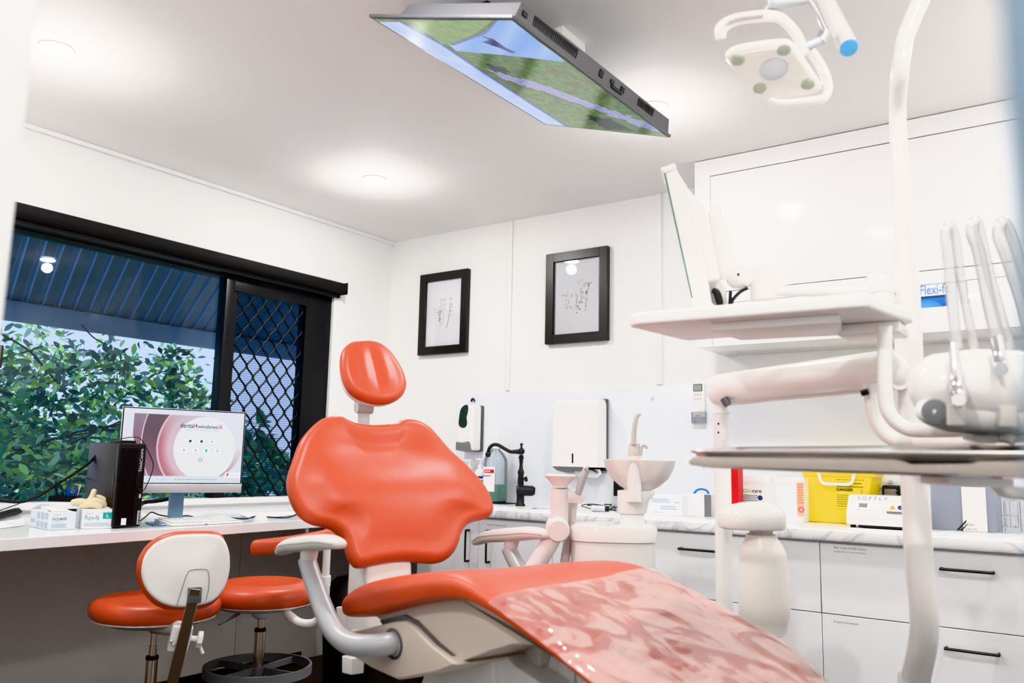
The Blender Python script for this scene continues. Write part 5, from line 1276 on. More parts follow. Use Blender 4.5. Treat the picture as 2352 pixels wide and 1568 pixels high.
def mpic(u, v):
    v = 1-v; c = (236, 240, 250)
    if v > .905: return (232, 240, 250)
    if v < .065: return (238, 242, 252)
    x, y = u*1.9, v
    d1 = math.hypot((x-1.28)/.62, (y-.52)/.56)        # white disc
    d2 = math.hypot((x-1.22)/.78, (y-.50)/.74)
    d3 = math.hypot((x-1.14)/.98, (y-.42)/1.05)
    if d1 < .80: return (250, 252, 255)
    lft = x < 1.28
    if d2 < .86 and lft:
        t = (d2-.66)/.2; c = mixc((226, 200, 214), (200, 120, 138), max(0, min(1, t*1.1))); return mixc(c, (205, 200, 205), max(0, .9-y*2.2))
    if d2 < .90 and lft: return (226, 196, 206)
    if d3 < .86 and lft: return mixc((110, 88, 104), (176, 130, 146), max(0, min(1, (y-.3)*1.2)))
    if d3 < .875 and lft: return (240, 220, 226)
    if lft and .15 < x < .62:
        xx = (x-.15)/.47; top = mixc((150, 140, 162), (160, 96, 118), max(0, min(1, y*1.5))); c = mixc(top, (200, 200, 206), max(0, (y-.72)*3.2))
        if xx < .3*max(0, y-.35)*2.6: return (236, 240, 250)
        if xx > .62: c = mixc(c, (150, 90, 110), .35)
        return c
    if not lft and y > .45:
        if 1.0 > math.hypot((x-1.28)/.62, (y-.45)/.52) > .84: return mixc((244, 244, 250), (186, 152, 166), (y-.45)*1.8)
    return c
e_ = .006
painted('screen_picture', mon, BM_ @ V((e_, chin+.003, .0012)), BM_ @ V((SWd-e_, chin+.003, .0012)), BM_ @ V((SWd-e_, SH-e_, .0012)), BM_ @ V((e_, SH-e_, .0012)), 380, 220, mpic, M['screen'])
def MP(u, v): return BM_ @ V((u*SWd, v*SH, .0016))
M['navy_lit'] = emat('navy_screen_text', (36, 66, 104), .5); M['rose_lit'] = emat('rose_screen_text', (150, 74, 100), .5); M['grey_lit'] = emat('grey_screen_text', (160, 164, 176), .6); M['red_lit'] = emat('red_screen_text', (206, 60, 78), .5); M['green_lit'] = emat('green_screen_icon', (70, 170, 130), .5); M['tile_lit'] = emat('pale_screen_tile', (226, 234, 242), .7)
text('dental', .113*SWd, .018, MP(.456, .775), sxv, syv, M['navy_lit'], mon, bold=.012)
text('4', .023*SWd, .018, MP(.573, .775), sxv, syv, M['rose_lit'], mon, bold=.012)
text('windows', .165*SWd, .0145, MP(.599, .775), sxv, syv, M['navy_lit'], mon, bold=.012)
text('i6', .032*SWd, .018, MP(.771, .775), sxv, syv, M['rose_lit'], mon, bold=.006)
text('Leading Practice Management Software', .28*SWd, None, MP(.50, .738), sxv, syv, M['grey_lit'], mon, bold=.012)
def icons(pts, name='desktop_icon'):
    for i, (u, v, mt) in enumerate(pts):
        m = MB(); m.box2((u*SWd-.011, v*SH-.010, .0013), (u*SWd+.011, v*SH+.012, .0015), 0, 1, BM_); t = build(m, name, M['tile_lit'], mon)
        m = MB(); m.box2((u*SWd-.005, v*SH-.001, .0015), (u*SWd+.005, v*SH+.009, .0017), 0, 1, BM_); build(m, 'symbol', mt, t)
        m = MB(); m.box2((u*SWd-.009, v*SH-.0085, .0015), (u*SWd+.009, v*SH-.006, .0017), 0, 1, BM_); build(m, 'caption', M['grey_lit'], t)
icons([(.545, .605, M['navy_lit']), (.638, .605, M['navy_lit']), (.725, .605, M['grey_lit']), (.50, .495, M['grey_lit']), (.594, .495, M['grey_lit']), (.682, .495, M['green_lit']), (.775, .495, M['grey_lit'])])
w = MB(); o = MP(.638, .395); a0 = math.radians(120)
w.tube([o+sxv*.0065*math.cos(a0+math.radians(300)*k/20)+syv*.0065*math.sin(a0+math.radians(300)*k/20) for k in range(21)], .0009, 5); w.tube([o+syv*.002, o+syv*.009], .0009, 5); build(w, 'power_symbol', M['navy_lit'], mon)
w = MB()
for k in range(16): w.box2((SWd*(.45+k*.022)-.0025, SH*.150, .0014), (SWd*(.45+k*.022)+.0025, SH*.163, .0016), 0, 1, BM_)
build(w, 'taskbar_icons', M['green_lit'], mon)
w = MB()
for k, (x0, x1) in enumerate(((.30, .31), (.34, .37), (.88, .885), (.90, .96))): w.box2((SWd*x0, SH*.150, .0014), (SWd*x1, SH*.158, .0016), 0, 1, BM_)
build(w, 'taskbar_text', M['grey_lit'], mon)
w = MB(); w.box2((SWd*.852, SH*.185, .0013), (SWd*.985, SH*.245, .0015), 0, 1, BM_); build(w, 'logo_panel', M['tile_lit'], mon)
w = MB(); w.poly([MP(.862, .20), MP(.878, .20), MP(.886, .235), MP(.870, .235)]); build(w, 'logo_mark', M['red_lit'], mon)
text('centaur', .08*SWd, .009, MP(.895, .203), sxv, syv, M['grey_lit'], mon, bold=.0)
M['reflblue'] = mat('painted_blue_reflection', (120, 160, 190), .25, metal=.6)  # bluish reflection on the stand put into the base colour
sb = PZ(384, 1190, DZ)
mc = so_+sxv*SWd*.5-snv*.06
w = MB(); w.box2((-.028, .0, -.008), (.028, zb2-DZ+.08, .006), .003, 2, basis(sxv, syv, snv, V((mc.x, mc.y, DZ+.004)))); build(w, 'stand_neck', M['reflblue'], mon)
w = MB(); w.box2((-.10, 0, -.05), (.10, .006, .10), .002, 1, basis(sxv, syv, snv, V((mc.x, mc.y, DZ)))); build(w, 'stand_base', M['reflblue'], mon)
# keyboard, mouse, cable, paper
k0, k1 = PZ(395, 1209, DZ), PZ(557, 1201, DZ); kx = (k1-k0); KW = kx.length; kx.normalize(); ky = V((-kx.y, kx.x, 0))
if ky.dot(hF) < 0: ky = -ky
kb = thing('keyboard', 'slim white keyboard lying on the desk before the monitor', 'keyboard', k0+kx*KW/2)
w = MB(); w.prism([k0+V((0, 0, .001)), k0+ky*.13+V((0, 0, .001)), k0+ky*.13+V((0, 0, .022)), k0+V((0, 0, .009))], kx*KW, .002, 1); build(w, 'case', M['plastic'], kb)
for r_ in range(5):
    for c_ in range(14):
        a = k0+kx*(.012+c_*(KW-.02)/14)+ky*(.014+r_*.022); zc_ = .009+.1*(.014+r_*.022)+.002
        m = MB(); m.box2((0, 0, 0), ((KW-.02)/14-.003, .019, .002), 0, 1, basis(kx, (ky+V((0, 0, .1))).normalized(), kx.cross((ky+V((0, 0, .1))).normalized()), a+V((0, 0, zc_-.001)))); build(m, 'key', M['paper'], kb)
ms = PZ(597, 1196, DZ); w = MB()
b = bmesh.new(); bmesh.ops.create_uvsphere(b, u_segments=24, v_segments=14, radius=1)
for v in b.verts: v.co = V((v.co.x*.030, v.co.y*.055, max(0, v.co.z)*.030*(1-.25*max(0, v.co.y))))
w.merge(b, basis(hF.cross(V((0, 0, 1)))*-1 if False else V((hF.y, -hF.x, 0)), hF, (0, 0, 1), ms)); tag(build(w, 'mouse', M['plastic']), 'white computer mouse on the desk beside the keyboard', 'mouse')
w = MB(); w.tube([PZ(322, 1196, DZ+.004), PZ(335, 1186, DZ+.010), PZ(348, 1176, DZ+.02), PZ(366, 1182, DZ+.01), PZ(400, 1187, DZ+.004), PZ(430, 1184, DZ+.004), PZ(455, 1189, DZ+.004), PZ(485, 1186, DZ+.004), PZ(530, 1189, DZ+.004), PZ(566, 1191, DZ+.004), PZ(585, 1186, DZ+.02), PZ(620, 1187, DZ+.004), PZ(660, 1188, DZ+.004), PZ(690, 1176, DZ+.004)], .0028, 7, 6)
tag(build(w, 'mouse_cable', M['rubber']), 'thin black cable lying along the back of the desk', 'cable')
w = MB(); g_ = [[PZ(x, y, DZ+.002+zz) for x, y, zz in row] for row in (((552, 1180, .016), (572, 1189, .001), (640, 1186, .001), (700, 1180, .001)), ((565, 1174, .010), (590, 1176, .001), (650, 1175, .001), (705, 1172, .001)))]
w.loft(g_, False, False); tag(build(w, 'paper_sheet', M['paper']), 'loose white sheet of paper with a curled corner on the desk', 'paper')
# boxes
def cornered(corner, side, front, z):
    c = PZ(*corner, z); s = PZ(*side, z); ey = (s-c); ey.z = 0; D = ey.length; ey.normalize(); ex = V((ey.y, -ey.x, 0))
    if ex.dot(RT) < 0: ex = -ex
    fx = PZ(*front, z); d = ray(*front); h = V((d.x, d.y)); # width where the front corner is seen
    # solve c+ex*W on the ray
    a1, b1 = ex.x, -h.x; a2, b2 = ex.y, -h.y; r1, r2 = CAM.x-c.x, CAM.y-c.y; det = a1*b2-a2*b1
    W = (r1*b2-r2*b1)/det
    return c, ex, ey, W, D
c, ex, ey, W_, D_ = cornered((110, 1218), (58, 1207), (172, 1216), DZ)
H_ = zof(110, 1176, c)-DZ
BX = basis(ex, ey, (0, 0, 1), c)
D_ = min(D_, .20)
fm = thing('face_mask_box', 'open white and pale blue face mask box at the left of the desk', 'box', c+ex*W_/2+ey*D_/2)
M['palebox'] = mat('pale_blue_card', (226, 234, 240), .55)
w = MB(); w.box2((0, 0, .0005), (W_, D_, H_), .002, 1, BX); cb1 = build(w, 'carton', M['palebox'], fm)
w = MB()
w.poly([BX @ V(p) for p in ((0, .004, H_), (0, D_*.5, H_), (-.002, D_*.42, H_+.022), (-.002, D_*.12, H_+.012))]); w.poly([BX @ V(p) for p in ((0, D_, H_), (W_*.9, D_, H_), (W_*.8, D_-.01, H_+.012), (W_*.3, D_-.02, H_+.020), (.01, D_-.01, H_+.012))]); w.poly([BX @ V(p) for p in ((.01, .01, H_+.001), (W_-.01, .01, H_+.001), (W_-.02, D_*.8, H_+.012), (.02, D_*.8, H_+.014))])
build(w, 'torn_flap', M['paper'], fm)
text('FACE MASK', W_*.55, .009, BX @ V((W_*.12, -.0005, H_*.54)), ex, (0, 0, 1), M['ink_grey'], fm, bold=.012)
def lines(parent, mt, B, rects, name='fine_print'):
    m = MB()
    for (x0, z0, x1, z1, nl) in rects:
        for k in range(nl):
            zz = z0+(z1-z0)*(k+.5)/nl; hgt = (z1-z0)/nl*.45; xe = x1-(x1-x0)*(.12*((k*7) % 3)/2)
            m.quad(B @ V((x0, 0, zz-hgt/2)), B @ V((xe, 0, zz-hgt/2)), B @ V((xe, 0, zz+hgt/2)), B @ V((x0, 0, zz+hgt/2)))
    return build(m, name, mt, parent)
BXf = BX @ Matrix.Translation((0, -.0008, 0)); BXs = basis(-ey, ex, (0, 0, 1), c+ey*D_-ex*.0008)
lines(fm, M['ink_pale'], BXf, [(W_*.10, H_*.12, W_*.7, H_*.36, 5), (W_*.12, H_*.47, W_*.6, H_*.51, 1), (W_*.15, H_*.80, W_*.40, H_*.85, 1)])
lines(fm, M['ink_pale'], BXs, [(D_*.38, H_*.55, D_*.55, H_*.92, 9), (D_*.60, H_*.55, D_*.76, H_*.92, 9), (D_*.80, H_*.60, D_*.96, H_*.92, 8), (D_*.38, H_*.10, D_*.55, H_*.42, 7), (D_*.60, H_*.10, D_*.76, H_*.42, 7), (D_*.80, H_*.10, D_*.96, H_*.42, 7), (D_*.06, H_*.30, D_*.30, H_*.5, 4)])
c, ex, ey, W_, D_ = cornered((186, 1215), (173, 1208), (258, 1213), DZ)
H_ = zof(186, 1169, c)-DZ; D_ = .15; BX = basis(ex, ey, (0, 0, 1), c)
gl = thing('latex_glove_box', 'white glove box with a teal size square on the desk', 'box', c+ex*W_/2+ey*D_/2)
w = MB(); w.box2((0, 0, .0005), (W_, D_, H_), .0015, 1, BX); build(w, 'carton', M['card'], gl)
w = MB(); w.poly([BX @ V(p) for p in ((W_*.0, .03, H_+.001), (W_*.95, .02, H_+.001), (W_*.75, .05, H_+.010), (W_*.1, .06, H_+.008))]); build(w, 'torn_flap', M['card'], gl)
w = MB(); w.quad(*[BX @ V(p) for p in ((W_*.66, -.0006, H_*.50), (W_*.95, -.0006, H_*.50), (W_*.95, -.0006, H_*.82), (W_*.66, -.0006, H_*.82))]); tq = build(w, 'size_square', M['teal'], gl)
text('L', None, H_*.17, BX @ V((W_*.775, -.0010, H_*.575)), ex, (0, 0, 1), M['paper'], gl, bold=.03)
text('Pure-fit', W_*.46, H_*.25, BX @ V((W_*.09, -.0006, H_*.44)), ex, (0, 0, 1), mat('teal_grey_ink', (104, 168, 168), .6), gl, bold=.0)
lines(gl, M['ink_pale'], BX @ Matrix.Translation((0, -.0007, 0)), [(W_*.08, H_*.12, W_*.93, H_*.32, 3), (W_*.12, H_*.74, W_*.34, H_*.80, 1)])
gv = BX @ V((W_*.10, D_*.35, H_))
w = MB()
for (pts, r_) in (((((-.038), 0, .020), (-.015, -.01, .022), (.02, 0, .016), (.04, .01, .010)), [.012, .015, .013, .010]), (((.0, .0, .012), (.02, 0, .034), (.030, .006, .062)), [.012, .010, .0095]), (((.0, -.015, .012), (.025, -.02, .026), (.06, -.015, .016), (.068, 0, .004)), [.010, .014, .012, .008]), (((.01, .01, .018), (.04, .02, .036), (.065, .02, .026), (.072, .015, .006)), [.011, .012, .013, .009]), (((-.01, -.02, .008), (.02, -.03, .014), (.05, -.03, .006)), [.009, .012, .010])):
    P_ = [gv+ex*a+ey*b_+V((0, 0, c_)) for a, b_, c_ in pts]; m2 = MB(); w.tube([P_[0]-(P_[1]-P_[0])*.25]+P_+[P_[-1]+(P_[-1]-P_[-2])*.2], [.004]+r_+[.004], 14, 5)
tag(build(w, 'latex_glove', M['glove'], None, angle=80), 'crumpled cream latex glove spilling out of the white glove box', 'glove')
# pen cup and pens
pcb = PZ(122, 1178, DZ); pcb = pcb+hF*.09
ph = thing('pen_cup', 'black square pen cup behind the face mask box', 'pen cup', pcb)
ztop_ = zof(140, 1138, pcb); Bc = basis(hR, hF, (0, 0, 1), (pcb.x, pcb.y, DZ)); hh = ztop_-DZ
w = MB()
for lo, hi in (((-.06, -.03, .001), (.06, -.027, hh)), ((-.06, .027, .001), (.06, .03, hh)), ((-.06, -.03, .001), (-.057, .03, hh)), ((.057, -.03, .001), (.06, .03, hh)), ((-.06, -.03, .001), (.06, .03, .004))): w.box2(lo, hi, 0, 1, Bc)
build(w, 'cup', M['black'], ph)
def pen(label, name, x, y, lean, top_px, mt, mt2=None, r=.0045):
    foot = Bc @ V((x*.7, y, .006)); zt3 = zof(top_px[0], top_px[1], pcb); tp = Bc @ V((x+lean, y, zt3-DZ)); d = (tp-foot).normalized()
    t = thing(name, label, 'pen' if name == 'pen' else 'pencil', foot, group='pens in the black cup')
    m = MB(); m.tube([foot, foot+d*((tp-foot).length*.72)], r, 10); build(m, 'barrel', mt, t)
    m = MB(); m.tube([foot+d*((tp-foot).length*.70), tp-d*.012, tp], [r*1.12, r*1.12, r*.6], 10); build(m, 'cap', mt2 or mt, t)
pen('black pen leaning left out of the black cup', 'pen', -.030, .0, -.022, (111, 1109), M['black'], r=.006)
pen('blue capped pen beside the black pen in the cup', 'pen', -.020, .012, .0, (128, 1123), M['penclear'], M['pen'], .006)
pen('green barrelled pen with a dark cap in the cup', 'pen', -.010, -.008, .0, (136, 1126), M['penclear'], M['ink'], .0055)
pen('short blue pen in the middle of the cup', 'pen', .008, .006, .002, (146, 1132), M['pen'], r=.006)
pen('tall blue pen with a clip standing upright in the cup', 'pen', .018, -.006, .002, (154, 1116), M['pen'], r=.0055)
pen('blue pen leaning right out of the cup', 'pen', .036, .004, .016, (178, 1122), M['pen'], r=.005)
pen('plain wooden pencil leaning right out of the cup', 'pencil', .040, .014, .018, (184, 1111), M['wood'], r=.0042)
# cables behind
w = MB(); w.tube([DP(-60, 1140, 3.0), DP(0, 1149, 3.05), DP(50, 1152, 3.1), DP(90, 1138, 3.15), DP(125, 1115, 3.2), DP(160, 1094, 3.2), DP(205, 1062, 3.2), DP(235, 1030, 3.2)], .0055, 8, 6); tag(build(w, 'power_cable', M['rubber']), 'thick black cable sweeping up behind the desktop computer', 'cable')
w = MB(); w.tube([DP(-40, 1190, 3.0), DP(0, 1172, 3.05), DP(60, 1150, 3.15), DP(130, 1118, 3.2), DP(200, 1098, 3.22)], .0018, 6, 6); tag(build(w, 'network_cable', M['rubber']), 'thin black cable crossing behind the face mask box', 'cable')
w = MB(); P_ = catmull([PZ(-60, 1205, DZ+.015), PZ(0, 1184, DZ+.016), PZ(35, 1174, DZ+.016), PZ(70, 1166, DZ+.016)], 22); w.tube(P_, [.0125+(.0015 if k % 2 else -.001) for k in range(len(P_))], 10); tag(build(w, 'cable_conduit', M['rubber']), 'ribbed black cable conduit lying at the left end of the desk', 'cable')
w = MB(); P_ = catmull([PZ(312, 1170, DZ+.03), DP(330, 1154, 3.5), DP(360, 1150, 3.5), DP(390, 1144, 3.48), DP(410, 1132, 3.45), DP(416, 1122, 3.42)], 16); w.tube(P_, [.0085+(.001 if k % 2 else -.0008) for k in range(len(P_))], 9); tag(build(w, 'monitor_conduit', M['rubber']), 'ribbed black cable conduit hanging below the computer monitor', 'cable')
w = MB(); g_ = [[PZ(x, y, DZ+.0015+zz) for x, y, zz in row] for row in (((-40, 1216, 0), (10, 1212, .0), (56, 1206, .0)), ((-40, 1200, .006), (10, 1196, .012), (54, 1190, .004)))]
w.loft(g_, False, False); tag(build(w, 'paper_bag', M['paper']), 'flat white paper bag at the left end of the desk', 'paper')
# ------------------------------------------------------------------ things on the back wall and on the benchtop
WX = basis((1, 0, 0), (0, 1, 0), (0, 0, 1))
# soap dispenser
fy = -.115
a_, b_ = PY(1046, 1034, fy), PY(1086, 930, fy); xs0, xs1 = a_.x, PY(1111, 975, -.014).x; z0_, z1_ = PY(1062, 1034, fy).z, PY(1072, 930, fy).z
sd = thing('soap_dispenser', 'white wall soap dispenser with a dark oval window and grey lever', 'soap dispenser', ((xs0+xs1)/2, -.06, z0_))
w = MB(); w.box2((xs0, fy, z0_), (xs1-.004, -.028, z1_), .018, 5); body = build(w, 'body', M['plastic'], sd, angle=50)
w = MB(); w.box2((xs0+.004, -.030, z0_-.006), (xs1, -.013, z1_+.002), .006, 2); build(w, 'back_plate', M['darkgrey'], sd)
o = PY(1086, 918, -.02); w = MB(); w.tube([o+V((.012*math.cos(PI*k/8)*1.0-.0, 0, .018*math.sin(PI*k/8)-.010)) for k in range(9)], .005, 8); build(w, 'lock_tab', M['black'], sd)
oc = PY(1065, 957, fy-.0005); ww = []
for (px, py) in ((1067, 930), (1075, 931), (1075, 945), (1072, 958), (1073, 972), (1069, 981), (1061, 982), (1054, 976), (1054, 962), (1058, 940)):
    q = PY(px, py, fy-.0005); ww.append((q.x-oc.x, q.z-oc.z))
FW_ = basis((1, 0, 0), (0, 0, 1), (0, -1, 0), oc)
M['darkwindow'] = mat('dark_green_window', (52, 66, 62), .25, vary=.4, vscale=60)
w = MB(); w.pad(ww, FW_, .002, None, None, 2, 4); build(w, 'window', M['darkwindow'], sd)
ll = []
for (px, py) in ((1047, 1014), (1060, 1016), (1076, 1013), (1080, 1018), (1081, 1034), (1066, 1037), (1046, 1033)): q = PY(px, py, fy-.003); ll.append(q)
w = MB(); w.prism(ll, (0, .07, 0), .003, 2); build(w, 'lever', M['greyplastic'], sd)
# towel dispenser
fy = -.135
xl, xr = PY(1269, 1000, fy).x, PY(1398, 1000, -.014).x; zt, zb = PY(1330, 915, fy).z, PY(1320, 1072, fy).z
td_ = thing('paper_towel_dispenser', 'large white paper towel dispenser on the splashback with a black slot', 'towel dispenser', ((xl+xr)/2, -.07, zb))
w = MB(); w.loft([[V((x, y, zb)) for x, y in ((xl, fy), (xr-.010, fy), (xr-.004, fy+.006), (xr-.004, -.03), (xl, -.03))], [V((x, y, zt-.03)) for x, y in ((xl+.004, fy+.004), (xr-.012, fy+.004), (xr-.005, fy+.010), (xr-.005, -.03), (xl+.004, -.03))], [V((x, y, zt-.006)) for x, y in ((xl+.012, fy+.020), (xr-.018, fy+.020), (xr-.012, fy+.026), (xr-.012, -.03), (xl+.012, -.03))], [V((x, y, zt)) for x, y in ((xl+.022, fy+.04), (xr-.026, fy+.04), (xr-.022, fy+.046), (xr-.022, -.03), (xl+.022, -.03))]])
build(w, 'cover', M['plastic'], td_, angle=25)
w = MB(); w.box2((xl+.006, -.032, zb-.02), (xr, -.013, zt+.004), .012, 3); build(w, 'back_plate', M['darkgrey'], td_)
w = MB(); w.prism([V((xl, fy, zb)), V((xr-.075, fy, zb)), V((xr-.02, fy+.02, zb-.028)), V((xr-.004, -.03, zb-.03)), V((xl+.02, -.03, zb-.032)), V((xl+.025, fy+.03, zb-.024))], (0, 0, .0012), 0); w.prism([V((xl, fy+.001, zb)), V((xr-.06, fy+.001, zb)), V((xr-.07, fy+.02, zb-.022)), V((xl+.02, fy+.02, zb-.022))], (0, .02, 0), 0); build(w, 'chute', M['greyplastic'], td_)
q0, q1 = PY(1315, 1041, fy-.001), PY(1315, 1063, fy-.001); w = MB(); w.tube([q0, q1], .0042, 10, squash=1); build(w, 'level_slot', M['black'], td_)
pp = PY(1350, 1092, -.09); w = MB(); w.loft([[pp+V((-.075, 0, .035)), pp+V((.075, 0, .035))], [pp+V((-.085, .0, .01)), pp+V((.085, .0, .012))], [pp+V((-.045, -.004, -.008)), pp+V((.055, -.004, -.010))]], False, False)
tag(build(w, 'paper_towel', M['paper']), 'white paper towel hanging from the bottom of the towel dispenser', 'paper towel')
# climate remote
fy = -.035
a_, b_ = PY(1590, 958, fy), PY(1617, 880, fy)
rm = thing('remote_control', 'white wall held remote control with a grey display', 'remote control', ((a_.x+b_.x)/2, -.02, a_.z))
w = MB(); w.box2((a_.x, fy, a_.z), (b_.x, -.014, b_.z), .004, 2); build(w, 'body', M['plastic'], rm)
q0, q1 = PY(1589+4, 898, fy), PY(1612, 880+2, fy)
w = MB(); w.box2((q0.x-.002, fy-.0015, q0.z-.002), (q1.x+.002, fy+.001, q1.z+.002), .001, 1); dp_ = build(w, 'display', M['darkgrey'], rm)
M['lcd'] = mat('grey_lcd', (150, 156, 154), .3)
w = MB(); w.box2((q0.x+.002, fy-.0022, q0.z+.002), (q1.x-.002, fy-.001, q1.z-.002), 0); build(w, 'lcd', M['lcd'], dp_)
for r_ in range(2):
    for c_ in range(3):
        m = MB(); x = q0.x+(q1.x-q0.x)*(c_+.5)/3; z = q0.z-.018-r_*.020; m.box2((x-.006, fy-.0015, z-.005), (x+.006, fy+.001, z+.005), .001, 1); build(m, 'button', M['lightgrey'], rm)
w = MB(); w.box2((q0.x+.008, fy-.0006, a_.z+.006), (q1.x-.008, fy, a_.z+.009)); build(w, 'maker_mark', M['ink'], rm)
w = MB(); w.box2((a_.x-.004, fy-.004, a_.z-.030), (b_.x+.004, -.013, a_.z+.028), .004, 2); build(w, 'wall_holder', M['clearplastic'], rm)
o = PY(1498, 915, -.0125); w = MB(); w.lathe([(0, .0012), (.011, .0012), (.012, 0), (0, 0)], o, (0, -1, 0), 6); tag(build(w, 'round_sticker', M['sticker']), 'small pale blue sticker on the splashback', 'sticker')
o = PY(1420, 1120, -.04); w = MB(); w.box((o.x, -.035, o.z), (.04, .045, .085), .004); tag(build(w, 'wall_speaker', M['black']), 'small black box fixed on the splashback behind the cuspidor', 'speaker')
# tap
tz = PY(1195, 1161, -.26); tz.z = CZ; tdp = depth_of(tz)
tap = thing('tap', 'matt black traditional tap with a curved spout on the benchtop', 'tap', tz)
def TP(x, y): return DP(x, y, tdp)
def tzr(y): return DP(1195, y, tdp).z-CZ
w = MB(); w.lathe([(0, 0), (.027, 0), (.027, .006), (.021, .016), (.0205, tzr(1140)), (.0205, tzr(1132))], tz, n=24); w.tube([TP(1187, 1126), TP(1186, 1126)+V((0, 0, 0)), TP(1192, 1126), TP(1210, 1126.5), TP(1222, 1127), TP(1229, 1127.5)], [.016, .023, .0275, .0275, .0275, .018], 20, 3); build(w, 'body', M['tap_black'], tap)
w = MB(); prof = [(1114, 13), (1103, 13), (1102, 14.5), (1100, 12), (1097, 13.5), (1094, 11), (1088, 12.5), (1083, 14), (1080, 11), (1076, 8.5), (1066, 7), (1054, 9), (1050, 12), (1046, 9), (1044, 8)]
w.lathe([(px2m(r*.5*1.0, tdp)*1.0, tzr(y)) for y, r in [(a, b*1.1) for a, b in prof]], V((DP(1195, 1161, tdp).x, tz.y, CZ)), n=20); build(w, 'stem', M['tap_black'], tap)
w = MB(); ob = TP(1197.5, 1036); w.sphere(ob, px2m(8, tdp), n=18); w.lathe([(px2m(3, tdp), 0), (px2m(2.4, tdp), .018), (px2m(4, tdp), .022), (px2m(3.6, tdp), .028), (0, .029)], ob+V((0, 0, .014)), n=14); build(w, 'finial', M['tap_black'], tap)
w = MB(); w.tube([TP(1194, 1037), TP(1184, 1037), TP(1173, 1037), TP(1164, 1033), TP(1152, 1026), TP(1142, 1021), TP(1132, 1021.5), TP(1125, 1028), TP(1122, 1036), TP(1121, 1041)], [px2m(r_, tdp) for r_ in (6.5, 5.0, 4.2, 4.0, 4.2, 4.2, 4.2, 4.2, 4.2, 4.2)], 14, 6); w.lathe([(px2m(4.5, tdp), 0), (px2m(6.4, tdp), -.008), (px2m(6.2, tdp), -.018), (px2m(5.2, tdp), -.021), (px2m(5.6, tdp), -.026), (0, -.026)], TP(1121, 1038), n=18); build(w, 'spout', M['tap_black'], tap)
w = MB(); w.tube([TP(1200, 1099), TP(1207, 1099)], .005, 10); w.sphere(TP(1208, 1097), .008); w.sphere(TP(1208.5, 1102), .0095); build(w, 'cross_handle', M['tap_black'], tap)
w = MB(); w.tube([TP(1215, 1116), TP(1219, 1119), TP(1223, 1113)], .003, 8); w.tube([TP(1205, 1108), TP(1215, 1116)], .0018, 6); build(w, 'lever', M['silver'], tap)
# mouthwash bottle
bf = PY(1136, 1163, -.14); bf.z = CZ; bdp = depth_of(bf)
mw = thing('mouthwash_bottle', 'large clear mouthwash bottle half full of green liquid with a pump', 'bottle', bf)
def bzr(y): return DP(1136, y, bdp).z-CZ
R1 = px2m(28, bdp)
w = MB(); w.lathe([(0, 0.001), (R1*.8, .001), (R1*.97, .012), (R1, .03), (R1, bzr(1062)), (R1*.93, bzr(1052)), (R1*.66, bzr(1040)), (R1*.36, bzr(1032)), (R1*.34, bzr(1026))], (bf.x, bf.y, CZ), n=32, cap=True); build(w, 'bottle', M['bottleclear'], mw)
w = MB(); w.lathe([(0, 0.004), (R1*.78, .004), (R1*.94, .014), (R1*.965, .03), (R1*.965, bzr(1112)), (0, bzr(1112))], (bf.x, bf.y, CZ), n=32); build(w, 'liquid', M['liquid'], mw)
w = MB(); w.lathe([(R1*.36, bzr(1029)), (R1*.37, bzr(1020)), (.006, bzr(1018)), (.006, bzr(1000)), (.012, bzr(999)), (.012, bzr(994)), (0, bzr(993))], (bf.x, bf.y, CZ), n=20); w.tube([V((bf.x, bf.y, CZ+bzr(997))), V((bf.x-.02, bf.y-.014, CZ+bzr(995))), V((bf.x-.03, bf.y-.02, CZ+bzr(999)))], .006, 10, 3); w.tube([V((bf.x, bf.y, CZ+.02)), V((bf.x, bf.y, CZ+bzr(1024)))], .004, 8); build(w, 'pump', M['plastic'], mw)
def curved_label(parent, R, a0, a1, z0, z1, mt, name, c, n=14):
    m = MB(); rows = []
    for z in (z0, z1): rows.append([V((c.x+math.cos(a0+(a1-a0)*k/n)*R, c.y+math.sin(a0+(a1-a0)*k/n)*R, z)) for k in range(n+1)])
    m.loft(rows, False, False); return build(m, name, mt, parent)
va = math.atan2(CAM.y-bf.y, CAM.x-bf.x)
lb_ = curved_label(mw, R1*1.006, va-1.45, va-.05, CZ+bzr(1128), CZ+bzr(1072), M['paper'], 'label', bf)
curved_label(mw, R1*1.010, va-1.30, va-.12, CZ+bzr(1086), CZ+bzr(1078), M['red'], 'red_band', bf, 10)
def tang(px, py, h): # lettering plane just in front of the round bottle
    d = ray(px, py); return CAM+d*((bdp-h))
text('Colgate', px2m(18, bdp), px2m(6.5, bdp), tang(1108, 1085, R1*1.12), RT, UP, M['paper'], mw, bold=.02)
text('Savacol', px2m(18, bdp), px2m(6, bdp), tang(1108, 1094.5, R1*1.12), RT, UP, M['inkblue'], mw, bold=.02)
w = MB(); w.box((bf.x+.02, bf.y, CZ+.0025), (.20, .13, .004), .001); dsh = tag(build(w, 'drip_mat', M['rubber']), 'thin black drip mat under the mouthwash bottle', 'mat')
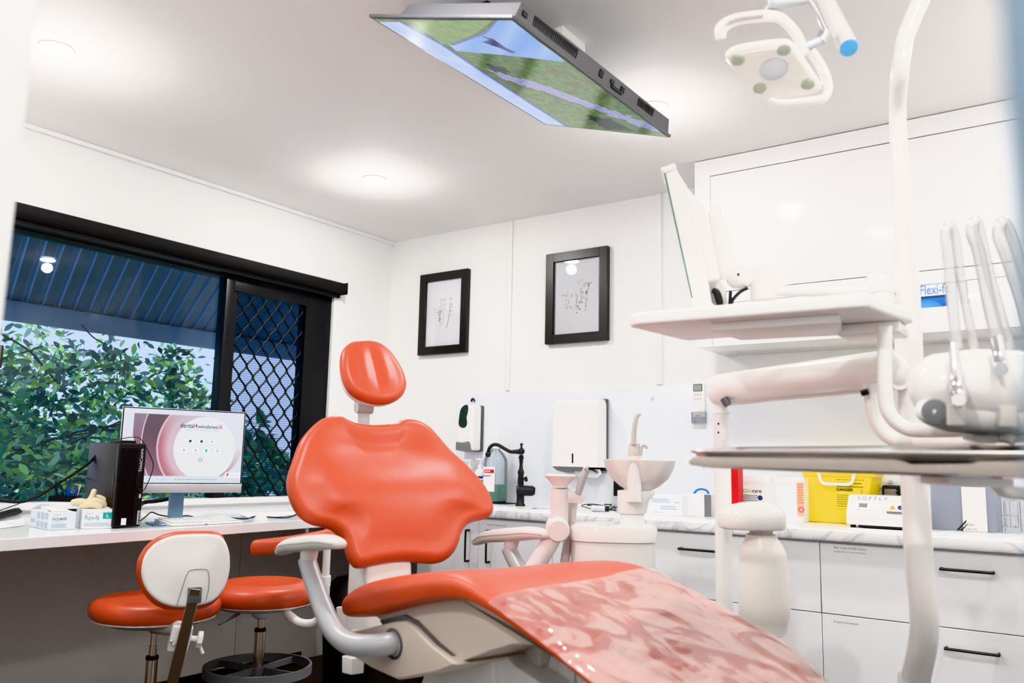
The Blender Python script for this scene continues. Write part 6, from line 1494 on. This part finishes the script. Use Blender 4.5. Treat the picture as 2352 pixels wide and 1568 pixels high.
# two small pump bottles behind the chair back
def pump_bottle(label, px, ytop, ybot, wpx, navy):
    f = PY(px, 1158, -.075); f.z = CZ; dd = depth_of(f); R_ = px2m(wpx/2, dd)
    t = thing('pump_bottle', label, 'bottle', f, group='small pump bottles')
    zr_ = lambda y: DP(px, y, dd).z-CZ
    m = MB(); m.lathe([(0, 0), (R_*.95, 0), (R_, .01), (R_, zr_(ytop+34)), (R_*.8, zr_(ytop+28)), (R_*.4, zr_(ytop+25))], f, n=24); build(m, 'bottle', M['card'], t)
    m = MB(); m.lathe([(R_*.42, zr_(ytop+26)), (R_*.42, zr_(ytop+16)), (.004, zr_(ytop+15)), (.004, zr_(ytop+5)), (.009, zr_(ytop+4)), (.009, zr_(ytop)), (0, zr_(ytop))], f, n=18); m.tube([f+V((0, 0, zr_(ytop+2))), f-hR*.028+V((0, 0, zr_(ytop+3)))], .0045, 8); build(m, 'pump', M['plastic'], t)
    if navy:
        v2 = math.atan2(CAM.y-f.y, CAM.x-f.x)
        curved_label(t, R_*1.01, v2-1.0, v2+1.0, CZ+zr_(ytop+46), CZ+zr_(ytop+41), M['inkblue'], 'navy_band', f); curved_label(t, R_*1.01, v2-.5, v2-.1, CZ+zr_(ytop+62), CZ+zr_(ytop+49), M['inkblue'], 'navy_mark', f); curved_label(t, R_*1.01, v2+.05, v2+.7, CZ+zr_(ytop+60), CZ+zr_(ytop+50), M['ink_grey'], 'fine_print', f)
pump_bottle('small white pump bottle beneath the soap dispenser, half hidden by the chair back', 1076, 1054, 1130, 26, False)
pump_bottle('small white pump bottle with a navy label beside the mouthwash bottle', 1101, 1052, 1130, 26, True)
o = PZ(1243, 1168, CZ); w = MB(); w.lathe([(0, .004), (.03, .004), (.05, .001), (.05, 0), (0, 0)], o, n=24, sx=1.3, sy=.5); tag(build(w, 'metal_dish', M['chrome']), 'small flat chrome dish on the benchtop right of the black tap', 'dish')
# camera with coiled cable
a_, b_ = PZ(1358, 1167, CZ+.016), PZ(1390, 1168, CZ+.016)
cw = thing('intraoral_camera', 'small silver cylinder with coiled black cable on the benchtop', 'device', (a_+b_)/2)
w = MB(); w.tube([a_, a_+(b_-a_)*.1, b_-(b_-a_)*.1, b_], [.012, .0155, .0155, .014], 16); build(w, 'body', M['silver'], cw)
w = MB(); w.tube([b_, b_+(b_-a_).normalized()*.02], .0135, 12); build(w, 'connector', M['black'], cw)
w = MB()
k_ = [(1360, 1166, .008), (1345, 1158, .02), (1336, 1152, .03), (1340, 1147, .036), (1360, 1146, .034), (1385, 1152, .026), (1378, 1150, .03), (1352, 1152, .026), (1352, 1148, .032), (1366, 1146, .036), (1378, 1150, .034), (1380, 1157, .02), (1366, 1145, .04), (1366, 1142, .046), (1374, 1148, .04), (1384, 1156, .024), (1390, 1146, .036), (1392, 1144, .04), (1402, 1148, .036), (1404, 1158, .012), (1394, 1162, .01), (1388, 1148, .034), (1396, 1145, .04), (1408, 1152, .02), (1414, 1168, .004), (1400, 1168, .004), (1410, 1160, .01), (1418, 1154, .018), (1422, 1160, .010), (1402, 1166, .004), (1416, 1172, .004)]
w.tube([PZ(x, y+zz*330, CZ+.004+zz*.6) for x, y, zz in k_], .0022, 6, 5); build(w, 'cable', M['rubber'], cw)
# boxes and tubs
def cbox(pl_, pr_, ytop, depth, zb=CZ):
    P = PZ(pl_[0], pl_[1], zb)
    if P.y > -(depth+.02): q = PY(pl_[0], pl_[1], -(depth+.02)); P = V((q.x, q.y, zb))
    x1 = PY(pr_, pl_[1], P.y).x; h = PY(pl_[0], ytop, P.y).z-zb
    return P, x1-P.x, h, basis((1, 0, 0), (0, 1, 0), (0, 0, 1), P)
def carton(name, label, cat, pl_, pr_, ytop, depth, mt, bev=.0015, group=None):
    P, W, H, B = cbox(pl_, pr_, ytop, depth); t = thing(name, label, cat, P+V((W/2, depth/2, 0)), group=group)
    m = MB(); m.box2((0, 0, .0005), (W, depth, H), bev, 1, B); build(m, 'carton', mt, t); return t, P, W, H, B
t, P, W, H, B = carton('glove_carton', 'flat white printed carton on the benchtop behind the cuspidor', 'box', (1484, 1181), 1567, 1135, .12, M['card'])
lines(t, M['ink_pale'], B @ Matrix.Translation((0, -.0008, 0)), [(W*.15, H*.62, W*.70, H*.85, 3), (W*.40, H*.28, W*.85, H*.5, 2), (W*.80, H*.6, W*.92, H*.72, 1)]); text('500 Gloves', W*.28, None, B @ V((W*.22, -.001, H*.12)), (1, 0, 0), (0, 0, 1), M['ink_pale'], t)
t, P, W, H, B = carton('tissue_carton', 'white carton with a grey side next to the flat printed carton', 'box', (1574, 1184), 1634, 1133, .12, M['card'])
w = MB(); w.quad(*[B @ V(p) for p in ((W*.74, -.001, .002), (W*.999, -.001, .002), (W*.999, -.001, H-.001), (W*.74, -.001, H-.001))]); build(w, 'grey_side', M['greyplastic'], t)
w = MB(); w.tube([B @ V((W*.18, .05, H)), B @ V((W*.30, .05, H+.016)), B @ V((W*.48, .05, H+.022)), B @ V((W*.68, .05, H+.015)), B @ V((W*.75, .05, H))], .005, 10, 5); tag(build(w, 'blue_handle', M['blue']), 'curved blue plastic handle on top of the grey sided carton', 'handle loop')
t, P, W, H, B = carton('red_carton', 'narrow red and green carton standing behind the support column', 'box', (1660, 1196), 1697, 1073, .06, M['red'])
w = MB(); w.box2((-.001, -.001, 0.001), (W+.001, .061, H*.32), 0, 1, B); build(w, 'green_band', mat('soft_green', (150, 196, 150), .5), t)
def tub(name, label, cat, base, pr_, ytop, depth):
    P, W, H, B = cbox(base, pr_, ytop, depth); t = thing(name, label, cat, P+V((W/2, depth/2, 0)))
    def rrect(d, z, R_=.02):
        out = []
        for (cx, cy, a0) in ((R_, R_, PI), (W-R_, R_, 1.5*PI), (W-R_, depth-R_, 0), (R_, depth-R_, .5*PI)):
            for k in range(5):
                a = a0+PI/2*k/4; out.append(B @ V((W/2+(cx+R_*math.cos(a)-W/2)*(1-d), depth/2+(cy+R_*math.sin(a)-depth/2)*(1-d), z)))
        return out
    m = MB(); m.loft([rrect(.05, .0005), rrect(.03, .005), rrect(0, H*.86), rrect(0, H*.87)]); build(m, 'tub', M['card'], t)
    m = MB(); m.loft([rrect(-.012, H*.84), rrect(-.012, H*.97), rrect(.04, H), rrect(.5, H)]); build(m, 'lid', M['plastic'], t)
    return t, P, W, H, B
t, P, W, H, B = tub('wipes_tub', 'white wipes tub with a green edged label beside the support column', 'tub', (1690, 1194), 1766, 1090, .13)
q0, q1 = PY(1696, 1160, P.y), PY(1762, 1115, P.y)
w = MB(); w.quad(*[V((x, P.y-.0012, z)) for x, z in ((q0.x, q0.z-.05), (q1.x, q0.z-.05), (q1.x, q1.z), (q0.x, q1.z))]); build(w, 'label', M['paper'], t)
w = MB(); w.quad(*[V((x, P.y-.0018, z)) for x, z in ((q0.x-.002, q0.z-.05), (q0.x+.012, q0.z-.05), (q0.x+.018, q1.z), (q0.x-.002, q1.z))]); g3 = PY(1735, 1153, P.y); w.quad(*[V((x, P.y-.0018, z)) for x, z in ((q0.x+.012, g3.z-.006), (q1.x-.012, g3.z-.006), (q1.x-.012, g3.z), (q0.x+.012, g3.z))]); build(w, 'green_edge', M['lime'], t)
l0 = PY(1707, 1130, P.y-.002); l1 = PY(1727, 1130, P.y-.002); l2 = PY(1749, 1130, P.y-.002)
text('Clini', l1.x-l0.x, None, (l0.x, P.y-.002, l0.z), (1, 0, 0), (0, 0, 1), M['lime'], t, bold=.008); text('care', l2.x-l1.x-.002, None, (l1.x+.002, P.y-.002, l0.z), (1, 0, 0), (0, 0, 1), M['ink'], t, bold=.008)
lines(t, M['ink_grey'], basis((1, 0, 0), (0, 1, 0), (0, 0, 1), (0, P.y-.002, 0)), [(l0.x, l0.z-.045, l1.x+.03, l0.z-.008, 5)])
o = PY(1746, 1143, P.y-.002); w = MB(); w.lathe([(0, .0006), (.011, .0006), (.011, 0)], o, (0, -1, 0), 20); build(w, 'blue_badge', M['inkblue'], t)
t, P, W, H, B = tub('plain_tub', 'plain white tub with an orange side label beside the yellow container', 'tub', (1768, 1196), 1846, 1096, .13)
q0, q1 = PY(1832, 1184, P.y), PY(1846, 1108, P.y)
w = MB(); w.quad(*[V((x, P.y-.0015, z)) for x, z in ((q0.x, q0.z), (q1.x, q0.z), (q1.x, q1.z), (q0.x, q1.z))]); build(w, 'side_label', mat('pale_orange_label', (250, 206, 170), .5), t)
lines(t, M['orange_ink'], basis((1, 0, 0), (0, 1, 0), (0, 0, 1), (0, P.y-.002, 0)), [(q0.x+.002, q0.z+.05, q1.x-.002, q1.z-.004, 8)])
o = PY(1840, 1170, P.y-.002); w = MB(); w.lathe([(.007, .0006), (.013, .0006), (.013, 0), (.007, 0), (.007, .0006)], o, (0, -1, 0), 20, False); build(w, 'pink_badge', mat('pink_badge', (240, 110, 110), .5), t)
# sharps container
P = PY(1852, 1195, -.22); P.z = CZ; x1b = PY(1985, 1200, P.y).x; y0_ = P.y; Wb = x1b-P.x; zt = PY(1850, 1089, P.y).z; Dp = .17
xt0, xt1 = PY(1846, 1089, P.y).x, PY(2003, 1089, P.y).x
sh = thing('sharps_container', 'yellow sharps container with a danger label and white carry handle', 'sharps container', P+V((Wb/2, Dp/2, 0)))
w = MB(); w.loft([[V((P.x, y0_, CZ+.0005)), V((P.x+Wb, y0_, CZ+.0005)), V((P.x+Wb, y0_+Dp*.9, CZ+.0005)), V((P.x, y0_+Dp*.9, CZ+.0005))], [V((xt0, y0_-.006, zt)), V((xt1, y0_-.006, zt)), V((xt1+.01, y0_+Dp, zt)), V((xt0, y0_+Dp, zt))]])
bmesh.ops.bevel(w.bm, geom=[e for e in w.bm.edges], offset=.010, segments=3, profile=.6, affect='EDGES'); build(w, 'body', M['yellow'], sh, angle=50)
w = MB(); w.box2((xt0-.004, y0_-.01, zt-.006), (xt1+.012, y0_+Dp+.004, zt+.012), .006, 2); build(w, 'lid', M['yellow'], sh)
hy = y0_-.014; hpts = [PY(x, y, hy) for x, y in ((1880, 1086), (1886, 1105), (1898, 1111), (1925, 1112), (1950, 1112), (1958, 1104), (1962, 1086))]
w = MB(); w.tube(hpts, .0075, 12, 5); build(w, 'handle', M['plastic'], sh)
q0, q1 = PY(1922, 1166, y0_-.006), PY(1986, 1100, y0_-.006); ly_ = y0_-.0072
w = MB(); w.quad(*[V((x, ly_, z)) for x, z in ((q0.x, q0.z), (q1.x, q0.z), (q1.x, q1.z), (q0.x, q1.z))]); build(w, 'label', mat('yellow_label', (252, 226, 40), .4), sh)
d0, d1 = PY(1922, 1127, ly_), PY(1960, 1127, ly_)
text('DANGER', d1.x-d0.x, None, (d0.x, ly_-.0005, d0.z), (1, 0, 0), (0, 0, 1), M['ink'], sh, bold=.03)
M['dark_yellow'] = mat('dark_yellow_ink', (160, 140, 20), .6)
lines(sh, M['dark_yellow'], basis((1, 0, 0), (0, 1, 0), (0, 0, 1), (0, ly_-.0005, 0)), [(q0.x+.002, q0.z+.004, q1.x-.01, d0.z-.012, 6), (q0.x+.004, d0.z+.012, q1.x-.006, q1.z-.012, 2), (q1.x-.018, d0.z-.02, q1.x-.008, d0.z+.01, 5)])
w = MB(); dz = q1.z-.006
for k in range(11): w.quad(*[V((q0.x+.001+(q1.x-q0.x)*k/11+a*(q1.x-q0.x)*.055, ly_-.0006, dz+b*.0025)) for a, b in ((0, 0), (1, 0), (1, 1), (0, 1))])
build(w, 'dashed_line', M['ink'], sh)
# pouch sealer
P = PY(1944, 1204, -.43); P.z = CZ; Ws = PY(2112, 1212, P.y).x-P.x; Hs = PY(1960, 1136, P.y+.02).z-CZ
ps = thing('pouch_sealer', 'white pouch sealing machine with a small display before the yellow container', 'sealing machine', P+V((Ws/2, .1, 0)))
B = basis((1, 0, 0), (0, 1, 0), (0, 0, 1), P)
w = MB(); w.prism([B @ V((0, y, z)) for y, z in ((0, .012), (0, Hs*.42), (.004, Hs*.5), (.045, Hs*.94), (.055, Hs), (.18, Hs), (.18, .012))], (Ws, 0, 0), .004, 2); build(w, 'body', M['plastic'], ps)
w = MB(); w.box2((.012, .012, 0), (.03, .03, .013), .002, 1, B); w.box2((Ws-.03, .012, 0), (Ws-.012, .03, .013), .002, 1, B); build(w, 'foot', M['rubber'], ps)
w = MB(); w.box2((.045, .004, .004), (Ws, .17, .012), 0, 1, B); build(w, 'base_plate', M['black'], ps)
sl_ = V((0, .041, Hs*.44)).normalized(); sn_ = V((1, 0, 0)).cross(sl_); 
def SP(x, k): return B @ (V((x, .004, Hs*.5))+sl_*k)
SLB = lambda x, k: basis((1, 0, 0), sl_, sn_, SP(x, k))
kk = math.hypot(.041, Hs*.44)
text('S O F T L Y', Ws*.42, None, SP(Ws*.14, kk*.80)+sn_*.0006, (1, 0, 0), sl_, M['ink_grey'], ps)
w = MB(); w.box2((Ws*.17, kk*.30, .0003), (Ws*.29, kk*.56, .0014), 0, 1, SLB(0, 0)); build(w, 'display', M['greyplastic'], ps)
w = MB()
for x in (.18, .27): w.tube([SP(Ws*x-.003, kk*.12)+sn_*.0008, SP(Ws*x, kk*.2 if x < .2 else kk*.06)+sn_*.0008, SP(Ws*x+.003, kk*.12)+sn_*.0008], .0007, 5)
build(w, 'arrow_key', M['ink_grey'], ps)
w = MB(); w.box2((Ws*.55, .02, .0002), (Ws*.995, .032, .0012), 0, 1, SLB(0, kk*.0)) if False else w.box2((Ws*.57, -.0012, Hs*.49), (Ws*.99, .004, Hs*.55), 0, 1, B); build(w, 'feed_slot', M['greyplastic'], ps)
w = MB(); w.poly([SP(Ws*.64+a, kk*.25+b)+sn_*.0008 for a, b in ((-.011, 0), (.011, 0), (0, .019))]); build(w, 'warning_triangle', M['amber'], ps)
w = MB(); w.lathe([(0, .0008), (.010, .0008), (.010, 0)], SP(Ws*.745, kk*.25+.009), sn_, 18); build(w, 'blue_sign', M['inkblue'], ps)
w = MB(); w.box2((.0, -.0006, Hs*.30), (Ws, .0004, Hs*.305), 0, 1, B); build(w, 'case_seam', M['lightgrey'], ps)
# power point with plugged adaptor behind
o = PY(2052, 1100, -.02); w = MB(); w.box((o.x, -.018, o.z), (.13, .012, .08), .003)
pw = thing('power_point', 'white double power point on the splashback with a round switch', 'power point', (o.x, -.012, o.z-.04)); build(w, 'plate', M['plastic'], pw)
q = PY(2046, 1106, -.026); w = MB(); w.lathe([(0, .006), (.008, .006), (.009, 0)], (q.x, -.024, q.z), (0, -1, 0), 16); build(w, 'switch', M['silver'], pw)
q = PY(2050, 1128, -.06); w = MB(); w.box((q.x, -.06, q.z-.002), (.075, .065, .055), .01, 3)
pk = thing('plug_adaptor', 'black plug in adaptor with a printed rating label', 'power adaptor', (q.x, -.06, q.z-.03)); build(w, 'body', M['black'], pk)
w = MB(); w.quad(*[V((q.x+a, -.0930, q.z+b)) for a, b in ((-.028, -.018), (.026, -.018), (.026, .012), (-.028, .012))]); build(w, 'rating_label', M['ink'], pk)
lines(pk, M['lightgrey'], basis((1, 0, 0), (0, 1, 0), (0, 0, 1), (q.x, -.0935, q.z)), [(-.026, -.016, .024, .011, 5)])
# clear storage box and wire rack
P = PY(2118, 1208, -.25); P.z = CZ; x1 = PY(2292, 1221, P.y).x; W = x1-P.x; H = PY(2200, 1092, P.y).z-CZ; B = basis((1, 0, 0), (0, 1, 0), (0, 0, 1), P)
cbx = thing('storage_box', 'clear grey plastic box with black diagonal stripes at the right of the benchtop', 'storage box', P+V((W/2, .12, 0)))
w = MB(); w.loft([[B @ V(p) for p in ((.01, .005, .0005), (W-.005, .005, .0005), (W-.005, .21, .0005), (.01, .21, .0005))], [B @ V(p) for p in ((.0, 0, H*.9), (W, 0, H*.9), (W, .22, H*.9), (0, .22, H*.9))], [B @ V(p) for p in ((.02, .02, H), (W-.02, .02, H), (W-.02, .2, H), (.02, .2, H))]])
build(w, 'shell', M['smoke'], cbx)
x2, x3 = PY(2212, 1200, P.y).x-P.x, PY(2268, 1200, P.y).x-P.x
w = MB(); w.box2((x2, -.006, .001), (x3, .004, H*.80), .003, 2, B); build(w, 'white_panel', M['plastic'], cbx)
w = MB(); w.box2((.006, .012, .004), (x2-.004, .20, H*.50), .02, 3, B); build(w, 'inner_tray', M['smoke'], cbx)
s0 = PY(2197, 1217, P.y-.008)-P
w = MB()
for k in range(2): w.poly([B @ V((s0.x+.012*k+a, -.0075, s0.z+b)) for a, b in ((0, 0), (.008, 0), (.036, .034), (.036, .042 if k == 0 else .034))])
build(w, 'diagonal_stripe', M['ink'], cbx)
l0 = PY(2217, 1207, P.y-.008); l1 = PY(2246, 1207, P.y-.008)
text('DÜRR', (l1.x-l0.x)*.75, None, (l0.x, P.y-.0075, l0.z), (1, 0, 0), (0, 0, 1), M['ink_grey'], cbx); text('DENTAL', l1.x-l0.x, None, (l0.x, P.y-.0075, l0.z-.016), (1, 0, 0), (0, 0, 1), M['ink_grey'], cbx)
P = PY(2304, 1224, -.22); P.z = CZ; rk = thing('wire_rack', 'small chrome wire rack at the far right of the benchtop', 'rack', P+V((.03, .05, 0)))
hz_ = PY(2300, 1149, P.y).z-CZ
w = MB()
for x in (0, .055):
    for y in (0, .10): w.tube([P+V((x, y, .002)), P+V((x, y, hz_))], .0024, 8)
for z in (.02, hz_*.5, hz_):
    for (p0, p1) in (((0, 0), (.055, 0)), ((.055, 0), (.055, .10)), ((.055, .10), (0, .10)), ((0, .10), (0, 0))): w.tube([P+V((p0[0], p0[1], z)), P+V((p1[0], p1[1], z))], .0022, 8)
for x in (.014, .028, .042): w.tube([P+V((x, 0, .02)), P+V((x, 0, hz_))], .0016, 6)
tag(build(w, 'wire_frame', M['chrome'], rk), None, None)
